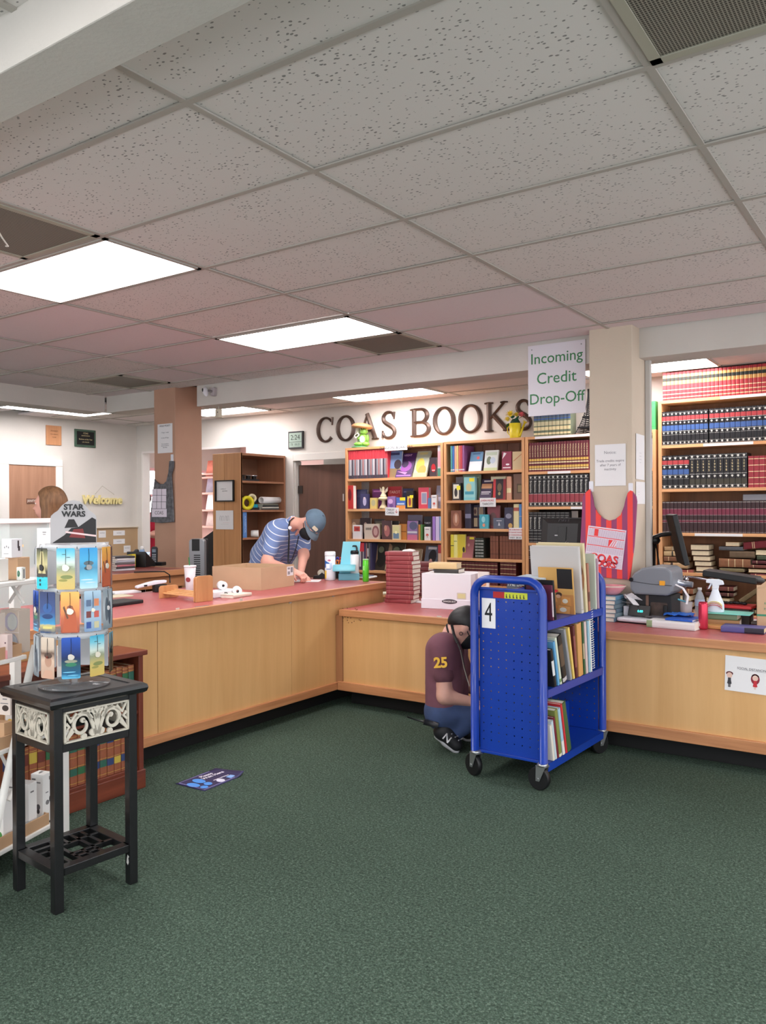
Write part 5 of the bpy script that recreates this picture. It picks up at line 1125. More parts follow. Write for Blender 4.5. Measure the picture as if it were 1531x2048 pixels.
sheet(315,849,345,905, Y=5.597, lab='white hold policy sheet taped to the brown column', lines=[('HOLD POLICY',.085,INK,0,.43),('14 days 1 week',.06,GREYINK,0,.2),('in store 30 days',.06,GREYINK,0,.02),('No exceptions\nitems moved to\nsale after',.06,GREYINK,0,-.25)])
sheet(1189,890,1251,971, Y=5.516, lab='white trade credit notice taped to the beige column', lines=[('Notice:',.1,GREYINK,0,.3),('Trade credits expire',.082,M((120,116,124),.7),.0,.1),('after 7 years of',.082,M((120,116,124),.7),0,0),('inactivity',.082,M((120,116,124),.7),0,-.1)])
sheet(1271,867,1288,960, X=-1.723, lab='tall printed list on the narrow side of the beige column', lines=[('. . . . .\n. . . .\n. . . . .\n. . .',.07,GREYINK,0,0)], tilt=R(1))
sheet(1271,963,1289,1008, X=-1.723, lab='short printed list under the tall list on the beige column', lines=[('. . .\n. . .',.12,M((120,130,190),.7),-.2,0)])
sheet(443-10,962,466,1002, Y=7.015, lab='black framed certificate on the side of the pine storage case', name='framed_certificate', lines=[('certificate of',.07,GREYINK,-.1,.1),('appreciation',.07,GREYINK,0,0)])
a, b = P(431.5,962,Y=7.014), P(468,1002,Y=7.014); w_, h_ = b[0]-a[0], a[2]-b[2]
fr = [o for o in bpy.data.objects if o.name.startswith('framed_certificate')][0]
fb = MB(); hw, hh_ = w_/2, h_/2
for q in ((-hw-.004,hw+.004,hh_-.008,hh_+.006),(-hw-.004,hw+.004,-hh_-.006,-hh_+.008),(-hw-.004,-hw+.01,-hh_,hh_),(hw-.01,hw+.008,-hh_,hh_)): fb.box(q[0],q[1],-.018,.002,q[2],q[3])
fb.build('frame', BLACK, fr)
sheet(431.5,1021,466.5,1059, Y=7.015, lab='cartoon sheet pinned to the side of the pine storage case', lines=[('_____________',.07,M((190,90,100),.7),.1,-.12),('______________',.08,GREYINK,0,-.2)])
cs = [o for o in bpy.data.objects if o.name.startswith('notice_sheet')][-1]
mbx = MB()
for k in (-.28,-.12,.1,.26):
    mbx.tube([(k*.23-.012,-.0016,-.01),(k*.23-.014,-.0016,.03),(k*.23-.004,-.0016,.05),(k*.23+.01,-.0016,.045),(k*.23+.012,-.0016,.01),(k*.23+.018,-.0016,-.01)], .0011, 4)
mbx.build('ink_drawing', GREYINK, cs)
def stripe_mat(period, c1, c2, axis=0, off=0, rough=.75, duty=.5, hsv=0):
    m = bpy.data.materials.new('stripes'); m.use_nodes = True; nt = m.node_tree; b = nt.nodes['Principled BSDF']
    tc = nt.nodes.new('ShaderNodeTexCoord'); sp = nt.nodes.new('ShaderNodeSeparateXYZ'); nt.links.new(tc.outputs['Object'], sp.inputs[0])
    a = nt.nodes.new('ShaderNodeMath'); a.operation = 'MULTIPLY_ADD'; a.inputs[1].default_value = 1/period; a.inputs[2].default_value = off+100; nt.links.new(sp.outputs[axis], a.inputs[0])
    f = nt.nodes.new('ShaderNodeMath'); f.operation = 'FRACT'; nt.links.new(a.outputs[0], f.inputs[0])
    g = nt.nodes.new('ShaderNodeMath'); g.operation = 'GREATER_THAN'; g.inputs[1].default_value = duty; nt.links.new(f.outputs[0], g.inputs[0])
    mx = nt.nodes.new('ShaderNodeMixRGB'); mx.inputs[1].default_value = (*lin(c1),1); mx.inputs[2].default_value = (*lin(c2),1); nt.links.new(g.outputs[0], mx.inputs[0])
    nt.links.new(mx.outputs[0], b.inputs['Base Color']); b.inputs['Roughness'].default_value = rough
    return m
def flatbag(name, label, outl, Y, mat, thick=.02, sub=2):
    c = outl[0]; pts = [P(u, v, Y=Y) for u, v in outl]; cx = sum(p[0] for p in pts)/len(pts); zb = min(p[2] for p in pts)
    t = thing(name, label, 'bag', (cx, Y, zb))
    mb = MB().prism([(p[0]-cx, p[2]-zb) for p in pts], 0, thick, 'Y'); o = mb.build('bag_body', mat, t, bev=.004)
    return t, cx, zb
out = [(1179,977),(1168,987),(1164,996),(1163,1020),(1161,1060),(1159,1100),(1158,1130),(1159,1149),(1193,1153.5),(1225,1157),(1258,1159.5),(1262,1130),(1267,1093),(1270,1050),(1272.5,1003),(1271,993),(1264,983),(1259,980.5),(1254,986),(1250,998),(1247,1012),(1240,1030),(1229,1038.5),(1217,1041.5),(1205,1037),(1194,1026),(1187,1012),(1184,995)]
tb, cx, zb = flatbag('tote_bag', 'red and purple striped tote bag with a white bookshelf print on the beige column', out, 5.49, stripe_mat(.0735, (236,72,66), (146,66,108), off=.2))
HK = M((226,228,236), .35)
for u, v, l in ((1180,973,'left'),(1259,977,'right')):
    q = P(u, v, Y=5.50); h = thing('wall_hook', 'white adhesive hook holding the %s strap of the striped tote' % l, 'hook', (q[0], 5.52, q[2]))
    MB().prism(rrect(.03,.075,.006), -.006, 0, 'Y').build('plate', HK, h); MB().tube([(0,-.006,-.028),(0,-.022,-.03),(0,-.026,-.018)], .005, 8).build('hook', HK, h)
pA, pB, pC = P(1176.5,1051,Y=5.487), P(1252,1061,Y=5.487), P(1170,1128,Y=5.487)
pw, ph = (pB-pA).length, (pC-pA).length; ang = math.atan2(pB[2]-pA[2], pB[0]-pA[0])
pr_ = MB(); PR = M((232,66,66), .75); WP = M((226,216,228), .7)
pr_.box(0,pw,-.0012,.001,-ph,0,0)
def hl(u0,u1,v0,v1,m=1): pr_.box(u0*pw,u1*pw,-.0018,0,-v1*ph,-v0*ph,m)
for v in (.03,.25,.47): hl(.02,.98,v,v+.018)
for k in range(34):
    for r0, r1 in ((.055+.02*((k*7)%3)/3,.25),(.28+.02*((k*5)%3)/3,.47),(.50+.02*((k*3)%3)/3,.66)):
        u = .03+k*.0285
        if r0 < .1 and .18 < u < .28: continue
        if .27 < r0 < .4 and .58 < u < .78: continue
        hl(u,u+.006,r0,r1,2)
hl(.18,.28,.06,.24,1); hl(.58,.78,.29,.46,1)
for k in range(3): pr_.prism([(pw*(.60+k*.06),-ph*.455),(pw*(.64+k*.06),-ph*.455),(pw*(.72+k*.05),-ph*.30),(pw*(.685+k*.05),-ph*.30)], -.0024, 0, 'Y', 0)
for v in np.linspace(.70,.97,8): hl(.02,.16,v,v+.006,2); hl(.86,.98,v,v+.006,2)
hl(.15,.16,.68,.98,2); hl(.855,.865,.68,.98,2)
o = pr_.build('print', [WP, PR, M((150,110,150), .7)], tb, (pA[0]-cx, 5.487-5.49, pA[2]-zb), (0,-ang,0))
T0 = Matrix.Translation((pA[0]-cx, 5.4845-5.49, pA[2]-zb)) @ Matrix.Rotation(-ang,4,'Y')
for s, sz, u, v in (('COAS',.075,.50,.79),('BOOKS',.05,.52,.92)):
    text(s, sz, M((150,56,100), .7), tb, M4=T0 @ Matrix.Translation((u*pw+.004,.0006,-v*ph-.004)) @ Matrix.Rotation(PI/2,4,'X'), bold=.0015)
    text(s, sz, PR, tb, M4=T0 @ Matrix.Translation((u*pw,-.0006,-v*ph)) @ Matrix.Rotation(PI/2,4,'X'), bold=.0015)
out = [(338,922),(346,922),(345,935),(341,950),(342,965),(344,1000),(346,1044),(322,1046),(300,1044),(301,1020),(304,990),(307,970),(308,958),(311,963),(318,968),(326,968),(332,962),(336,945)]
gb, cx, zb = flatbag('tote_bag', 'grey checked tote bag with a white print hanging on the brown column', out, 5.565, M((98,98,102), .8, 0, .45, 28), .02)
q = P(341.5,917,Y=5.58); h = thing('wall_hook', 'white adhesive hook on the brown column', 'hook', (q[0], 5.60, q[2])); MB().prism(rrect(.035,.085,.006), -.006, 0, 'Y').build('plate', HK, h); MB().tube([(0,-.006,-.03),(0,-.022,-.034),(0,-.026,-.02)], .005, 8).build('hook', HK, h)
g1 = MB()
for r_, (va, vb) in enumerate(((978,990),(991,1003),(1004,1017))):
    for k in range(3):
        a, b = P(304.5+k*9.6-r_*.3, va, Y=5.562), P(313+k*9.6-r_*.3, vb, Y=5.562); g1.box(a[0]-cx, b[0]-cx, -.004, -.001, b[2]-zb, a[2]-zb)
a, b = P(303.5,1018,Y=5.562), P(333,1034,Y=5.562); g1.box(a[0]-cx, b[0]-cx, -.004, -.001, b[2]-zb, a[2]-zb)
g1.build('print', WP, gb); text('COAS', .05, M((110,108,112), .7), gb, ((a[0]+b[0])/2-cx,-.005,(a[2]+b[2])/2-zb+.0), (PI/2,0,0))
# social distancing sheet
ss = sheet(1449,1311,1549,1392, Y=4.922, lab='white social distancing sheet with two small cartoon people on the low counter', lines=[('SOCIAL DISTANCING',.085,M((70,66,74),.7),.06,.17),('_________________',.085,M((110,104,110),.7),.06,.165)], tilt=R(1.5))
def toon(u, hair, body, longh):
    t = MB()
    def e(cx, cz, rx, rz_, m): t.prism([(cx+rx*math.cos(2*PI*k/14), cz+rz_*math.sin(2*PI*k/14)) for k in range(14)], -.0018-.0002*m, -.0008, 'Y', m)
    if longh: e(0,.012,.023,.03,0)
    e(0,.018,.015,.016,1); e(0,.028,.019,.012,0); t.box(-.008,.008,-.0026,-.001,-.032,.004,2); t.prism([(-.012,-.03),(.012,-.03),(.006,.002),(-.006,.002)], -.0027, -.001, 'Y', 2)
    if not longh: t.box(-.006,-.001,-.0024,-.001,-.05,-.03,2); t.box(.001,.006,-.0024,-.001,-.05,-.03,2)
    else: t.box(-.004,-.001,-.0024,-.001,-.045,-.03,1); t.box(.001,.004,-.0024,-.001,-.045,-.03,1)
    t.build('printed_figure', [M(hair,.7), M((226,190,176),.7), M(body,.7)], ss, (u,0,-.03))
toon(-.105, (96,44,50), (60,58,64), False); toon(.03, (140,46,60), (196,50,60), True)
# security camera and sensor on the beam
q = P(422,785,Y=5.68); sc2 = thing('security_camera', 'white oval security camera mounted on the beam by the brown column', 'camera', (q[0], 5.68, q[2]))
MB().prism(rrect(.05,.085,.012), -.04, 0, 'Y', T=xf((.055,0,0))).build('mount', M((176,166,168), .5), sc2, bev=.004); MB().tube([(.055,-.035,0),(.02,-.06,.01)], .012, 10).build('arm', M((120,112,114), .5), sc2)
A = xf((0,-.075,0), R(-25), 0, R(-32)); MB().ell((0,0,0),(.026,.028,.058),16,10,0,A).build('body', M((226,224,230), .35), sc2); MB().ell((0,-.024,.016),(.013,.008,.024),14,8,0,A).build('lens', BLACK, sc2)
q = P(437,825,Y=5.80); sn2 = thing('motion_sensor', 'small beige sensor hanging below the beam beside the security camera', 'sensor', (q[0], 5.80, q[2]))
MB().tube([(0,0,.03),(0,0,2.54-q[2])], .004, 6).build('cord', M((190,184,176), .5), sn2); MB().box(-.03,.03,-.025,.025,-.055,.035).build('body', M((206,196,176), .5), sn2, bev=.01); MB().lathe([(.006,0),(.006,.002)], 8, 0, xf((.012,-.0255,.0), rx=PI/2)).build('eye', BLACK, sn2)
q = P(30, 440, Z=H-.01); cd = tag(MB().tube([(q[0]+.02,q[1]-.12,0),(q[0]+.025,q[1]-.11,-.05),(q[0]+.02,q[1]-.07,-.10),(q[0]-.02,q[1]-.02,-.115),(q[0]-.07,q[1]-.0,-.10)], .0035, 6).build('white_string', M((222,216,206), .5), None, (0,0,H-.008)), 'thin white string hanging from the perforated vent', 'string')
# ------------------------------------------------------------------ ornaments on the cases
q = P(720, 896, Y=7.66); fg = thing('frog_figurine', 'green frog figurine reading under a brown mushroom on the bookcase', 'figurine', (q[0], 7.66, 2.2075), R(25))
FG = M((120,170,70), .35, 0, .3, 30); FD = M((70,130,70), .4); FY = M((206,206,90), .4)
MB().lathe([(.0,0),(.10,0),(.105,.012),(.09,.02),(0,.02)], 20, cap=False).build('base', M((80,140,90), .4), fg)
MB().ell((.035,0,.10),(.055,.05,.075)).ell((.045,-.01,.19),(.05,.045,.04)).ell((-.01,-.04,.045),(.06,.03,.024)).ell((.07,-.04,.045),(.05,.03,.026)).ell((.09,-.01,.11),(.018,.02,.05)).ell((-.0,-.03,.11),(.03,.018,.02)).build('frog_body', FG, fg)
MB().ell((.03,-.03,.095),(.035,.03,.05)).build('belly', M((196,214,214), .4), fg)
for s in (-1, 1): MB().ell((.05+s*.028,-.028,.222),(.016,.016,.017)).build('eye', FY, fg); MB().ell((.05+s*.028,-.043,.222),(.006,.005,.008)).build('pupil', BLACK, fg)
MB().box(-.03,.03,-.004,.004,-.022,.022, T=xf((-.03,-.045,.145), 0, R(-30), R(-40))).build('book', M((226,224,206), .5), fg); MB().box(-.018,.018,-.007,-.003,-.013,.013, T=xf((-.03,-.045,.145), 0, R(-30), R(-40))).build('page_block', M((60,60,40), .5), fg)
MB().lathe([(.030,.02),(.024,.10),(.022,.20),(.03,.24)], 14, 0, xf((-.03,.02,0))).build('stem', M((222,222,200), .5), fg)
MB().lathe([(.03,.235),(.09,.228),(.122,.240),(.125,.255),(.10,.278),(.05,.292),(.001,.296)], 22, 0, xf((-.005,.01,.0), 0, 0, R(6))).build('mushroom_cap', M((196,140,96), .55, 0, .25, 20), fg)
# watering can of flowers
q = P(1030, 876, Y=7.65); wcn = thing('flower_can', 'small yellow watering can of yellow and pink artificial flowers', 'watering can', (q[0], 7.65, 2.2135))
YEL = M((228,206,44), .4)
MB().lathe([(.052,0),(.055,.005),(.062,.155),(.059,.155),(.05,.01),(0,.01)], 22, cap=False).build('body', YEL, wcn); MB().tube([(.05,-.01,.02),(.075,-.012,.07),(.11,-.016,.15)], [.016,.011,.009], 10).build('spout', YEL, wcn); MB().lathe([(.010,0),(.024,.022)], 14, 0, xf((.11,-.016,.148), 0, 0, R(28))).build('rose', YEL, wcn)
MB().tube([(-.058,0,.14),(-.09,0,.115),(-.085,0,.06),(-.055,0,.03)], .005, 8).build('handle', YEL, wcn)
def bloom(c, r, rgb, n=26):
    mb = MB()
    for k in range(n):
        a = k*2.399; e = 1.25*(1-k/n); T = xf(c, a, 0, -e); mb.add([(0,-r*.10,0),(r*.6,-r*.17,r*.06),(r,0,0),(r*.6,r*.17,r*.06)], [(0,1,2,3)], 0, False, T)
    mb.ell(c, (r*.25,r*.25,r*.18), 10, 6); mb.build('flower', M(rgb, .6, 0, .15, 40), wcn)
bloom((-.045,-.02,.235), .062, (240,210,50)); bloom((-.085,-.0,.19), .05, (240,214,80)); bloom((.075,-.01,.225), .05, (226,110,120)); bloom((.0,.03,.235), .045, (240,214,60))
lf = M((40,96,72), .5)
for k, (x, y, z_, rz, ry) in enumerate(((-.05,-.03,.16,150,40),(.0,-.03,.19,60,-20),(.04,-.02,.19,20,-30),(-.02,-.03,.20,100,-35),(.02,-.035,.175,-30,-40))):
    MB().add([(0,0,0),(.025,-.022,.006),(.06,-.012,.003),(.075,0,0),(.06,.012,.003),(.025,.022,.006)], [(0,1,2,3,4,5)], 0, False, xf((x,y,z_), R(rz), 0, R(ry))).build('leaf', lf, wcn)
MB().lathe([(.05,.12),(.05,.17),(.03,.2)], 12).build('foliage', M((30,60,40), .7), wcn)
# tower model
q = P(1168, 866, Y=7.66); et = thing('tower_model', 'black lattice tower model standing beside the green and gold volumes', 'figurine', (P(1177,866,Y=7.66)[0], 7.66, 2.2125))
Ht = P(1176,778,Y=7.66)[2]-2.2125; tw = MB()
def hw_(t): return .098*(1-t)**2.2+.006
for sx in (-1, 1):
    for sy in (-1, 1): tw.tube([(sx*hw_(t), sy*hw_(t), Ht*t) for t in np.linspace(0,1,14)], .005, 5)
ts = np.linspace(.0,.95,22)
for a, b in zip(ts, ts[1:]):
    A, B = hw_(a), hw_(b)
    for s in (-1, 1):
        tw.tube([(-A,s*A,Ht*a),(B,s*B,Ht*b)], .0026, 4); tw.tube([(A,s*A,Ht*a),(-B,s*B,Ht*b)], .0026, 4); tw.tube([(s*A,-A,Ht*a),(s*B,B,Ht*b)], .0026, 4)
for t in (.13,.36): tw.box(-hw_(t)-.006,hw_(t)+.006,-hw_(t)-.006,hw_(t)+.006,Ht*t,Ht*t+.014)
tw.build('lattice', M((36,34,36), .4, .4), et)
# ------------------------------------------------------------------ heap of old books in the tallest case
def heap(px0, px1, y0, y1, rgb, label, edge=False, dy=0, tilt=0, yaw=0, bands=()):
    """old book lying down, spine or page edge toward the room"""
    Yq = YF+.02+dy; a, b = P(px0, y0, Y=Yq), P(px1, y1, Y=Yq); l, t = b[0]-a[0], max(.015, a[2]-b[2]); d = min(.21, .20)
    me = book_me(t, d, l, M(rgb, .65, 0, .15, 25), bands, PAGE)
    T = Matrix.Translation(((a[0]+b[0])/2, Yq+.0, b[2]+t/2)) @ Matrix.Rotation(yaw,4,'Z') @ Matrix.Rotation(tilt,4,'Y') @ Matrix.Translation((-l/2,0,0)) @ Matrix.Rotation(PI/2,4,'Y')
    if edge: T = T @ Matrix.Translation((0, d, 0)) @ Matrix.Rotation(PI,4,'X') @ Matrix.Translation((0,0,-l))
    return put_book(me, T, label)
gb_ = ((.2,.22,GOLDP),(.8,.82,GOLDP))
BRN, TANL, DRD, GRY = (120,78,54), (186,150,110), (100,40,44), (84,84,90)
HP = [(1324,1386,1138,1153,(132,70,60),'worn red leather book at the base of the heap under the monitor',0,gb_),(1326,1374,1124.5,1137.5,TANL,'tan leather book in the heap behind the monitor',0,((.3,.4,M((60,40,34),.6)),)),(1327,1372,1113,1124,BRN,'brown half leather book in the heap behind the monitor',0,gb_),(1327,1358,1102,1112.5,(196,166,124),'short cream book in the heap behind the monitor',0,((.5,.6,M((50,46,42),.6)),)),(1328,1343,1093,1101.5,(176,140,100),'smallest book on the heap behind the monitor',0,()),
      (1391,1437,1144,1155,(120,116,104),'thin grey book under the stack of page edges',0,()),
      (1391,1424,1133,1143.5,BRN,'lowest of five books stacked page edges outward',1,()),(1388,1421,1122.5,1132.5,(92,66,50),'second of five books stacked page edges outward',1,()),(1385,1419,1112,1122,(110,80,56),'middle of five books stacked page edges outward',1,()),(1382,1417,1101,1111.5,(84,60,48),'fourth of five books stacked page edges outward',1,()),(1380,1417,1089,1100.5,(100,76,60),'topmost of five books stacked page edges outward',1,()),
      (1435,1486,1145,1156,(120,54,66),'maroon leather book at the base of the middle heap',0,gb_),(1438,1486,1136,1144.5,(116,106,76),'olive book in the middle heap',0,()),(1437,1500,1117,1135.5,(134,88,60),'largest brown leather book in the middle heap',0,((.3,.32,GOLDP),(.5,.52,GOLDP),(.75,.77,GOLDP))),(1458,1508,1102,1116.5,(104,84,64),'tattered brown book on the largest leather one',0,()),(1437,1485,1093,1101.5,GRY,'slate grey book high on the middle heap',0,()),(1450,1477,1084,1092.5,(176,130,88),'small tan book on top of the middle heap',1,()),
      (1500,1550,1147,1156,(104,44,48),'dark maroon book at the base of the right heap',0,gb_),(1495,1550,1138,1146.5,(190,156,116),'tan book in the right heap with pages outward',1,()),(1494,1550,1129.5,1137.5,(110,60,50),'brown red book in the right heap',0,gb_),(1503,1550,1121,1129,(88,36,42),'wine book in the right heap',0,gb_),(1513,1550,1111,1120.5,(70,78,58),'dark green book in the right heap',0,()),(1510,1550,1100.5,1110.5,(206,190,160),'cream book in the right heap',1,())]
for a in HP: heap(a[0], a[1], a[2], a[3], a[4], a[5], a[6], bands=a[7], yaw=R(random.uniform(-3,3)))
heap(1486,1545,1082,1097,(120,34,44),'red book with gilt lines sloping on top of the heaps',0,tilt=R(-7),bands=((.3,.32,GOLDP),(.36,.38,GOLDP)),dy=.01)
z = Z5[4]
HP2 = [(1338,1386,1216,1228,(110,72,52),'brown book at the bottom of the low left heap',0),(1340,1384,1203,1215,(150,96,64),'chestnut book in the low left heap',0),(1342,1380,1190,1202,(176,120,80),'light brown book in the low left heap',1),(1341,1385,1176,1189,(140,84,58),'rust book on top of the low left heap',0),
       (1408,1464,1217,1228,(90,60,48),'dark brown book at the bottom of the low middle heap',0),(1410,1462,1206,1216,(196,160,110),'straw book in the low middle heap',1),(1411,1458,1195,1205,(176,140,96),'pale brown book in the low middle heap',1),(1410,1466,1184,1194,(84,44,40),'dark red book in the low middle heap',0),(1412,1466,1172,1183,(110,56,50),'oxblood book on top of the low middle heap',0),
       (1470,1520,1218,1228,(70,66,50),'olive brown book at the bottom of the low right heap',0),(1472,1518,1207,1217,(120,96,66),'khaki book in the low right heap',0)]
for a in HP2: heap(a[0], a[1], a[2], a[3], a[4], a[5], a[6], bands=gb_ if not a[6] else (), yaw=R(random.uniform(-3,3)))
heap(1474,1520,1186,1197,(110,92,64),'khaki book tipped across the low right heap',0,tilt=R(-38))
# ------------------------------------------------------------------ low counter, left part
RS = (140,58,62)
q = at(790, 1205, zR); zz = zR+.0004
labs = ['lowest','second','third','fourth','fifth','sixth','seventh','eighth','ninth','tenth','eleventh','twelfth']
for k in range(12):
    t = .030+.004*((k*5)%3); off = (0,.01,.035,.03,.035,.04,.03,.035,.045,.03,.02,.005)[k]
    lay(0,0,None,.17,.235,t,zz,R(10+((k*17)%9)-4),RS,'%s red cloth volume of the tall stack on the low counter' % labs[k],X=(q[0]+.03+off*.35,q[1]+.06),bands=((.1,.13,M((160,84,80),.6)),(.85,.88,M((160,84,80),.6)))); zz += t+.0006
tag(MB().prism([(-.05,0),(.05,0),(.045,.012),(.0,.02),(-.04,.014)], -.04, .04, 'Y').build('folded_cloth', WHITE, None, (q[0]+.10,q[1]+.05,zz), (0,0,R(20)), bev=.004), 'small white cloth on the tall stack of red volumes', 'cloth')
q = at(832, 1190, zR); zz = zR+.0004
for k in range(8):
    lay(0,0,None,.15,.22,.036,zz,R(12+k%3*3),(110,50,54),'%s dark red volume of the stack hidden behind the tall one' % labs[k],X=(q[0]+.02,q[1]+.02),stuff=True); zz += .0366
q = at(750, 1195, zR); lay(0,0,None,.12,.18,.022,zR+.0004,R(40),(206,150,104),'small orange book lying where the two counters meet',X=(q[0]+.03,q[1]+.02)); lay(0,0,None,.14,.20,.016,zR+.0232,R(50),(206,206,180),'pale green booklet lying on the small orange book',X=(q[0]-.0,q[1]+.03))
q = at(826, 1204, zR); tag(MB().box(-.07,.07,-.03,.03,0,.006).box(-.03,.03,-.02,.02,.006,.014).build('receipt_slips', PAPER, None, (q[0]+.03,q[1]+.0,zR+.0004), (0,0,R(-12)), bev=.002), 'few white slips beside the archive box', 'papers')
# white archive box
a, b = at(843,1216,zR), at(937,1221,zR); hA = P(843,1146,Y=a[1])[2]-zR
ab = thing('archive_box', 'white cardboard archive box with a black oval mark upside down on the low counter', 'box', (a[0], a[1], zR), math.atan2(b[1]-a[1], b[0]-a[0]))
wA = .40; MB().box(0,wA,0,.31,.0,hA).build('body', M((228,224,230), .75), ab, bev=.003); MB().box(-.004,wA+.004,-.004,.314,0,.075).build('lid', M((224,220,228), .75), ab, bev=.003)
MB().prism([(.23+.062*math.cos(2*PI*k/20), .060+.018*math.sin(2*PI*k/20)) for k in range(20)], -.0055, -.003, 'Y').build('oval_mark', M((66,58,66), .6), ab); text('BANKERS BOX', .018, WHITE, ab, (.23,-.006,.060), (PI/2,0,0), sx=.85)
MB().prism(rrect(.075,.05,.006,4,.325,.105), -.0012, .0005, 'Y').build('label_field', M((206,196,190), .7), ab); MB().prism(rrect(.06,.035,.004,4,.325,.105), -.0016, .0, 'Y').build('label_inset', M((214,204,150), .7), ab)
zb_ = zR+hA
c_ = Vector((a[0]+.13, a[1]+.15, 0))
lay(0,0,None,.14,.20,.03,zb_+.0006,R(8),(60,56,54),'dark covered book lying on the archive box',X=(c_[0]+.03,c_[1])); lay(0,0,None,.15,.22,.045,zb_+.0312,R(14),(222,190,140),'thick cream paged book on top of the archive box',X=(c_[0],c_[1]-.01),pages=M((232,214,180),.8))
# picture card behind the cart frame
a, b = P(955,1143,Y=5.45), P(977,1178,Y=5.45); pcx = tag(MB().box(a[0],b[0],5.45,5.462,zR+.0005,a[2]).build('picture_card', M((226,216,210), .7)), 'pale card with an orange shape standing behind the cart', 'card'); MB().prism(rrect(.05,.035,.012,4,(a[0]+b[0])/2,a[2]-.09), 5.448, 5.4505, 'Y').build('printed_shape', M((206,150,110), .7), pcx)
# ------------------------------------------------------------------ monitor behind the column
a, b, c = P(1087,1034,Y=5.78), P(1178,1034,Y=5.78), P(1070,1107,Y=5.70); hM, wM = a[2]-c[2], b[0]-a[0]
mo = thing('computer_monitor', 'black computer monitor seen from behind beside the beige column', 'monitor', ((a[0]+b[0])/2-.0, 5.72, zR), R(-6))
Tm = xf((0,0,c[2]-zR), 0, R(-9)); hw = wM/2+.02
MB().box(-hw,hw,0,.03,0,hM,0,Tm).build('bezel', BLACK, mo, bev=.004); bb = MB()
v0 = [(-hw+.005,0,.01),(hw-.005,0,.01),(hw-.005,0,hM-.008),(-hw+.005,0,hM-.008)]; v1 = [(-hw*.62,-.04,.05),(hw*.62,-.04,.05),(hw*.62,-.04,hM-.05),(-hw*.62,-.04,hM-.05)]
bb.add(v0+v1, [(4,5,6,7),(0,1,5,4),(1,2,6,5),(2,3,7,6),(3,0,4,7)], 0, False, Tm); bb.build('back_shell', M((26,26,29), .45), mo)
text('DELL', .045, M((70,70,76), .4), mo, M4=Tm @ Matrix.Translation((0,-.022,hM-.03)) @ Matrix.Rotation(PI/2-R(28),4,'X'))
MB().box(-.035,.035,-.045,-.02,-.02,.2,0,Tm).box(-.12,.12,-.14,.1,0,.012).box(-.03,.03,-.06,-.035,0,c[2]-zR+.08).build('stand', BLACK, mo, bev=.003); MB().box(-.06,.0,-.0415,-.04,.13,.138,0,Tm).build('port_label', M((170,170,174), .5), mo)
MB().tube([(.05,-.045,.1+c[2]-zR),(.03,-.07,.05+c[2]-zR),(.055,-.05,.0+c[2]-zR),(.06,-.03,-.1+c[2]-zR)], .004, 6).tube([(.06,-.045,.09+c[2]-zR),(.09,-.07,.07+c[2]-zR),(.08,-.05,-.05+c[2]-zR)], .0035, 6).build('cable', M((120,120,126), .5), mo)
# ------------------------------------------------------------------ low counter, right part
# grey packing machine on a black base
q = at(1300, 1240, zR); xa, xb = P(1259,1160,Y=5.42)[0], P(1345,1160,Y=5.42)[0]; za, zb2 = P(1300,1190,Y=5.42)[2], P(1300,1133,Y=5.42)[2]
gm = thing('packing_machine', 'grey rounded packing machine with an orange switch on a black base', 'machine', ((xa+xb)/2, 5.44, zR)); w2 = (xb-xa)/2
MB().box(-w2+.02,w2-.015,.0,.22,0,za-zR).build('base', M((26,26,28), .5), gm, bev=.004)
hh2, lo = zb2-zR, za-zR; rg = lambda *p: p
prf = [(-w2+.03,lo),(w2-.03,lo),(w2-.004,lo+.03),(w2,lo+.06),(w2-.005,hh2-.03),(w2-.035,hh2-.004),(0,hh2),(-w2+.08,hh2-.012),(-w2+.03,hh2-.045),(-w2+.006,hh2-.085),(-w2,lo+.07),(-w2+.004,lo+.03)]
MB().prism(prf, -.03, .25, 'Y').build('housing', M((122,126,134), .38), gm, bev=.014); MB().tube([(-w2,-.0305,hh2-.10),(0,-.0312,hh2-.115),(w2-.004,-.0305,hh2-.12)], .0016, 4).build('seam', DARK, gm)
MB().prism(rrect(.035,.03,.004,3,w2-.065,hh2-.105), -.036, -.029, 'Y').build('switch', M((232,160,40), .4), gm); MB().lathe([(.014,0),(.012,.012)], 12, 0, xf((-w2+.012,-.03,hh2-.09), rx=PI/2)).build('knob', BLACK, gm)
MB().box(-.04,-.022,-.004,.0,.01,lo-.004).build('strap', M((110,84,72), .6), gm); MB().prism(rrect(.11,.12,.01,3,.045,.075), -.004, .0, 'Y').build('printed_panel', M((66,52,46), .5, 0, .5, 25), gm); MB().box(.075,.1,-.02,.0,.05,.12).build('clip', BLACK, gm, bev=.006)
tu = MB().tube([(w2-.005,.05,lo+.07),(w2+.05,.03,lo+.05),(w2+.085,.02,lo-.0),(w2+.075,.02,lo-.05)], .012, 10, flat=.4); tu.build('film_strip', M((222,216,220), .35), gm); MB().tube([(w2-.01,.12,hh2-.11),(w2+.09,.12,hh2-.12)], .02, 12).build('film_roller', M((186,190,200), .25, .6), gm)
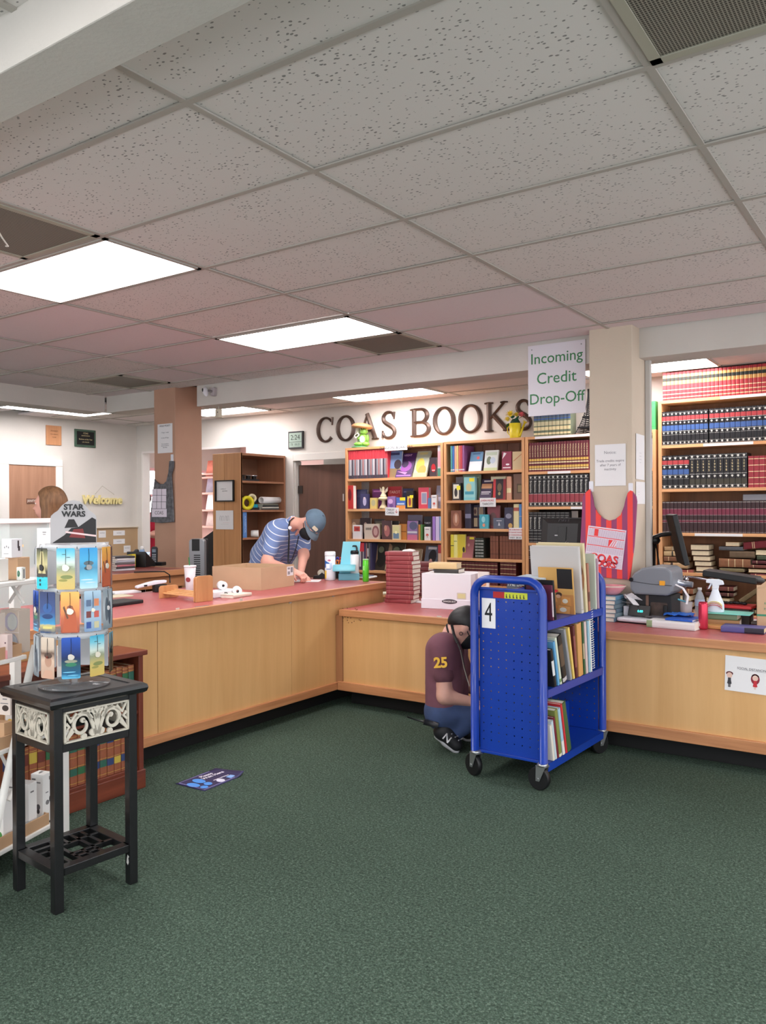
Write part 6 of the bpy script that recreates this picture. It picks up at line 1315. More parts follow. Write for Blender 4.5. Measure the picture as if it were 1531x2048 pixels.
# scale
q = P(1245,1243,Z=zR); so = thing('postal_scale', 'white postal scale with a black angled display on the low counter', 'scale', (q[0]+.09, q[1]+.05, zR), R(-8))
MB().box(-.10,.13,-.12,.12,.008,.035).build('base', M((226,224,230), .4), so, bev=.01); MB().box(-.09,.12,-.11,.11,0,.01).build('feet', BLACK, so); MB().prism([(-.1,.036),(.02,.036),(.02,.044),(-.07,.10),(-.1,.10)], -.02, .12, 'Y').build('riser', M((226,224,230), .4), so, bev=.006)
dsp = MB().box(-.075,.075,-.004,.004,-.035,.04,0,xf((.02,-.035,.075), 0, R(-22))); dsp.build('display', BLACK, so, bev=.003)
text('0.00', .022, M((60,220,220), .5, em=1.5), so, M4=xf((.03,-.042,.075), 0, R(-22)) @ Matrix.Rotation(PI/2,4,'X'))
# stack of blue grey books beside the cart
q = P(1222,1240,Z=zR); zz = zR+.0004
for k in range(6): lay(0,0,None,.13,.19,.028,zz,R(84+3*(k%3)),((96,122,140),(120,140,150),(90,112,128),(110,128,138),(100,124,140),(92,140,170))[k],'%s blue grey book of the stack behind the cart' % labs[k],X=(q[0]+.0,q[1]+.0)); zz += .0286
stk_top, stk_x, stk_y = zz, q[0], q[1]
cp_ = MB()
for k in range(5): cp_.add([(-.05,-.03,0),(.05,-.03,.01),(.045,.04,.03),(-.05,.03,.012)], [(0,1,2,3)], 0, False, xf((random.uniform(-.03,.03),random.uniform(-.03,.03),.01+.012*k), k*1.3, R(random.uniform(-25,25)), R(random.uniform(-30,30))))
o = cp_.build('crumpled_paper', PAPER, None, (q[0]+.12, q[1]+.02, zR+.10)); tag(o, 'crumpled white receipts on the postal scale', 'papers'); s_ = o.modifiers.new('s','SOLIDIFY'); s_.thickness = .001
# pink bowl
bo = thing('candy_dish', 'shallow pink marbled dish resting on the blue grey books behind the cart', 'dish', (stk_x+.0, stk_y+.0, stk_top+.0006)); MB().lathe([(.0,0),(.04,0),(.06,.012),(.092,.05),(.098,.062),(.092,.062),(.055,.02),(0,.012)], 28, cap=False).build('bowl', M((226,150,160), .3, 0, .35, 9), bo); MB().lathe([(.0925,.0615),(.1,.064),(.098,.056)], 28, cap=False).build('rim', M((226,206,190), .4), bo)
# big white book with blue sheets
q = P(1362,1260,Z=zR); lay(0,0,None,.27,.30,.045,zR+.0004,R(-4),(228,226,226),'large white covered book lying at the front of the low counter',X=(q[0]-.06,q[1]+.14),bands=((.0,.12,M((150,170,130),.5)),)); BL2 = M((40,92,190), .4)
lay(0,0,None,.20,.17,.012,zR+.0466,R(-6),(36,88,186),'blue covered booklet on the large white book',X=(q[0]-.02,q[1]+.15))
sh = MB(); n = 8
for i in range(n+1):
    for j in range(n+1): sh.v.append((-.09+.18*i/n, -.07+.14*j/n, .006+.012*abs(math.sin(i*1.1+j*.8))))
for i in range(n):
    for j in range(n): k = i*(n+1)+j; sh.f.append((k,k+n+1,k+n+2,k+1)); sh.mi.append(0); sh.sm.append(True)
o = sh.build('plastic_sheet', M((50,110,206), .3), None, (q[0]-.07,q[1]+.22,zR+.0592), (0,0,R(10))); tag(o, 'crinkled blue plastic sheet on the large white book', 'plastic sheet'); s_ = o.modifiers.new('s','SOLIDIFY'); s_.thickness = .0012
tag(MB().box(-.07,.07,-.05,.05,0,.004).build('photo_card', M((110,106,112), .4, 0, .5, 30), None, (q[0]-.19,q[1]+.19,zR+.0463), (0,0,R(-10))), 'small glossy photo card beside the crinkled blue plastic', 'card')
# cup, water, can, spray
q = P(1361,1232,Z=zR+.02); pc2 = thing('plastic_cup', 'short clear plastic cup with pink drink behind the white book', 'cup', (q[0]+.02, q[1]+.04, zR)); MB().lathe([(.0,0),(.036,0),(.038,.003),(.046,.115),(.044,.115),(.036,.006),(0,.006)], 22, cap=False).build('cup_body', M((232,224,228), .25, alpha=.6), pc2); MB().lathe([(.034,.006),(.038,.05),(0,.05)], 18).build('drink', M((226,170,180), .3), pc2)
q = P(1396,1240,Z=zR); pwb = thing('water_bottle', 'clear plastic water bottle with a pale blue label', 'bottle', (q[0]-.01, q[1]+.08, zR)); hw2 = P(1395,1175,Y=q[1]+.08)[2]-zR
MB().lathe([(.029,0),(.032,.006),(.031,.03),(.032,.05),(.031,.07),(.032,hw2*.6),(.03,hw2*.68),(.018,hw2*.84),(.012,hw2*.88),(.012,hw2*.92)], 22).build('body', M((222,230,238), .08, alpha=.45), pwb); MB().lathe([(.0145,hw2*.92),(.0145,hw2)], 16).build('cap', WHITE, pwb); MB().lathe([(.0328,hw2*.42),(.0328,hw2*.62)], 22, cap=False).build('label_band', M((196,210,236), .4), pwb)
q = P(1404,1259,Z=zR); can = thing('soda_can', 'tall shiny red drink can at the front of the low counter', 'can', (q[0], q[1]+.02, zR)); hc2 = P(1404,1204,Y=q[1]+.02)[2]-zR; CRD = M((206,60,84), .28, .55)
MB().lathe([(.022,0),(.026,.006),(.028,.012),(.028,hc2-.014),(.025,hc2-.003)], 26).build('body', CRD, can); MB().lathe([(.0255,hc2-.003),(.0255,hc2),(.022,hc2-.001),(.021,hc2-.004)], 26).build('rim', M((196,50,76), .3, .7), can)
mk = MB().box(-.004,.006,-.0005,.0005,0,.018,0,xf((-.018,-.0225,.02), R(-38))); mk.build('code_mark', M((236,200,206), .5), can)
q = P(1436,1232,Z=zR+.05); spy = q[1]-.22
lay(0,0,None,.18,.24,.05,zR+.0004,R(6),(150,110,70),'brown covered book under the spray bottle',X=(P(1440,1240,Y=5.5)[0],5.50)); lay(0,0,None,.17,.22,.035,zR+.051,R(2),(110,130,100),'green covered book under the teal folder',X=(P(1440,1240,Y=5.5)[0],5.51),pages=M((226,214,190),.8))
tf = tag(MB().box(-.14,.15,-.09,.09,0,.006).build('teal_folder', M((120,206,190), .45), None, (P(1452,1230,Y=5.5)[0],5.50,zR+.087), (0,0,R(2)), bev=.001), 'thin teal folder under the white spray bottle', 'folder')
sb_ = thing('spray_bottle', 'white spray bottle with a rainbow coloured label', 'spray bottle', (P(1430,1226,Y=5.46)[0], 5.46, zR+.0935)); hs2 = P(1430,1158,Y=5.46)[2]-zR-.0935; SPW = M((222,230,240), .35)
MB().lathe([(.042,0),(.046,.006),(.046,hs2*.22),(.043,hs2*.30),(.026,hs2*.52),(.017,hs2*.66),(.016,hs2*.72)], 24, 0, Matrix.Diagonal((1.15,.75,1,1))).build('body', SPW, sb_)
MB().prism([(-.055,hs2*.88),(-.052,hs2*.99),(.02,hs2),(.045,hs2*.95),(.052,hs2*.84),(.022,hs2*.82),(.018,hs2*.7),(-.016,hs2*.7),(-.018,hs2*.86)], -.014, .014, 'Y').build('trigger_head', SPW, sb_, bev=.004); MB().prism([(-.03,hs2*.86),(-.018,hs2*.86),(-.036,hs2*.70),(-.046,hs2*.68)], -.007, .007, 'Y').build('trigger', SPW, sb_, bev=.002)
for k, (c, dz) in enumerate(((( 206,50,60),.0),((226,140,60),.012),((226,206,70),.022))):
    MB().tube([(.05*math.cos(a)*1.0-.0, -.0365+.004*abs(math.cos(a)), .012+dz*1.0+.045*math.sin(a)*.8) for a in np.linspace(PI*.95,PI*.1,10)], .006, 6, flat=.3).build('label_arc', M(c, .45), sb_)
# magazines, red tray
tag(MB().box(-.12,.12,-.08,.08,0,.02).build('red_tray', M((206,50,56), .4), None, (P(1468,1215,Y=5.7)[0],5.72,zR+.10), (0,0,R(-4)), bev=.004), 'shallow red tray behind the spray bottle', 'tray')
o = tag(MB().box(-.10,.10,-.07,.07,0,.10).build('storage_box', M((70,64,60), .6), None, (P(1468,1215,Y=5.7)[0],5.72,zR+.0004), bev=.003), 'low dark box carrying the red tray', 'box')
kb = MB()
for k in range(9): kb.ell((-.09+.022*k, random.uniform(-.03,.03), .01), (.018,.012,.01), 8, 5)
o = kb.build('black_trinkets', BLACK, None, (P(1460,1205,Y=5.7)[0],5.72,zR+.1205)); o['kind'] = 'stuff'; tag(o, 'tangle of small black cords in the red tray', 'cords'); o['kind'] = 'stuff'
lay(0,0,None,.15,.19,.022,zR+.0004,R(-10),(214,160,100),'tan book lying behind the red can',X=(P(1425,1258,Z=zR)[0]+.02,P(1425,1258,Z=zR)[1]+.07))
lay(0,0,None,.15,.20,.014,zR+.0004,R(8),(222,216,214),'white booklet lying behind the purple paperback',X=(P(1490,1246,Z=zR)[0]-.02,P(1490,1246,Z=zR)[1]+.03)); tag(MB().add([(-.06,-.03,0),(.07,-.03,0),(.02,.05,.035)], [(0,1,2)]).build('paper_scrap', PAPER, None, (P(1490,1246,Z=zR)[0]-.03,P(1490,1246,Z=zR)[1]+.03,zR+.0148)), 'bent white paper scrap on the white booklet', 'papers')
q = P(1480,1268,Z=zR); lay(0,0,None,.15,.24,.034,zR+.0004,R(2),(84,80,140),'purple and black paperback lying at the front edge of the low counter',X=(q[0]+.0,q[1]+.11),bands=((.55,1,M((40,38,52),.5)),),pages=M((226,206,170),.8))
# carton at the right edge
a = P(1514,1255,Z=zR); hC = P(1516,1176,Y=a[1])[2]-zR
cbx = thing('carton', 'brown cardboard carton with green lettering at the end of the low counter', 'box', (a[0], a[1]-.02, zR), R(10)); MB().box(0,.30,0,.25,0,hC).build('body', CARD, cbx, bev=.003); MB().box(0,.3,-.001,.0,hC*.30,hC*.35).build('green_line', M((60,140,110), .6), cbx); text('RECYCLED', .02, M((60,140,110), .6), cbx, (.09,-.0012,hC*.62), (PI/2,0,0)); text('PAPER', .022, M((80,140,116), .6), cbx, (.07,-.0012,hC*.48), (PI/2,0,0))
MB().prism([(0,0),(.30,0),(.26,.045),(.18,.075),(.08,.07)], .0, .003, 'Y', T=xf((0,0,hC))).build('flap', CARD, cbx)
# monitor on an arm and a tablet arm
am = thing('arm_monitor', 'black screen seen edge on, held by a clamped pole arm', 'monitor', (P(1306,1140,Y=5.95)[0], 5.95, zR)); xq = am.location.x
zt = P(1306,1075,Y=5.95)[2]-zR
MB().tube([(0,0,0),(0,0,zt)], .017, 12).build('pole', BLACK, am); MB().ell((0,-.0,zt-.02),(.05,.04,.035),12,8).build('clamp_knob', BLACK, am); MB().tube([(.01,-.02,zt+.0),(.06,-.02,zt+.02),(P(1342,1075,Y=5.95)[0]-xq,-.0,zt+.03)], .016, 10).build('arm', BLACK, am)
A = Matrix.Translation((P(1345,1080,Y=5.95)[0]-xq+.02, 0, zt+.01)) @ Matrix.Rotation(R(-52),4,'Z') @ Matrix.Rotation(R(13),4,'Y')
T2 = Matrix.Translation((P(1352,1078,Y=5.95)[0]-xq, .02, P(1350,1078,Y=5.95)[2]-zR)) @ Matrix.Rotation(R(21),4,'Z') @ Matrix.Rotation(R(-13),4,'Y')
MB().box(-.018,.018,-.22,.22,-.18,.18,0,T2).build('screen', M((22,22,24), .45), am, bev=.006); MB().tube([(.02,0,zt-.05),(.05,-.03,zt-.2),(.0,-.02,zt-.3)], .006, 6).build('cable', BLACK, am)
MB().tube([(-.01,0,0),(-.012,0,zt-.15)], .011, 8, T=xf((-.015,-.02,0))).build('chrome_post', CHROME, am)
tbq = thing('tablet_arm', 'chrome jointed arm holding a black tablet keyboard over the counter', 'arm', (P(1370,1165,Y=5.85)[0], 5.85, zR)); x0_ = tbq.location.x
pz = lambda u, v: (P(u,v,Y=5.85)[0]-x0_, 0, P(u,v,Y=5.85)[2]-zR)
MB().tube([pz(1368,1240)[:2]+(0,), pz(1368,1165)], .012, 10).build('post', STEEL, tbq); MB().tube([pz(1368,1160), pz(1375,1153), pz(1415,1160), pz(1424,1155)], .007, 8).build('link', CHROME, tbq); MB().ell(pz(1370,1158),(.024,.02,.024),12,8).build('joint', CHROME, tbq); MB().tube([pz(1345,1158), pz(1366,1163)], .016, 10).build('bracket', STEEL, tbq)
T3 = Matrix.Translation(pz(1462,1152)) @ Matrix.Rotation(R(7),4,'Y'); MB().box(-.17,.17,-.08,.10,-.025,.02,0,T3).build('tablet', M((30,30,32), .5), tbq, bev=.008); MB().ell((.16,0,.0),(.05,.07,.022),12,8,0,T3).build('wrist_pad', M((44,44,46), .6), tbq); MB().tube([pz(1423,1160), pz(1427,1143)], .008, 8).build('tilt_pin', M((206,170,160), .4), tbq)
tag(MB().tube([P(1346,1196,Y=5.6), P(1372,1204,Y=5.6)], .006, 8).build('pen', M((120,196,220), .4)), 'light blue pen sticking out beside the packing machine', 'pen')
# ------------------------------------------------------------------ people (signed distance shapes turned into smooth meshes)
def PD(x, y, d): return np.array(Vector((0,0,CZ)) + (CF + CR*((x-765.5)/F) - CU*((y-1024)/F))*d)
def cone(a, b, r1, r2): return ('c', np.array(a, float), np.array(b, float), r1, r2)
def ellip(c, r, Fm=None): return ('e', np.array(c, float), np.array(r, float), np.eye(3) if Fm is None else np.array(Fm))
def dist(p, Q):
    if p[0] == 'c':
        a, b, r1, r2 = p[1:]; ba = b-a; t = np.clip(((Q-a)@ba)/max(ba@ba, 1e-9), 0, 1)
        return np.linalg.norm(Q-a-t[:,None]*ba, axis=1)-(r1+(r2-r1)*t)
    c, r, Fm = p[1:]; L = (Q-c)@Fm; k0 = np.linalg.norm(L/r, axis=1); k1 = np.linalg.norm(L/(r*r), axis=1)
    return k0*(k0-1)/np.maximum(k1, 1e-6)
def union(ps, Q, k=.03):
    d = None
    for p in ps:
        e = dist(p, Q)
        if d is None: d = e
        elif k <= 0: d = np.minimum(d, e)
        else:
            h = np.clip(.5+.5*(e-d)/k, 0, 1); d = e*(1-h)+d*h-k*h*(1-h)
    return d
def bounds(ps, pad):
    lo, hi = np.full(3, 1e9), np.full(3, -1e9)
    for p in ps:
        if p[0] == 'c':
            for q, r in ((p[1], p[3]), (p[2], p[4])): lo = np.minimum(lo, q-r); hi = np.maximum(hi, q+r)
        else: m = p[2].max(); lo = np.minimum(lo, p[1]-m); hi = np.maximum(hi, p[1]+m)
    return lo-pad, hi+pad
def surf(fn, lo, hi, res):
    n = np.ceil((hi-lo)/res).astype(int)+1
    ax = [lo[i]+res*np.arange(n[i]) for i in range(3)]
    G = np.stack(np.meshgrid(*ax, indexing='ij'), -1).reshape(-1, 3); D = fn(G).reshape(n)
    S = D < 0
    c = [S[i:n[0]-1+i, j:n[1]-1+j, k:n[2]-1+k] for i in (0,1) for j in (0,1) for k in (0,1)]
    tot = sum(q.astype(int) for q in c); act = (tot > 0) & (tot < 8)
    idx = -np.ones(act.shape, int); cells = np.argwhere(act); idx[act] = np.arange(len(cells))
    V = np.zeros((len(cells), 3)); W = np.zeros(len(cells))
    cor = [(i,j,k) for i in (0,1) for j in (0,1) for k in (0,1)]
    for a in range(8):
        for b in range(a+1, 8):
            ca, cb = np.array(cor[a]), np.array(cor[b])
            if np.abs(ca-cb).sum() != 1: continue
            da = D[tuple((cells+ca).T)]; db = D[tuple((cells+cb).T)]; m = (da < 0) != (db < 0)
            t = np.where(m, da/np.where(m, da-db, 1), 0); p = cells+ca+t[:,None]*(cb-ca)
            V[m] += p[m]; W[m] += 1
    V = lo+res*V/np.maximum(W, 1)[:,None]
    F_ = []
    for axx in range(3):
        u, v = (axx+1)%3, (axx+2)%3; sl = [slice(None)]*3
        A = S.take(range(n[axx]-1), axx); B = S.take(range(1, n[axx]), axx)
        e = np.argwhere(A != B); sg = A[tuple(e.T)]
        ok = (e[:,u] > 0) & (e[:,v] > 0) & (e[:,u] < n[u]-1) & (e[:,v] < n[v]-1); e = e[ok]; sg = sg[ok]
        def q(du, dv):
            w = e.copy(); w[:,u] += du; w[:,v] += dv; return idx[tuple(w.T)]
        quad = np.stack([q(-1,-1), q(0,-1), q(0,0), q(-1,0)], 1); quad[~sg] = quad[~sg][:,::-1]; F_.append(quad)
    return V, np.concatenate(F_)
def sdf_obj(name, ps, mat, parent, res, k=.03, cut=None, frame=None, extra=None):
    """cut: function(points, d) -> d ; frame: 4x4 whose axes the local coordinates use"""
    lo, hi = bounds(ps, res*3)
    def fn(Q):
        d = union(ps, Q, k)
        return cut(Q, d) if cut else d
    V, F_ = surf(fn, lo, hi, res)
    if extra is not None:
        for ps2, res2, k2 in extra:
            lo2, hi2 = bounds(ps2, res2*3); V2, F2 = surf(lambda Q: union(ps2, Q, k2), lo2, hi2, res2); F_ = np.concatenate([F_, F2+len(V)]); V = np.concatenate([V, V2])
    B = np.array((parent.matrix_basis if parent else Matrix.Identity(4)).inverted())
    Fr = np.eye(4)
    V = V@B[:3,:3].T+B[:3,3]
    me = bpy.data.meshes.new(name)
    if frame is not None:
        FI = np.array(frame.inverted()); V = V@FI[:3,:3].T+FI[:3,3]
    me.from_pydata(V.tolist(), [], F_.tolist()); me.materials.append(mat); me.polygons.foreach_set('use_smooth', [True]*len(me.polygons)); me.update()
    o = link(name, me, parent, mat=frame)
    return o
def nrm(v): v = np.array(v, float); return v/np.linalg.norm(v)
def head_frame(fwd, up):
    f = nrm(fwd); u = np.array(up)-f*(np.array(up)@f); u = nrm(u); s = np.cross(f, u)
    return np.stack([s, f, u], 1)        # columns: right, forward, up
aR, aU, aF = np.array(CR), np.array(CU), np.array(CF)
def head_prims(c, Fm, s=1.0):
    L = lambda x, y, z: c+Fm@(np.array([x, y, z])*s)
    return [ellip(L(0,-.012,.03), np.array([.076,.094,.090])*s, Fm), ellip(L(0,.022,-.035), np.array([.058,.068,.075])*s, Fm), ellip(L(0,.05,-.085), np.array([.030,.030,.028])*s, Fm),
            cone(L(0,.088,.0), L(0,.108,-.03), .010*s, .015*s), cone(L(-.03,.078,.02), L(.03,.078,.02), .014*s, .014*s), cone(L(-.018,.083,-.063), L(.018,.083,-.063), .010*s, .010*s),
            ellip(L(.077,-.005,-.01), np.array([.010,.02,.033])*s, Fm), ellip(L(-.077,-.005,-.01), np.array([.010,.02,.033])*s, Fm)]
def hand_prims(wr, dirn, palm_n, s=1.0, curl=.6, thumb=1):
    """palm, four unequal bent fingers and a thumb from the side of the palm"""
    d = nrm(dirn); n = nrm(np.array(palm_n)-d*(np.array(palm_n)@d)); sd = np.cross(d, n); ps = []
    for u in (-.03,-.01,.01,.03): ps.append(cone(wr+d*.01*s+sd*u*.7*s, wr+d*.085*s+sd*u*s, .014*s, .0125*s))
    for u, l in zip((-.033,-.011,.011,.032), (.060,.074,.080,.072)):
        p = wr+d*.088*s+sd*u*s; a = 0
        for q, (fr, r1, r2) in enumerate(((.45,.0095,.009),(.32,.009,.0082),(.23,.0082,.007))):
            a += curl*(.7 if q == 0 else 1.0); e = p+(d*math.cos(a)+n*math.sin(a))*l*fr*s; ps.append(cone(p, e, r1*s, r2*s)); p = e
    t0 = wr+d*.03*s+sd*.03*thumb*s; t1 = t0+(d*.55+sd*.6*thumb+n*.45)*.045*s; t2 = t1+(d*.75+n*.55)*.03*s
    ps += [cone(t0, t1, .0125*s, .0105*s), cone(t1, t2, .0105*s, .008*s)]
    return ps
SKIN = M((222,164,146), .55, 0, .06, 12); SKIN2 = M((206,156,140), .55, 0, .06, 12)
def limb(*pr): return [cone(pr[i][0], pr[i+1][0], pr[i][1], pr[i+1][1]) for i in range(len(pr)-1)]
def mean(a, b, t=.5): return np.array(a)*(1-t)+np.array(b)*t
def eyes(parent, c, Fm, s=1.0, iris=(70,50,40)):
    B = np.array(parent.matrix_basis.inverted())
    for x in (-.03, .03):
        p = c+Fm@(np.array([x,.083,.008])*s); q = B[:3,:3]@p+B[:3,3]; T = Matrix.Translation(q) @ Matrix(Fm.tolist()).to_4x4()
        MB().ell((0,0,0), (.012*s,.008*s,.007*s), 10, 6, 0, T).build('eye', M((232,228,224), .3), parent); MB().ell((0,.0055*s,0), (.0055*s,.004*s,.0055*s), 8, 5, 0, T).build('iris', M(iris, .3), parent)

# --- man in the cap, bent over the tall counter
pel, mid, che, nek, hd = PD(512,1168,7.30), PD(532,1112,7.22), PD(563,1068,7.08), PD(584,1046,6.99), PD(622,1049,6.90)
rs, ls = PD(549,1066,6.93), PD(604,1068,7.20); re, rw = PD(533,1124,6.84), PD(585,1141,6.70); le, lw = PD(607,1110,7.06), PD(601,1146,6.86)
rh, lh = PD(508,1172,7.20), PD(520,1172,7.42)
man = thing('person', 'person in a blue striped shirt, grey cap and black mask bending over the tall counter', 'person', (pel[0], pel[1], 0))
Fm = head_frame(.10*aR-.80*aU-.60*aF, .70*aR+.62*aU-.35*aF)
tor = [cone(rh, mean(rs,che,.35), .115, .105), cone(lh, mean(ls,che,.35), .115, .105), cone(mid, che, .13, .125), cone(rs, ls, .062, .062), cone(che, nek, .08, .05)]
arms = limb((rs,.056),(re,.044),(rw,.029))+limb((ls,.056),(le,.044),(lw,.029))
rk, lk = np.array([rh[0]-.02, rh[1]-.03, .50]), np.array([lh[0]-.02, lh[1]+.0, .50]); ra, la = np.array([rk[0]-.05, rk[1], .09]), np.array([lk[0]-.05, lk[1], .09])
legs = limb((rh,.10),(rk,.065),(ra,.042))+limb((lh,.10),(lk,.065),(la,.042))+[cone(ra+[0,0,-.05], ra+[.14,.05,-.055], .04, .032), cone(la+[0,0,-.05], la+[.14,.05,-.055], .04, .032)]
hp = head_prims(hd, Fm, 1.02)
hdn = nrm(PD(612,1153,6.66)-rw)
sdf_obj('body', tor+arms+legs+hp+[cone(nek, mean(nek,hd,.6), .050, .050)], SKIN, man, .0135, .035, extra=[(hand_prims(rw, .75*aR-.35*aU-.25*aF, -.75*aU+.35*aR, 1.0, .75, -1)+[cone(mean(re,rw,.75), rw, .031, .027)], .0045, .008), (hand_prims(lw, -.3*aU+.9*aF*-.4+.3*aR, -.9*aU, 1.0, .3, 1)+[cone(mean(le,lw,.75), lw, .031, .027)], .006, .008)])
ax = nrm(che-pel)
fx = nrm(np.cross(ax, aF)); fy = np.cross(ax, fx); FrM = Matrix(np.vstack([np.c_[np.stack([fx, fy, ax], 1), che-np.array([pel[0],pel[1],0])], [0,0,0,1]]).tolist())
def cut_neck(Q, d): return np.maximum(d, np.where(((Q-nek)@nrm(hd-nek) > .012) & (np.linalg.norm(Q-nek, axis=1) < .125), .02, -9))
SHIRT = stripe_mat(.043, (112,132,178), (226,230,238), 2, .0, .8, .87)
shp = [cone(p[1], p[2], p[3]+.014, p[4]+.014) for p in tor[:4]]+[cone(che, mean(nek,hd,.1), .105, .066)]+[cone(rs, mean(rs,re,.62), .072, .070), cone(ls, mean(ls,le,.62), .072, .068)]
sdf_obj('shirt', shp, SHIRT, man, .0115, .03, cut_neck, FrM)
sdf_obj('trousers', [cone(p[1], p[2], p[3]+.012, p[4]+.016) for p in legs[:4]]+[cone(rh, lh, .125, .125)], M((176,158,130), .8), man, .02, .03)
for q in (ra, la): sdf_obj('shoe', [cone(q+[0,0,-.045], q+[.15,.05,-.05], .048, .038)], BLACK, man, .012, .01)
L = lambda x, y, z: hd+Fm@(np.array([x, y, z])*1.02)
def cap_cut(Q, d): zl = (Q-hd)@Fm[:,2]; return np.maximum(d, (.030-zl)*.9)
sdf_obj('cap', [ellip(L(0,-.012,.035), np.array([.096,.112,.106]), Fm)], M((92,112,130), .8, 0, .12, 14), man, .007, 0, cap_cut)
brim = MB(); nb_ = 14
for i in range(nb_+1):
    a = PI*(i/nb_); cx_, sy_ = math.cos(a), math.sin(a)
    for rr, zz in ((.090,.034),(.13,.030),(.172,.018)): brim.v.append(tuple(L(cx_*.088*(1 if rr < .1 else .98-.1*(rr-.1)), .0+sy_*rr-.0 if sy_ > .0 else 0, zz-.016*abs(cx_))-np.array([pel[0],pel[1],0])))
for i in range(nb_):
    for j in range(2): k = i*3+j; brim.f.append((k,k+1,k+4,k+3)); brim.mi.append(0); brim.sm.append(True)
o = brim.build('cap_brim', M((96,108,120), .8), man); s_ = o.modifiers.new('s','SOLIDIFY'); s_.thickness = .004
pt = MB().prism(rrect(.05,.03,.008), -.002, .002, 'Y', T=Matrix.Translation(L(.028,.094,.068)-np.array([pel[0],pel[1],0])) @ Matrix(Fm.tolist()).to_4x4() @ Matrix.Rotation(R(-22),4,'Z') @ Matrix.Rotation(R(20),4,'X')); pt.build('cap_patch', M((214,204,180), .7), man)
MB().ell((0,0,0), (.008,.008,.005), 8, 5, 0, Matrix.Translation(L(0,-.012,.142)-np.array([pel[0],pel[1],0])) @ Matrix(Fm.tolist()).to_4x4()).build('cap_button', M((80,98,116), .8), man)
def hair_cut(Q, d): l_ = (Q-hd)@Fm; return np.maximum(d, np.maximum(l_[:,1]-.03, -(l_[:,2]+.045)))
sdf_obj('hair', [ellip(L(0,-.016,.03), np.array([.084,.102,.096]), Fm)], M((74,54,44), .7), man, .008, 0, hair_cut)
def mask_cut(Q, d): l_ = (Q-hd)@Fm; return np.maximum(d, np.maximum(.045-l_[:,1]+.4*np.abs(l_[:,0])*0, l_[:,2]+.018))
MASK = M((22,22,24), .75)
sdf_obj('face_mask', [ellip(L(0,.03,-.045), np.array([.070,.088,.080]), Fm), cone(L(0,.09,-.01), L(0,.118,-.045), .014, .018)], MASK, man, .007, .02, mask_cut)
BO = np.array([pel[0],pel[1],0])
for s in (-1, 1): MB().tube([L(s*.062,.055,-.03)-BO, L(s*.08,.02,-.012)-BO, L(s*.086,-.018,.008)-BO], .003, 5).build('mask_loop', MASK, man)
eyes(man, hd, Fm, 1.02)
def onto(pts, off=.0): return [tuple(p-BO) for p in pts]
lz = onto([PD(579,1042,6.92), PD(577,1056,6.885), PD(578,1072,6.87), PD(577,1098,6.90), PD(576,1126,6.95)])
MB().tube(lz, .007, 6, flat=.4).build('lanyard', M((30,30,34), .7), man); MB().tube(onto([PD(579,1042,6.92), PD(586,1036,6.93), PD(592,1036,7.02)]), .008, 6, flat=.5).build('lanyard_collar', M((34,34,38), .7), man)
MB().tube(onto([PD(597,1072,6.93), PD(592,1095,6.93), PD(584,1118,6.95), PD(577,1128,6.95)]), .0045, 5).build('lanyard_strap', M((34,34,38), .7), man)
MB().lathe([(.016,0),(.014,.004)], 14, 0, Matrix.Translation(PD(579.5,1055.5,6.85)-BO) @ Matrix(head_frame(aU, -aF).tolist()).to_4x4()).build('badge', M((226,222,230), .5), man)

# --- person crouching beside the cart
pel, lum, che, nek, hd = PD(892,1410,5.18), PD(890,1366,5.20), PD(890,1312,5.16), PD(905,1266,5.16), PD(932,1255,5.14)
ns, fs_ = PD(884,1294,5.02), PD(907,1296,5.32); ne, nw = PD(889,1393,4.96), PD(941,1402,4.98); fe, fw = PD(935,1370,5.36), PD(975,1395,5.25)
nh, fh_ = PD(888,1422,5.08), PD(900,1418,5.30); nk, fk = PD(962,1424,5.02), PD(965,1440,5.34); na, fa = PD(893,1472,5.06), PD(905,1470,5.32)
cro = thing('person', 'person in a maroon short sleeved shirt and jeans crouching beside the blue cart', 'person', (pel[0], pel[1], 0)); BO = np.array([pel[0],pel[1],0])
Fm = head_frame(.72*aR-.62*aU-.12*aF, .55*aR+.80*aU)
tor = [cone(nh, mean(ns,che,.4), .105, .10), cone(fh_, mean(fs_,che,.4), .105, .10), cone(lum, che, .115, .11), cone(ns, fs_, .062, .062), cone(che, nek, .09, .058)]
arms = limb((ns,.058),(ne,.043),(nw,.028))+limb((fs_,.058),(fe,.043),(fw,.028))
legs = limb((nh,.100),(nk,.062),(na,.042))+limb((fh_,.100),(fk,.062),(fa,.042))
hp = head_prims(hd, Fm, 1.0)
sdf_obj('body', tor+arms+legs+hp+[cone(nek, mean(nek,hd,.6), .055, .052)], SKIN2, cro, .0125, .03, extra=[(hand_prims(nw, aR*.9-.2*aU, -aU, .98, .35, -1)+[cone(mean(ne,nw,.8), nw, .03, .027)], .006, .008), (hand_prims(fw, aR*.9-.2*aU, -aU, .98, .35, 1)+[cone(mean(fe,fw,.8), fw, .03, .027)], .007, .008)])
def cutn(Q, d): return np.maximum(d, .062-np.linalg.norm(np.cross(Q-nek, nrm(hd-nek)), axis=1)-np.where((Q-nek)@nrm(hd-nek) > -.03, 0, 9))
shp = [cone(p[1], p[2], p[3]+.014, p[4]+.014) for p in tor[:4]]+[cone(che, mean(che,nek,.75), .10, .066)]
def hem(Q, d): return np.maximum(cutn(Q, d), -((Q-PD(880,1406,5.18))@nrm(lum-pel))-.02)
MAROON = M((112,70,82), .85, 0, .1, 10)
sdf_obj('shirt', shp+[cone(ns, mean(ns,ne,.52), .074, .066), cone(fs_, mean(fs_,fe,.55), .074, .066)], MAROON, cro, .0105, .028, hem)
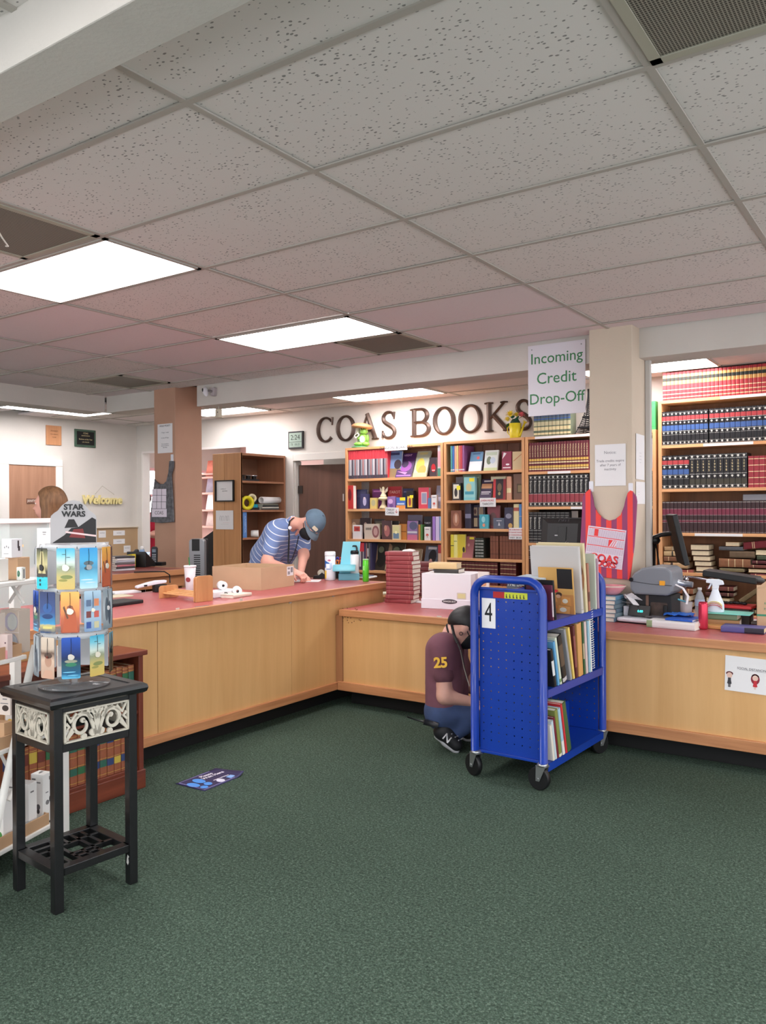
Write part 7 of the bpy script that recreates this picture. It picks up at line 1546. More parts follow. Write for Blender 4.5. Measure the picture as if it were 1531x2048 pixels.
sdf_obj('sleeve_band', [cone(mean(ns,ne,.50), mean(ns,ne,.56), .0675, .066)], M((98,60,70), .85), cro, .009, 0)
MB().tube([tuple(nek-BO+.062*(math.cos(a)*nrm(np.cross(nrm(hd-nek),aF))+math.sin(a)*nrm(np.cross(nrm(hd-nek), nrm(np.cross(nrm(hd-nek),aF)))))-nrm(hd-nek)*.012) for a in np.linspace(0,2*PI,22)[:-1]], .007, 6, closed=True).build('collar', M((30,26,30), .8), cro)
sdf_obj('jeans', [cone(p[1], p[2], p[3]+.013, p[4]+.014) for p in legs[:4]]+[cone(nh, fh_, .125, .125)], M((58,74,112), .85, 0, .25, 9), cro, .0125, .03)
for a_, dd in ((na,(882,1463,5.02,912,1500,4.99)), (fa,(900,1466,5.28,935,1497,5.24))):
    h_, t_ = PD(*dd[:3]), PD(*dd[3:]); t_[2] = .045; h_[2] = max(h_[2], .11); fwd = nrm(t_-h_)
    sdf_obj('shoe', [cone(h_, t_, .045, .038), cone(mean(h_,t_,.25)+[0,0,.03], mean(h_,t_,.7)+[0,0,.015], .045, .034), cone(a_, h_, .05, .046)], M((26,26,30), .6), cro, .009, .02)
    nv = np.cross(np.cross(fwd, [0,0,1]), fwd); dn = -nrm(nv)
    sdf_obj('sole', [cone(h_+dn*.036, t_+dn*.026, .024, .022), cone(mean(h_,t_,.5)+dn*.034, t_+dn*.026+fwd*.02, .028, .022)], M((176,176,180), .6), cro, .009, .01)
    if a_ is na:
        c_ = mean(h_,t_,.48); X3 = fwd; Z3_ = -dn; Y3 = np.cross(Z3_, X3); A = np.eye(4); A[:3,0] = X3; A[:3,1] = Y3; A[:3,2] = Z3_; sgn = -1 if (Y3@aF) > 0 else 1
        A[:3,3] = c_-BO+Y3*(.0505*sgn)+Z3_*.012
        nm = MB(); lw_ = .005
        for p0, p1 in (((-.022,-.02),(-.022,.022)),((-.022,.022),(.014,-.02)),((.014,-.02),(.014,.022))): nm.tube([(p0[0],0,p0[1]),(p1[0],0,p1[1])], lw_, 6, 0, Matrix(A.tolist()))
        nm.build('letter_mark', M((206,206,210), .5), cro)
        for k in range(3): MB().tube([tuple(c_-BO+X3*(.0+.028*k)+Y3*sgn*.03+Z3_*.044), tuple(c_-BO+X3*(.01+.028*k)-Y3*sgn*.02+Z3_*.048)], .004, 5).build('lace', M((150,150,156), .7), cro)
L = lambda x, y, z: hd+Fm@np.array([x, y, z])
def hairc(Q, d): l_ = (Q-hd)@Fm; return np.maximum(d, np.maximum(l_[:,1]-.045-.4*np.maximum(l_[:,2]-.06,0), -(l_[:,2]+.0-.9*np.minimum(0,l_[:,1]+.03))))
sdf_obj('hair', [ellip(L(0,-.015,.032), np.array([.088,.108,.104]), Fm), ellip(L(0,-.09,.0), np.array([.05,.04,.06]), Fm)], M((24,21,23), .5, 0, .3, 40), cro, .008, .03, hairc)
sdf_obj('face_mask', [ellip(L(0,.03,-.045), np.array([.068,.086,.080]), Fm), cone(L(0,.09,-.01), L(0,.116,-.045), .014, .018)], MASK, cro, .007, .02, lambda Q, d: np.maximum(d, np.maximum(.04-(Q-hd)@Fm[:,1], (Q-hd)@Fm[:,2]+.015)))
for s in (-1, 1):
    MB().tube([L(s*.062,.055,-.03)-BO, L(s*.078,.02,-.012)-BO, L(s*.085,-.015,.012)-BO], .003, 5).build('mask_loop', MASK, cro)
    MB().tube([tuple(L(s*.034+.026*math.cos(a), .098, .008+.020*math.sin(a))-BO) for a in np.linspace(0,2*PI,15)[:-1]], .003, 5, closed=True).build('spectacle_rim', BLACK, cro); MB().tube([L(s*.06,.096,.012)-BO, L(s*.084,.0,.012)-BO], .003, 5).build('spectacle_temple', BLACK, cro)
MB().tube([tuple(L(.0855 if True else 0, -.004+.010*math.cos(a), -.046+.010*math.sin(a))-BO) for a in np.linspace(0,2*PI,11)[:-1]], .0025, 5, closed=True).build('ear_ring', M((60,50,46), .4), cro)
MB().tube([tuple(L(-.0855, -.004+.010*math.cos(a), -.046+.010*math.sin(a))-BO) for a in np.linspace(0,2*PI,11)[:-1]], .0025, 5, closed=True).build('ear_ring', M((60,50,46), .4), cro)
eyes(cro, hd, Fm)
MB().tube(onto([PD(903,1250,5.06), PD(905,1265,5.02), PD(913,1282,4.99), PD(922,1305,4.985), PD(928,1335,5.0), PD(934,1362,5.02)]), .0055, 6, flat=.4).build('lanyard', M((70,66,66), .7), cro)
MB().tube(onto([PD(903,1250,5.06), PD(907,1268,5.015), PD(914,1286,4.98)]), .009, 6, flat=.4).build('lanyard_collar', M((26,24,26), .7), cro); MB().tube(onto([PD(920,1300,4.98), PD(927,1335,4.99), PD(938,1372,5.0)]), .003, 5).build('badge_cord', M((170,160,150), .6), cro)
# yellow sleeve number on the near sleeve
sl = nrm(ne-ns); mid_ = mean(ns,ne,.33); out_ = nrm(-aF-.25*aR); out_ = nrm(out_-sl*(out_@sl)); rt = np.cross(out_, -sl) ; rt = -rt if rt@aR < 0 else rt
A = np.eye(4); A[:3,0] = rt; A[:3,1] = -sl; A[:3,2] = out_; A[:3,3] = mid_-BO+out_*.0785
text('25', .085, M((226,176,60), .7), cro, M4=Matrix(A.tolist()), name='sleeve_number', ext=.004, bold=.003)
# walkie talkie clipped low at the back
rd_ = thing('handheld_radio', 'black handheld radio with long antenna at the hip of the crouching person', 'radio', tuple(PD(861,1447,4.97)))
mdl = nrm(PD(886,1447,5.02)-PD(858,1440,5.02)); MB().tube([tuple(-mdl*.045), tuple(mdl*.045)], .018, 10).build('body', M((40,40,44), .5), rd_, bev=0); MB().tube([tuple(-mdl*.045), tuple(-mdl*.085), tuple(-mdl*.15+np.array([0,0,.004]))], [.006,.005,.004], 8).build('antenna', BLACK, rd_)

# --- woman behind the partition and person in the back room, upper bodies in view
def stander(c, Fm, rgb_top, label, hairfn, skin=SKIN, drop=0, sh=None, arm=None):
    g = thing('person', label, 'person', (c[0], c[1], 0)); B0 = np.array([c[0],c[1],0]); side = Fm[:,0]*np.array([1,1,0]); side = side/np.linalg.norm(side); fw_ = np.cross([0,0,1], side)
    nk_ = c+[0,0,-.13]-fw_*.02; ch = c+[0,0,-.42]-fw_*.03; pv = c+[0,0,-.78]-fw_*.03
    S = [nk_+side*s*.15+[0,0,-.10] for s in (-1, 1)]; Hp = [pv+side*s*.09 for s in (-1, 1)]; E = [S[i]+side*s*.05+[0,0,-.28]+fw_*.02 for i, s in enumerate((-1, 1))]; Wr = [E[i]+fw_*.22+[0,0,.02]-side*s*.06 for i, s in enumerate((-1, 1))]
    K = [np.array([p[0],p[1],.48])+fw_*.02 for p in Hp]; A = [np.array([p[0],p[1],.08]) for p in K]
    tor = [cone(Hp[0], mean(S[0],ch,.3), .11, .095), cone(Hp[1], mean(S[1],ch,.3), .11, .095), cone(S[0], S[1], .055, .055), cone(ch, nk_, .1, .05)]
    sdf_obj('body', tor+sum([limb((S[i],.05),(E[i],.04),(Wr[i],.027))+limb((Hp[i],.1),(K[i],.06),(A[i],.04))+[cone(A[i]+[0,0,-.04], A[i]+fw_*.15+[0,0,-.045], .038, .03)] for i in (0,1)], [])+head_prims(c, Fm)+[cone(nk_, c+[0,0,-.05], .052, .05)], skin, g, .018, .03, extra=[(hand_prims(Wr[i], fw_, [0,0,-1.], .95, .4, 1 if i == 0 else -1), .008, .008) for i in (0,1)])
    sdf_obj('top', [cone(p[1], p[2], p[3]+.015, p[4]+.015) for p in tor[:3]]+[cone(ch, mean(ch,nk_,.7), .11, .066)]+[cone(S[i], mean(S[i],E[i],.6), .066, .062) for i in (0,1)], M(rgb_top, .85, 0, .1, 8), g, .015, .03)
    sdf_obj('trousers', sum([[cone(Hp[i], K[i], .115, .075), cone(K[i], A[i], .075, .06)] for i in (0,1)], []), M((50,52,64), .8), g, .024, .03)
    hairfn(g); eyes(g, c, Fm); return g
c = PD(98,1008,6.05); Fm = head_frame(-1.0*aR-.05*aU-.06*aF, aU)
def h1(g):
    L = lambda x, y, z: c+Fm@np.array([x, y, z])
    sdf_obj('hair', [ellip(L(0,-.02,.035), np.array([.092,.108,.100]), Fm), cone(L(.055,-.01,.0), L(.066,.0,-.13), .045, .04), cone(L(-.055,-.01,.0), L(-.066,.0,-.13), .045, .04), cone(L(0,-.075,.0), L(0,-.07,-.12), .06, .05)], M((120,86,58), .6, 0, .35, 22, stretch=(3,3,.4)), g, .009, .03, lambda Q, d: np.maximum(d, (Q-c)@Fm[:,1]-.045-.6*np.maximum((Q-c)@Fm[:,2]-.05, 0)+.35*np.minimum((Q-c)@Fm[:,2], 0)*0))
stander(c, Fm, (104,36,58), 'person in a maroon top standing behind the partition, turned to the wooden door', h1)
c = PD(289,1004,12.6); Fm = head_frame(-.5*aR-.1*aU-.8*aF, aU)
def h2(g): sdf_obj('hair', [ellip(c+Fm@np.array([x_*.05,-.02+.02*abs(x_),.05+.02*y_]), np.array([.07,.08,.075]), Fm) for x_, y_ in ((-1,0),(1,0),(0,1),(-.6,1),(.6,1),(0,-.5))], M((70,44,48), .8, 0, .3, 30), g, .012, .02, lambda Q, d: np.maximum(d, (Q-c)@Fm[:,1]-.05))
stander(c, Fm, (176,28,54), 'person in a red shirt standing in the room behind the opening', h2)
# ------------------------------------------------------------------ things on the rear desk
zD = .9555
q = P(283,1133,Z=zD); ph = thing('desk_phone', 'black desk telephone with a lit blue display on the rear desk', 'telephone', (q[0], q[1], zD), R(22))
MB().prism([(-.10,0),(.10,0),(.10,.03),(-.10,.15)], -.10, .10, 'X').build('body', M((24,24,26), .4), ph, bev=.006)
MB().prism(rrect(.11,.05,.004,3,.0,.055), 0, .003, 'Z', T=Matrix.Translation((0,0,.09)) @ Matrix.Rotation(math.atan2(.12,.20),4,'X')).build('display', M((170,200,240), .3, em=.8), ph)
kp = MB()
for i in range(4):
    for j in range(3): kp.prism(rrect(.018,.012,.003,2,-.03+j*.03,-.07+i*.024), 0, .004, 'Z', T=Matrix.Translation((0,0,.09)) @ Matrix.Rotation(math.atan2(.12,.20),4,'X'))
kp.build('keypad', M((60,60,64), .5), ph); MB().prism(rrect(.045,.19,.015,4,-.085,0), .0, .025, 'Z', T=Matrix.Translation((0,0,.095)) @ Matrix.Rotation(math.atan2(.12,.20),4,'X')).build('handset', M((22,22,24), .4), ph, bev=.006)
q = P(309,1131,Z=zD); hn = thing('cordless_phone', 'cordless handset standing in its black charging base', 'telephone', (q[0], q[1], zD), R(25))
MB().box(-.05,.10,-.05,.05,0,.035).build('charging_base', BLACK, hn, bev=.006); MB().prism([(-.028,.02),(.028,.02),(.03,.17),(.018,.185),(-.018,.185),(-.03,.17)], -.012, .014, 'Y').build('handset', M((40,40,44), .4), hn, bev=.004); MB().box(-.018,.018,-.0135,-.012,.13,.16).build('display', M((120,130,140), .3), hn)
kp = MB()
for i in range(5):
    for j in range(3): kp.box(-.018+j*.014,-.008+j*.014,-.0145,-.012,.035+i*.017,.045+i*.017)
kp.build('keypad', M((190,190,190), .5), hn)
q = P(306,1117,Z=zD+.02); sp_ = thing('spray_can', 'pale blue aerosol can behind the cordless phone', 'can', (-6.31, 5.12, zD)); MB().lathe([(.028,0),(.03,.004),(.03,.14),(.022,.165)], 18).build('body', M((140,170,206), .35), sp_); MB().lathe([(.018,.165),(.018,.185),(.01,.2)], 14).build('nozzle', WHITE, sp_)
q = P(290,1112,Z=zD+.02); tag(MB().prism([(-.04,0),(.04,0),(.045,.13),(-.035,.12)], -.005, .04, 'Y').build('note_block', M((232,214,60), .6), None, (-6.32,4.98,zD), bev=.002), 'yellow sticky note block behind the desk telephone', 'notes')
q = P(256,1118,Z=zD+.02); tag(MB().box(-.04,.04,-.04,.04,0,.09).build('black_cube', BLACK, None, (-6.27,4.78,zD), (0,0,R(20)), bev=.008), 'small black cube speaker behind the stack of cases', 'speaker')
zz = zD+.0004; q = P(252,1140,Z=zD)
for k in range(7):
    me = book_me(.018,.14,.19,M(((206,200,206),(70,66,70),(196,120,130),(110,104,104),(180,180,190),(226,222,222),(60,58,64))[k],.5),(),PAGEW); T = Matrix.Translation((q[0]-.0,q[1]-.05,zz)) @ Matrix.Rotation(R(80+k%3*4),4,'Z') @ Matrix.Translation((-.095,-.07,.009)) @ Matrix.Rotation(PI/2,4,'Y')
    o = put_book(me, T, '%s slim case in the stack beside the desk telephone' % ['white','dark grey','pink','grey','silver','cream white','black'][k]); zz += .0186
q = P(275,1146,Z=zD); tag(MB().tube([(0,0,.008),(.08,.05,.01),(.16,.10,.012),(.2,.16,.01),(.22,.2,-.02),(.225,.2,-.09)], .006, 6).build('phone_cable', BLACK, None, (q[0]-.02,q[1]-.02,zD)), 'black cable trailing over the edge of the rear desk', 'cable')
# tower fan
q = PD(380,1140,7.55); tf_ = thing('tower_fan', 'silver and black tower fan standing beside the brown column', 'fan', (q[0]-.03, q[1]+.13, 0), R(30)); ht = PD(380,1078,7.55)[2]
FS = M((150,152,156), .35, .5)
MB().lathe([(.12,0),(.12,.02),(.05,.04)], 24).build('base', DARK, tf_)
MB().prism([(-.075,.04),(.075,.04),(.075,ht-.02),(.05,ht),(-.05,ht),(-.075,ht-.02)], -.055, .02, 'Y').build('front_shell', FS, tf_, bev=.01); MB().box(-.07,.078,.02,.075,.04,ht-.005).build('back_shell', M((30,30,33), .5), tf_, bev=.01)
MB().box(-.045,.03,-.058,-.05,ht-.115,ht-.005).build('control_panel', BLACK, tf_, bev=.006)
gr = MB()
for k in range(14): gr.box(-.025,.035,-.058,-.054,ht-.42+.02*k,ht-.41+.02*k)
gr.build('grille', M((40,40,44), .5), tf_)
# pale partition on the rear edge of the tall counter
pt_ = thing('counter_partition', 'clear partition with a white top rail on the back edge of the tall counter', 'partition', (-4.80, 2.6, zL)); yR = P(103,1041,X=-4.8)[1]-2.6; zt = P(50,1037,X=-4.8)[2]-zL
MB().box(-.02,.02,-1.5,yR,zt-.03,zt).build('top_rail', WHITE, pt_, bev=.004); MB().box(-.003,.003,-1.5,yR-.02,.0,zt-.03).build('pane', M((206,224,222), .25, alpha=.45), pt_); MB().box(-.02,.02,yR-.02,yR,0,zt-.03).build('post', WHITE, pt_, bev=.003)
MB().box(.0032,.004,yR-.27,yR-.20,zt-.18,zt-.165).build('sticker', M((226,190,140), .6), pt_)
# ------------------------------------------------------------------ storage case contents
q = P(492,1012,X=xc1-.12); tr = thing('tape_roll', 'yellow warning tape roll with black letters in the storage case', 'tape', (xc1-.06, P(487,1000,X=xc1-.06)[1]+.05, ZC[1]+.0855), 0)
T = Matrix.Rotation(PI/2,4,'Y') @ Matrix.Rotation(R(20),4,'X'); MB().lathe([(.05,-.035),(.085,-.035),(.085,.035),(.05,.035),(.05,-.035)], 28, 0, T, True, False).build('tape', M((226,214,40), .45), tr)
for k, s in enumerate('ENTER'): text(s, .05, BLACK, tr, M4=T @ Matrix.Rotation(R(-60+k*26),4,'Z') @ Matrix.Translation((0,-.0865,0)) @ Matrix.Rotation(PI/2,4,'X'))
td = thing('tape_gun', 'teal and black tape gun with a cream tape roll in the storage case', 'tape gun', (xc1-.12, 7.33, ZC[1])); MB().lathe([(.03,-.025),(.055,-.025),(.055,.025),(.03,.025),(.03,-.025)], 22, 0, xf((0,.0,.14), R(60), R(70)), True, False).build('tape', M((226,214,180), .5), td); MB().tube([(.0,-.05,.05),(.0,.0,.06),(.02,.08,.12)], .022, 8).build('grip', BLACK, td); MB().box(-.04,.04,-.02,.07,.02,.07).build('guard', M((40,150,170), .4), td, bev=.01); MB().box(-.05,.05,-.05,.08,0,.03).build('foot', DARK, td, bev=.004)
cr2 = tag(MB().lathe([(.012,-.2),(.042,-.2),(.042,.2),(.03,.2),(.03,-.19)], 20, 0, Matrix.Rotation(PI/2,4,'X') @ Matrix.Rotation(R(0),4,'Y')).build('paper_tube', PAPER, None, (xc1-.06,7.60,ZC[1]+.12), (0,0,R(8))), 'rolled white paper jutting out of the storage case', 'paper roll')
for k, c in enumerate(((70,70,70),(206,200,190),(40,42,46),(120,120,110))): lay(0,0,None,.2,.3,.018,ZC[1]+.0006+.0186*k,R(86+3*k),c,['charcoal','cream','black','olive grey'][k]+' folder lying in the storage case',X=(xc1-.12,7.56))
me = book_me(.065,.25,.315,M((84,130,196),.45),((.06,.94,M((96,140,204),.45)),),PAGEW); o = put_book(me, Matrix.Translation((xc1-.02,P(491,1050,X=xc1-.02)[1]-.01,ZC[2]+.0006)) @ Matrix.Rotation(PI/2,4,'Z'), 'thick blue binder with vertical white lettering in the storage case'); text('ALPHABETICAL', .03, M((190,206,232),.6), o, M4=Matrix.Translation((0,-.003,.16)) @ SPT)
cp2 = tag(MB().lathe([(.035,0),(.04,.004),(.042,.09),(.038,.09),(.036,.006)], 18, cap=False).build('paper_cup', WHITE, None, (xc1-.06,7.25,ZC[2]+.045), (0,R(90),R(40))), 'white paper cup lying on its side beside the blue binder', 'cup')
hp_ = thing('hole_punch', 'black three hole punch on the upper shelf of the storage case', 'hole punch', (xc1-.1,7.25,ZC[0])); MB().box(-.04,.04,-.15,.15,0,.025).build('base', DARK, hp_, bev=.003)
for y in (-.1,0,.1): MB().box(-.02,.02,y-.025,y+.025,.025,.065).build('punch_head', BLACK, hp_, bev=.006)
MB().tube([(0,-.15,.07),(0,.15,.07)], .007, 8).build('bar', CHROME, hp_)
gk = thing('power_drill', 'green and black cordless drill low in the storage case', 'drill', (xc1-.1,7.22,P(490,1105,X=xc1-.1)[2]-.1)); 
MB().box(-.05,.05,-.05,.05,0,.06).build('battery', BLACK, gk, bev=.008); MB().tube([(0,0,.05),(0,-.01,.16)], .024, 10).build('handle', M((40,160,70), .45), gk); MB().tube([(0,-.10,.19),(0,.08,.19)], .034, 12).build('motor', M((44,44,46), .45), gk); gk.location.z = .4505
tag(MB().tube([(0,0,0),(.0,.05,.1),(0,.12,.15),(0,.16,.12)], .006, 6).build('bag_strap', M((196,186,160), .6), None, (xc1-.05,7.12,.4525)), 'pale looped strap beside the cordless drill', 'strap')
# ------------------------------------------------------------------ back room rack and dark board
a, b = P(400,1000,Y=9.3)[0], P(432,1000,Y=9.3)[0]
mr = thing('magazine_rack', 'pale wooden magazine rack in the room behind the opening', 'rack', ((a+b)/2, 9.3, 0)); PW = M((226,176,160), .6); zs_ = [P(415,y,Y=9.3)[2] for y in (953,985,1019,1052)]
for s in (-.75, .75): MB().box(s-.02,s+.02,0,.3,0,2.1).build('side_panel', PW, mr)
for z in zs_+[.5,2.1]: MB().box(-.73,.73,0,.3,z-.03,z).build('shelf', PW, mr)
MB().box(-.73,.73,.29,.3,0,2.1).build('back_panel', M((222,190,180), .7), mr)
cols_ = [[(226,150,90),(206,110,90),(230,190,120)],[(70,60,70),(120,110,130),(180,130,120)],[(190,60,110),(226,226,232),(110,70,120)],[(90,80,100),(150,120,110),(60,60,80)]]
nm_ = ['amber','rust','straw','charcoal','slate','tan','magenta','white','plum','dusk','bronze','navy']; k = 0
for r_, z in enumerate(zs_):
    for c_i, (xx, c) in enumerate(zip((-.45,.0,.45), cols_[r_])):
        o = MB().box(-.12,.12,0,.008,0,.27).build('magazine', ramp_mat([(0,c),(.5,tuple(min(255,v+40) for v in c)),(1,c)], size=.27, noise=.6, nsc=18), None, (mr.location.x+xx, 9.36, z+.001), (R(-12),0,0)); tag(o, '%s coloured magazine on the rack in the back room' % nm_[k], 'magazine'); k += 1
xa, xb = P(404,1075,Y=7.4)[0], P(427,1062,Y=7.4)[0]; z0, z1 = P(404,1076,Y=7.4)[2], P(427,1061,Y=7.4)[2]
bk_ = tag(MB().prism([(xa-.25,0),(xb,0),(xb,z1),(xa-.25,z0-.14)], 7.4, 7.43, 'Y').build('black_board', M((16,16,18), .5)), 'black slanted board standing between the brown column and the storage case', 'board')
# ------------------------------------------------------------------ cherry bookcase in front of the tall counter
CH = wood((96,44,30), (128,64,44), 'Y', 6, .35); CHZ = wood((90,40,28), (120,58,40), 'Z', 6, .35)
sb2 = thing('low_bookcase', 'low dark cherry bookcase full of leather volumes against the tall counter', 'bookcase', (-3.66, 2.2, 0))
def lb_(n, a, m): return MB().box(a[0]+3.66, a[1]+3.66, a[2]-2.2, a[3]-2.2, a[4], a[5]).build(n, m, sb2, bev=.004)
lb_('top', (-3.785,-3.53,1.45,2.90,.715,.742), CH); lb_('side_panel', (-3.785,-3.55,2.855,2.885,0,.715), CHZ); lb_('side_panel', (-3.785,-3.55,1.46,1.49,0,.715), CHZ); lb_('back_panel', (-3.79,-3.785,1.46,2.885,0,.715), CHZ)
lb_('shelf', (-3.785,-3.56,1.49,2.855,.095,.115), CH); lb_('shelf', (-3.785,-3.56,1.49,2.855,.40,.42), CH); lb_('plinth', (-3.56,-3.54,1.46,2.89,0,.10), CH)
LBK = M((150,86,58), .5, 0, .15, 30); bls = [M((50,66,110),.5), M((50,104,66),.5), M((196,170,70),.5), M((46,96,80),.5), M((110,50,40),.5)]
names_ = ['blue','green','yellow','teal','dark red']
def leather_row(y0, y1, n, z, h, tagw, grp):
    w = (y1-y0)/n
    for k in range(n):
        b1 = bls[(k*7//3) % 5]; bands = ((.05,.06,GOLD),(.2,.34,b1),(.36,.37,GOLD),(.55,.56,GOLD),(.66,.86,b1),(.88,.89,GOLD),(.95,.96,GOLD))
        me = book_me(w-.0015, .17, h*(1-.03*((k*5)%3)/2), LBK, bands); o = put_book(me, Matrix.Translation((-3.575, y0+(k+.5)*w, z+.0005)) @ Matrix.Rotation(PI/2,4,'Z'), 'tan leather volume with %s labels on the %s shelf of the low cherry bookcase' % (names_[(k*7//3)%5], tagw), grp)
leather_row(2.10, 2.845, 17, .115, .262, 'bottom', 'leather volumes, bottom of the cherry bookcase'); leather_row(2.5, 2.845, 9, .42, .25, 'upper', 'leather volumes, upper shelf of the cherry bookcase')
# ------------------------------------------------------------------ floor marker
pts = [(-3.445,3.012),(-3.455,3.318),(-3.238,3.326),(-3.226,3.018)]; fm_ = thing('floor_marker', 'navy Please Wait Here floor marker with curled corner and blue footprints', 'floor sign', (-3.34,3.17,0), 0)
n = 12; mb = MB()
for i in range(n+1):
    for j in range(n+1):
        u, v = i/n, j/n; x = (pts[0][0]*(1-u)+pts[3][0]*u)*(1-v)+(pts[1][0]*(1-u)+pts[2][0]*u)*v; y = (pts[0][1]*(1-u)+pts[3][1]*u)*(1-v)+(pts[1][1]*(1-u)+pts[2][1]*u)*v
        c = max(0, (v-.82)/.18)*(.35+.65*u); mb.v.append((x+3.34, y-3.17, .003+.022*c*c))
for i in range(n):
    for j in range(n): k = i*(n+1)+j; mb.f.append((k,k+n+1,k+n+2,k+1)); mb.mi.append(0); mb.sm.append(True)
o = mb.build('mat', M((40,40,84), .45), fm_); s_ = o.modifiers.new('s','SOLIDIFY'); s_.thickness = .002
def fshape(name, pxs, m): 
    P3 = [P(u, v, Z=.0045) for u, v in pxs]; MB().prism([(p[0]+3.34, p[1]-3.17) for p in P3], .0042, .0052, 'Z').build(name, m, fm_)
FB = M((74,142,222), .5)
def zz_(x, y): return (330+x/8.058, 1500+y/8.058)
def ovl(cx, cy, rx, ry, rot): return [zz_(cx+rx*math.cos(a)*math.cos(rot)-ry*math.sin(a)*math.sin(rot), cy+rx*math.cos(a)*math.sin(rot)+ry*math.sin(a)*math.cos(rot)) for a in np.linspace(0,2*PI,19)[:-1]]
fshape('footprint', ovl(545,500,108,32,.08), FB); fshape('footprint', ovl(455,565,108,32,.08), FB); fshape('footprint_heel', ovl(690,542,70,24,-.05), FB); fshape('footprint_heel', ovl(630,596,66,22,-.05), FB); fshape('round_mark', ovl(895,490,70,26,0), M((206,206,226), .5))
fshape('logo_field', [zz_(980,435),(zz_(1050,400)),(zz_(1135,410)),(zz_(1060,452))], M((130,170,226), .5))
for s, sz, x, y in (('Please',.036,660,408),('Wait Here',.036,770,410),('maintain social distance',.012,900,445)):
    q = P(*zz_(x,y), Z=.0045); text(s, sz, M((226,222,236), .5), fm_, (q[0]+3.34, q[1]-3.17, .0052), (0,0,PI/2), bold=.0006)
bl = MB(); LNM = M((150,140,190), .5)
for (u0,v0,u1,v1) in ((.06,.04,.94,.04),(.06,.04,.06,.80),(.94,.04,.94,.80)):
    A_ = [(pts[0][k]*(1-u)+pts[3][k]*u)*(1-v)+(pts[1][k]*(1-u)+pts[2][k]*u)*v for u, v in ((u0,v0),(u1,v1)) for k in (0,1)]; bl.tube([(A_[0]+3.34,A_[1]-3.17,.0046),(A_[2]+3.34,A_[3]-3.17,.0046)], .0016, 4)
bl.build('border_line', LNM, fm_)
# ------------------------------------------------------------------ white ladder display with gift boxes
LW = M((228,226,222), .5, 0, .04, 10); KRAFT = M((186,150,116), .75)
LO = Vector((-3.146,1.834,0)); LDIR = Vector((-.30,.954,0)).normalized(); LRZ = math.atan2(LDIR[1], LDIR[0]); ld = thing('ladder_shelf', 'white wooden ladder display with kraft trays beside the black stand', 'shelf', tuple(LO), LRZ)
LM = Matrix.Translation(LO) @ Matrix.Rotation(LRZ,4,'Z'); LN = Vector((LDIR[1], -LDIR[0], 0))
def PP(x, y):
    """photo pixel -> (along, height) on the upright front plane of the ladder"""
    d = CF + CR*((x-765.5)/F) - CU*((y-1024)/F); t = LO.dot(LN)/d.dot(LN); p = d*t; return (Vector((p[0],p[1],0))-LO).dot(LDIR), CZ+p[2]
TIER = [(PP(0,1704)[1],PP(108,1660)[0],.30),(PP(0,1503)[1],PP(104,1480)[0],.26),(PP(0,1322)[1],PP(54,1312)[0],.22),(PP(0,1167)[1],PP(104,1172)[0],.20)]
for k, (z, xe, d) in enumerate(TIER):
    MB().box(-.9,xe,0,d,z-.018,z).build('shelf', LW, ld, bev=.003)
    if k < 3:
        for c, dd, hh_ in ((.010,.016,.05),(d-.02,d-.014,.075)): MB().box(-.88,xe-.02,c,dd,z+.0005,z+hh_).build('tray_lip', KRAFT, ld)
        MB().prism([(.012,z+.0005),(d-.014,z+.0005),(d-.014,z+.075),(d-.06,z+.07),(.06,z+.055),(.012,z+.045)], xe-.022, xe-.017, 'X').build('tray_end', KRAFT, ld)
def bar(a, b, y, r, n): MB().tube([(a[0],y,max(.022,a[1])),(b[0],y,b[1])], r, 4).build(n, LW, ld)
bar(PP(-42,1765), PP(60,1290), -.026, .020, 'leaning_leg'); xp = PP(132.5,1600)[0]
MB().box(xp-.022,xp+.022,.0,.03,0,PP(132,1290)[1]).build('upright_leg', LW, ld, bev=.003); MB().box(-.86,-.82,.0,.03,0,TIER[3][0]-.02).build('upright_leg', LW, ld, bev=.003); MB().box(xp-.022,xp+.022,.26,.29,0,TIER[3][0]-.02).build('upright_leg', LW, ld, bev=.003)
bar(PP(57,1488), PP(96,1568), .18, .009, 'brace'); bar(PP(30,1556), PP(8,1600), -.022, .012, 'brace'); bar(PP(42,1168), PP(66,1206), .05, .009, 'brace'); bar(PP(70,1168), PP(46,1206), .07, .009, 'brace'); bar(PP(50,1697), PP(82,1679), -.02, .006, 'brace')
def gbox(px0, tier, w, d, h, rgb, label, dy=.03, marks=(), lift=0, nm='gift_box'):
    """px0: photo column of the near front corner"""
    z, xe, dd = TIER[tier]; x = PP(px0, 1024+(CZ-z)*F/3.3)[0]
    x = PP(px0+dy*430, 1024+(CZ-z)*F/3.3)[0]
    o = MB().box(0,w,0,d,0,h).build(nm, M(rgb,.55), None, mat=LM @ Matrix.Translation((x, dy, z+.001+lift)), bev=.002); tag(o, label, 'box')
    mb, mats = MB(), []
    for f, *s in marks:
        kind, rg = s[0], s[-1]; m_ = M(rg, .55)
        if m_ not in mats: mats.append(m_)
        i = mats.index(m_)
        if kind == 'r': pts_ = [(s[1],s[3]),(s[2],s[3]),(s[2],s[4]),(s[1],s[4])]
        else: pts_ = [(s[1]+s[3]*math.cos(2*PI*q/12), s[2]+s[4]*math.sin(2*PI*q/12)) for q in range(12)]
        if f == 'F': mb.prism([(u*w,v*h) for u,v in pts_], -.0008, .0004, 'Y', i)
        elif f == 'T': mb.prism([(u*w,v*d) for u,v in pts_], h-.0004, h+.0008, 'Z', i)
        elif f == 'L': mb.prism([(d*(1-u),v*h) for u,v in pts_], -.0008, .0004, 'X', i)
    if mats: mb.build('printed_marks', mats, o)['kind'] = 'stuff'
    return o
GK, GN, BR_ = (120,118,120), (70,140,60), (150,110,80)
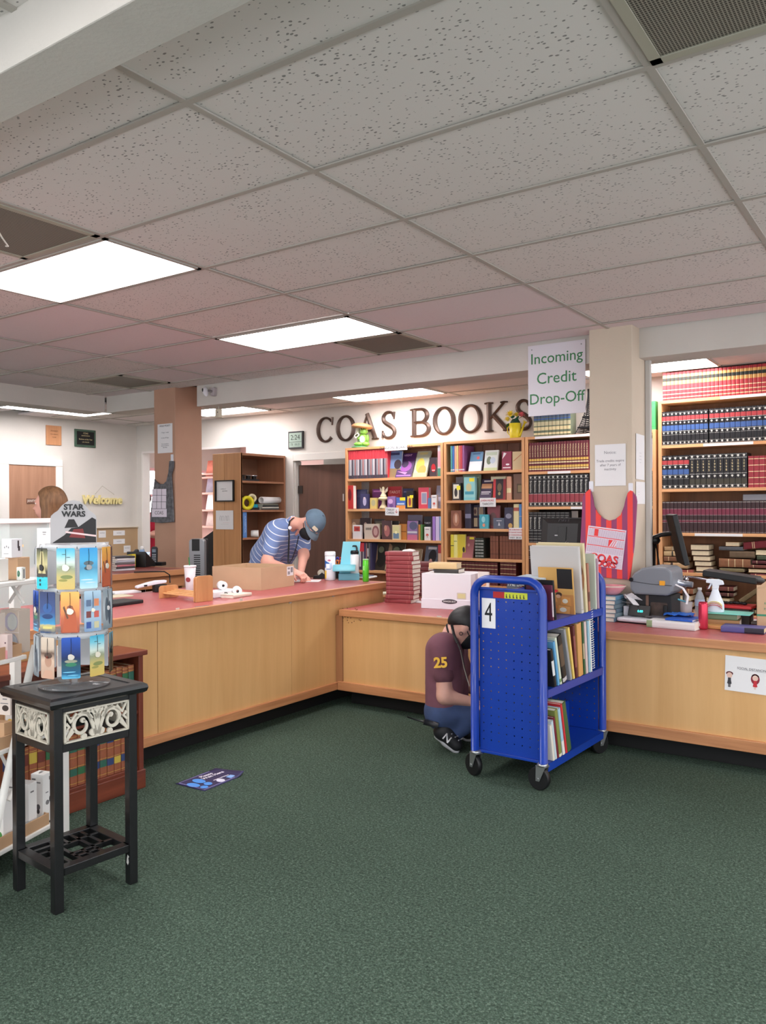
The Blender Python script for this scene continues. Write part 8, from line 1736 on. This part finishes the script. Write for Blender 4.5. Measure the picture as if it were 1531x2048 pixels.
gbox(85,0,.055,.065,.215,(232,230,228),'tall white gift box with grey leaf print on the bottom ladder tray',.035,[('L','e',.25,.45,.14,.07,GK),('L','e',.6,.33,.16,.06,(92,90,94)),('L','e',.15,.62,.09,.05,(80,78,82)),('L','e',.6,.24,.12,.05,(60,58,62)),('L','r',.1,.4,.88,.91,GK),('L','r',.1,.8,.82,.845,GK),('F','e',.5,.4,.2,.05,GK),('F','e',.8,.45,.1,.06,(80,78,82)),('F','r',.3,.6,.6,.62,GK),('F','r',.7,.9,.85,.92,GK),('T','r',.2,.8,.45,.5,GK),('T','e',.6,.6,.2,.08,(100,98,100))])
gbox(57,0,.05,.12,.205,(232,230,228),'tall white gift box with a green leaf mark on the bottom ladder tray',.03,[('L','e',.32,.5,.10,.06,GN),('L','r',.1,.4,.88,.91,GK),('T','e',.4,.5,.3,.12,GN),('F','r',.2,.6,.8,.83,GK)])
gbox(6,0,.07,.12,.205,(228,226,224),'tall white gift box with green print at the near end of the bottom ladder tray',.03,[('L','e',.8,.2,.15,.08,GN),('L','r',.3,.7,.86,.89,GK)])
gbox(31,1,.05,.055,.135,(232,230,228),'white gift box with a coloured nut picture on the second ladder tray',.03,[('L','e',.5,.45,.38,.2,(206,150,80)),('L','e',.45,.6,.25,.12,(226,190,90)),('L','e',.6,.35,.25,.12,(150,110,130)),('L','r',.15,.4,.82,.9,GK)])
gbox(8,1,.045,.08,.10,(196,158,122),'plain kraft box on the second ladder tray',.02); gbox(20,1,.035,.055,.105,(226,214,206),'cream gift box with a dark oval print above the kraft box',.03,[('L','e',.55,.28,.3,.12,(60,48,44)),('L','r',.3,.7,.74,.8,GK),('L','r',.3,.7,.62,.66,GK),('L','r',.1,.8,.45,.48,GK)],lift=.12)
gbox(40,1,.06,.08,.105,(206,190,176),'long cream gift box lying under the one with the dark oval',.13,lift=.0)
gbox(36,2,.07,.095,.185,(196,184,172),'grey gift carton with round windows showing pale mugs on the third ladder tray',.04,[('L','e',.60,.73,.36,.22,(170,166,184)),('L','e',.66,.73,.27,.19,(222,228,224)),('L','e',.60,.25,.36,.22,(160,162,182)),('L','e',.66,.25,.27,.19,(206,214,224)),('L','r',.0,1,.475,.5,(214,206,206)),('T','r',.2,.7,.3,.6,(226,216,206))])
gbox(-8,2,.05,.09,.185,(200,190,180),'second grey gift carton with round windows on the third ladder tray',.04,[('L','e',.5,.72,.3,.21,(226,224,220))])
gbox(15,2,.03,.07,.10,(216,196,192),'small pink marbled box in front of the grey cartons',.0,[('L','r',0,1,0,.35,(222,160,166)),('L','e',.85,.65,.05,.04,(110,80,90))])
gbox(33,3,.075,.065,.094,(190,154,120),'kraft carton in the middle of the top ladder shelf',.05,[('L','r',0,.04,0,1,(226,222,216))]); gbox(98,3,.05,.085,.098,(178,142,108),'darker kraft carton at the far end of the top ladder shelf',.085); gbox(-2,3,.05,.07,.094,(226,222,216),'white carton at the near end of the top ladder shelf',.05)
gbox(21,3,.065,.05,.080,(232,230,234),'small white cube box with black brush lettering stacked on the kraft carton',.06,[('F','r',.55,.68,.5,.9,(70,60,64)),('F','r',.6,.76,.35,.6,(70,60,64)),('L','r',.2,.7,.2,.23,GK),('L','e',.3,.55,.05,.06,GK),('L','e',.5,.6,.05,.06,GK),('L','e',.7,.55,.05,.06,GK)],lift=.0945)
gbox(43,3,.024,.027,.055,(226,228,222),'tiny white box with a green hexagon mark on the top ladder shelf',.012,[('L','e',.42,.5,.26,.24,(60,130,100)),('L','e',.42,.5,.14,.13,(226,228,222)),('F','r',.4,.7,.15,.85,GK)])
gbox(98,3,.04,.08,.115,(232,230,228),'white box with a brown shell picture standing on the darker kraft carton',.085,[('L','e',.65,.25,.25,.09,(110,88,66)),('L','e',.2,.16,.08,.13,(206,90,60)),('L','r',.4,.65,.82,.86,GK),('L','r',.42,.62,.74,.77,GK)],lift=.0985)
# black document tray seen under the top shelf
tag(MB().box(0,.14,0,.05,0,.06).build('file_tray', M((40,38,40), .5), None, mat=LM @ Matrix.Translation((-.02,.10,TIER[2][0]+.187)), bev=.003), 'black file tray lying on the grey gift cartons', 'tray')
# ------------------------------------------------------------------ bookmark carousel on the black stand
ACR = M((226,232,236), .12, alpha=.30, coat=.4); SCX = Vector((-2.842,1.972,0)); CANG = math.atan2(-1.972, 2.842)
bs = thing('bookmark_carousel', 'clear acrylic bookmark carousel with a curved header card on the black stand', 'display stand', (SCX[0], SCX[1], ZT))
MB().lathe([(.0,0),(.135,0),(.135,.006),(.0,.006)], 40, cap=False).build('base_disc', M((110,114,118), .12, alpha=.5), bs); MB().lathe([(.012,.006),(.012,.56)], 14).build('spindle', ACR, bs)
ZR3 = [1.352-ZT, 1.186-ZT, 1.012-ZT]; RR = .128
for z in ZR3:
    MB().lathe([(RR-.002,z-.014),(RR,z-.014),(RR,z+.010),(RR-.002,z+.010),(RR-.002,z-.014)], 40, cap=False).build('tier_band', M((226,230,234), .12, alpha=.42, coat=.3), bs); MB().lathe([(.012,z+.001),(RR,z+.001)], 40, cap=False).build('tier_disc', ACR, bs)
    for k in range(12): a = 2*PI*k/12; MB().tube([(RR*math.cos(a),RR*math.sin(a),z-.004),((RR+.012)*math.cos(a),(RR+.012)*math.sin(a),z-.004),((RR+.012)*math.cos(a),(RR+.012)*math.sin(a),z+.003)], .0014, 5).build('peg', CHROME, bs)
# header card
hw, zb0 = .086, ZR3[0]+.010; HT = 1.535-ZT-zb0
outl = [(-hw,0),(hw,0),(hw,HT*.56),(hw*.97,HT*.64),(hw*.85,HT*.70),(hw*.68,HT*.76),(hw*.50,HT*.88),(hw*.25,HT*.975),(0,HT),(-hw*.25,HT*.975),(-hw*.50,HT*.88),(-hw*.68,HT*.76),(-hw*.85,HT*.70),(-hw*.97,HT*.64),(-hw,HT*.56)]
HM = Matrix.Translation((0,0,zb0)) @ Matrix.Rotation(CANG+PI/2+R(2),4,'Z')
MB().prism(outl, -.0015, .0015, 'Y').build('header_card', M((176,172,174), .5), bs, mat=HM)
hb_ = MB(); hb_.prism([(-hw*.93,HT*.02),(hw*.97,HT*.02),(hw*.97,HT*.55),(hw*.8,HT*.6),(hw*.2,HT*.38),(-hw*.1,HT*.36),(-hw*.4,HT*.2)], -.0022, -.001, 'Y', 0); hb_.prism([(-hw*.4,HT*.36),(-hw*.22,HT*.56),(hw*.02,HT*.56),(hw*.2,HT*.38)], -.0022, -.001, 'Y', 0); hb_.prism([(-hw*.35,HT*.25),(hw*.97,HT*.15),(hw*.97,HT*.19),(-hw*.35,HT*.29)], -.0027, -.001, 'Y', 1); hb_.prism([(-hw*.2,HT*.15),(hw*.5,HT*.12),(hw*.4,HT*.34),(-.0,HT*.33)], -.0024, -.001, 'Y', 2)
hb_.build('header_print', [M((30,26,28), .5), M((226,196,196), .5), M((120,40,40), .5)], bs, mat=HM)
text('STAR\nWARS', .030, BLACK, bs, M4=HM @ Matrix.Translation((0,-.003,HT*.755)) @ Matrix.Rotation(PI/2,4,'X'), bold=.0012, lsp=.92, sx=1.05)
CARD_ME = {}
def bmk(tier, rel, rgb_stops, label, charm=None, w=.068, h=.157, tilt=0, skew=0, noise=.12, scene=()):
    a = CANG+R(rel); rr = RR+.013+.001*tier; z = ZT+ZR3[tier]-.002
    T = Matrix.Translation((SCX[0]+rr*math.cos(a), SCX[1]+rr*math.sin(a), z)) @ Matrix.Rotation(a+PI/2+R(skew),4,'Z') @ Matrix.Rotation(R(tilt),4,'X')
    mat_ = ramp_mat(rgb_stops, 2, .25, noise, 30, h, 1.0)
    t = thing('bookmark', label, 'bookmark', mat=T)
    MB().prism(rrect(w,h,.006,4,0,-h/2), -.0006, .0006, 'Y').build('card', mat_, t)
    if scene: art(t, w, h, scene, -.0008, 'printed_scene', Matrix.Translation((-w/2,0,-h)))['kind'] = 'stuff'
    MB().tube([(0,-.001,-.004),(.001,-.003,-.03),(0,-.003,-.065)], .0009, 5).build('cord', DARK, t)
    if charm:
        c_, r_ = charm; r_ *= .8; MB().prism([(r_*math.cos(q)*(1+.12*math.cos(3*q)), -.075+r_*math.sin(q)*(1+.1*math.cos(2*q+1))) for q in np.linspace(0,2*PI,17)[:-1]], -.005, -.002, 'Y').build('charm', M(c_,.35,.3), t, bev=.0008)
    return t
desert = [(0,(206,176,96)),(.3,(196,180,110)),(.5,(150,160,130)),(.65,(206,222,214)),(.85,(120,200,220)),(1,(60,170,206))]
sea = [(0,(190,224,232)),(.25,(110,196,226)),(.5,(70,150,190)),(.7,(60,170,220)),(1,(30,150,214))]
orange = [(0,(150,70,50)),(.35,(190,100,64)),(.6,(226,150,80)),(1,(240,180,90))]
night = [(0,(90,180,220)),(.12,(30,90,130)),(.35,(40,80,90)),(.5,(20,40,90)),(1,(30,80,180))]
dark = [(0,(40,190,206)),(.28,(40,190,206)),(.30,(40,36,32)),(.45,(60,56,44)),(.6,(190,180,130)),(.85,(120,120,80)),(1,(26,28,26))]
deep = [(0,(20,60,110)),(.18,(190,180,120)),(.22,(50,140,190)),(.5,(40,70,130)),(1,(20,40,90))]
pale = [(0,(120,150,186)),(.4,(160,186,206)),(.7,(130,160,190)),(1,(170,200,220))]
beige = [(0,(190,160,140)),(.3,(196,166,146)),(.45,(206,180,160)),(.62,(110,90,80)),(.72,(196,180,164)),(1,(206,192,176))]
teal_ = [(0,(16,30,28)),(.4,(30,44,44)),(.7,(50,96,110)),(1,(60,150,176))]
silv = [(0,(120,140,150)),(.5,(190,200,206)),(1,(150,166,176))]
wht = [(0,(226,226,230)),(1,(232,232,234))]
SCN = {id(desert): [('e',.55,.30,.34,.05,(128,138,84)),('e',.35,.22,.25,.03,(150,146,80)),('e',.5,.55,.42,.025,(150,160,140)),('e',.4,.85,.12,.008,(60,90,100)),('e',.65,.78,.12,.008,(60,80,90))],
 id(sea): [('e',.5,.62,.28,.06,(90,110,120)),('e',.45,.5,.2,.05,(70,90,100)),('e',.4,.22,.35,.012,(226,236,240)),('e',.6,.15,.3,.01,(226,236,240))],
 id(orange): [('p',[(.08,.02),(.92,.02),(.78,.5),(.62,.66),(.38,.64),(.22,.45)],(184,92,60)),('p',[(.12,.62),(.2,.66),(.42,.36),(.34,.34)],(110,74,56)),('e',.5,.62,.16,.05,(150,90,66))],
 id(night): [('e',.5,.42,.34,.04,(150,150,130)),('e',.5,.34,.3,.05,(50,120,90)),('e',.4,.16,.35,.012,(120,196,226)),('e',.6,.08,.3,.01,(120,196,226))],
 id(dark): [('p',[(.15,.38),(.85,.38),(.62,.92),(.38,.92)],(190,180,132)),(.25,.4,.08,.14,(20,60,70)),(.25,.4,.18,.24,(20,60,70)),(.46,.54,.38,.9,(120,110,80))],
 id(pale): [(.12,.4,.62,.78,(90,110,140)),(.58,.86,.62,.8,(206,130,90)),(.12,.4,.34,.5,(120,60,60)),(.58,.86,.34,.5,(196,90,80)),(.12,.4,.08,.24,(50,80,150)),(.58,.86,.08,.24,(190,186,150))],
 id(beige): [('e',.55,.42,.26,.14,(176,138,118)),('e',.55,.56,.30,.07,(84,68,60)),('p',[(.1,0),(.95,0),(.8,.2),(.3,.2)],(196,156,134))],
 id(deep): [('e',.5,.6,.3,.12,(50,90,150)),('e',.5,.4,.35,.06,(30,60,110)),(.2,.8,.1,.16,(206,196,120))], id(teal_): [('p',[(.2,0),(.8,0),(.65,.6),(.5,.75),(.35,.6)],(24,34,30)),('e',.5,.68,.1,.05,(120,130,110))], id(silv): [('e',.4,.5,.2,.3,(90,104,116)),('e',.7,.4,.15,.3,(70,84,98))]}
CRM, SIL, BLK = (226,222,206), (150,150,150), (30,30,32)
for a in ((0,-54,dark,'dark and cyan bookmark on the top tier of the carousel',(BLK,.016)),(0,-12,desert,'desert coloured bookmark on the top tier of the carousel',(CRM,.017)),(0,22,sea,'bright sky blue bookmark on the top tier of the carousel',(SIL,.014)),(0,58,orange,'orange bookmark on the top tier of the carousel',(CRM,.015)),(0,-84,silv,'grey white bookmark seen edge on at the left of the top tier',None),(0,84,[(0,(70,40,44)),(1,(96,50,56))],'wine red bookmark seen edge on at the right of the top tier',None),
          (1,-78,night,'blue bookmark at the left side of the middle tier',(CRM,.016)),(1,-42,deep,'deep navy and gold bookmark on the middle tier',None),(1,-6,orange,'orange bookmark on the middle tier of the carousel',(CRM,.016)),(1,28,pale,'pale blue bookmark on the middle tier of the carousel',(CRM,.01)),(1,60,silv,'silver blue bookmark on the middle tier of the carousel',((236,236,236),.012)),(1,86,[(0,(30,30,34)),(1,(60,64,70))],'black bookmark seen edge on at the right of the middle tier',(BLK,.012)),
          (2,-42,beige,'beige portrait coloured bookmark on the bottom tier',((120,60,50),.006)),(2,-5,night,'royal blue bookmark on the bottom tier of the carousel',((206,200,190),.015)),(2,35,desert,'desert coloured bookmark on the bottom tier of the carousel',(CRM,.015)),(2,72,teal_,'dark teal bookmark on the bottom tier of the carousel',(BLK,.012)),(2,-76,silv,'pale grey green bookmark at the left of the bottom tier',None)):
    bmk(a[0], a[1], a[2], a[3], a[4], skew=random.uniform(-6,6), scene=SCN.get(id(a[2]), ()))
for tier in range(3):
    for rel in (120,150,180,210,240): bmk(tier, rel+tier*6, wht, 'white backed bookmark on the far side of the %s tier' % ['top','middle','bottom'][tier], noise=0)['group'] = 'far side bookmarks'

# ------------------------------------------------------------------ the smallest books of the shelves, joined
_bm = bmesh.new(); _mats = []
for me, T in STUFF:
    k0 = len(_bm.faces); tmp = me.copy(); tmp.transform(T); idx = []
    for mm in me.materials:
        if mm not in _mats: _mats.append(mm)
        idx.append(_mats.index(mm))
    _bm.from_mesh(tmp); _bm.faces.ensure_lookup_table()
    for f in _bm.faces[k0:]: f.material_index = idx[f.material_index]
    bpy.data.meshes.remove(tmp)
_me = bpy.data.meshes.new('small_books'); _bm.to_mesh(_me); _bm.free()
for mm in _mats: _me.materials.append(mm)
_o = link('small_books', _me); tag(_o, 'many small comic and encyclopedia volumes packed on the back shelves', 'books', kind='stuff')

# ------------------------------------------------------------------ pieces that belong to a part go one level deeper
def base(n): return n.split('.')[0]
def nest(root, host, *kids, every=False):
    ch = list(root.children_)
    hosts = [c for c in ch if base(c.name) == host]
    if not hosts: return
    for kid in kids:
        for c in [c for c in ch if base(c.name) == kid]:
            h = min(hosts, key=lambda q: (centre(q)-centre(c)).length) if len(hosts) > 1 else hosts[0]
            b = h.matrix_basis.inverted() @ c.matrix_basis; c.parent = h; c.matrix_basis = b
def centre(o):
    bb = [Vector(q) for q in o.bound_box]; return o.matrix_basis @ (sum(bb, Vector())/8)
class _Rt:
    def __init__(s, o, ch): s.o = o; s.children_ = ch
_kids = {}
for o in bpy.data.objects:
    if o.parent is not None: _kids.setdefault(o.parent.name, []).append(o)
RULES = {'person': [('cap','cap_brim','cap_patch','cap_button'),('face_mask','mask_loop'),('shoe','sole','lace','letter_mark'),('lanyard','badge','badge_cord'),('shirt','sleeve_band','sleeve_number','collar')],
 'book_cart': [('caster_fork','caster_wheel'),('number_sheet','number'),('end_panel','maker_plate','tape_residue')], 'desk_phone': [('body','display','keypad')], 'cordless_phone': [('handset','display','keypad')],
 'water_bottle': [('lid','loop_handle')], 'digital_clock': [('case','display','divider','digits')], 'packing_machine': [('housing','switch','knob','seam'),('base','strap','printed_panel','clip')], 'hanging_sign': [('board','lettering','screw')],
 'wipes_canister': [('body','label_print','emblem')], 'door_2': [('door_leaf','hinge','tape_scrap','scuff_mark')], 'flower_can': [('body','spout','handle'),('spout','rose')], 'bookmark_carousel': [('header_card','header_print','lettering')],
 'tower_fan': [('front_shell','control_panel','grille')], 'tote_bag': [('bag_body','print')], 'cardboard_box': [('wall_panel','shipping_label')], 'archive_box': [('lid','oval_mark'),('body','label_field')], 'computer_monitor': [('back_shell','lettering','port_label')],
 'soda_can': [('body','code_mark')], 'postal_scale': [('display','lettering')], 'floor_marker': [('mat','border_line','logo_field','round_mark')], 'carton': [('body','green_line')], 'frog_figurine': [('frog_body','eye','belly'),('eye','pupil')], 'drink_cup': [('cup_body','emblem'),('lid','straw')], 'security_camera': [('body','lens')], 'motion_sensor': [('body','eye')], 'wall_plaque': [('board','plate')], 'counter_partition': [('pane','sticker')], 'plastic_cup': [('cup_body','drink')], 'ladder_shelf': [('shelf','tray_lip','tray_end')]}
bpy.context.view_layer.update()
for o in list(bpy.data.objects):
    if o.parent is None and base(o.name) in RULES:
        for r_ in RULES[base(o.name)]: nest(_Rt(o, [c for c in _kids.get(o.name, []) if c.parent == o]), r_[0], *r_[1:])
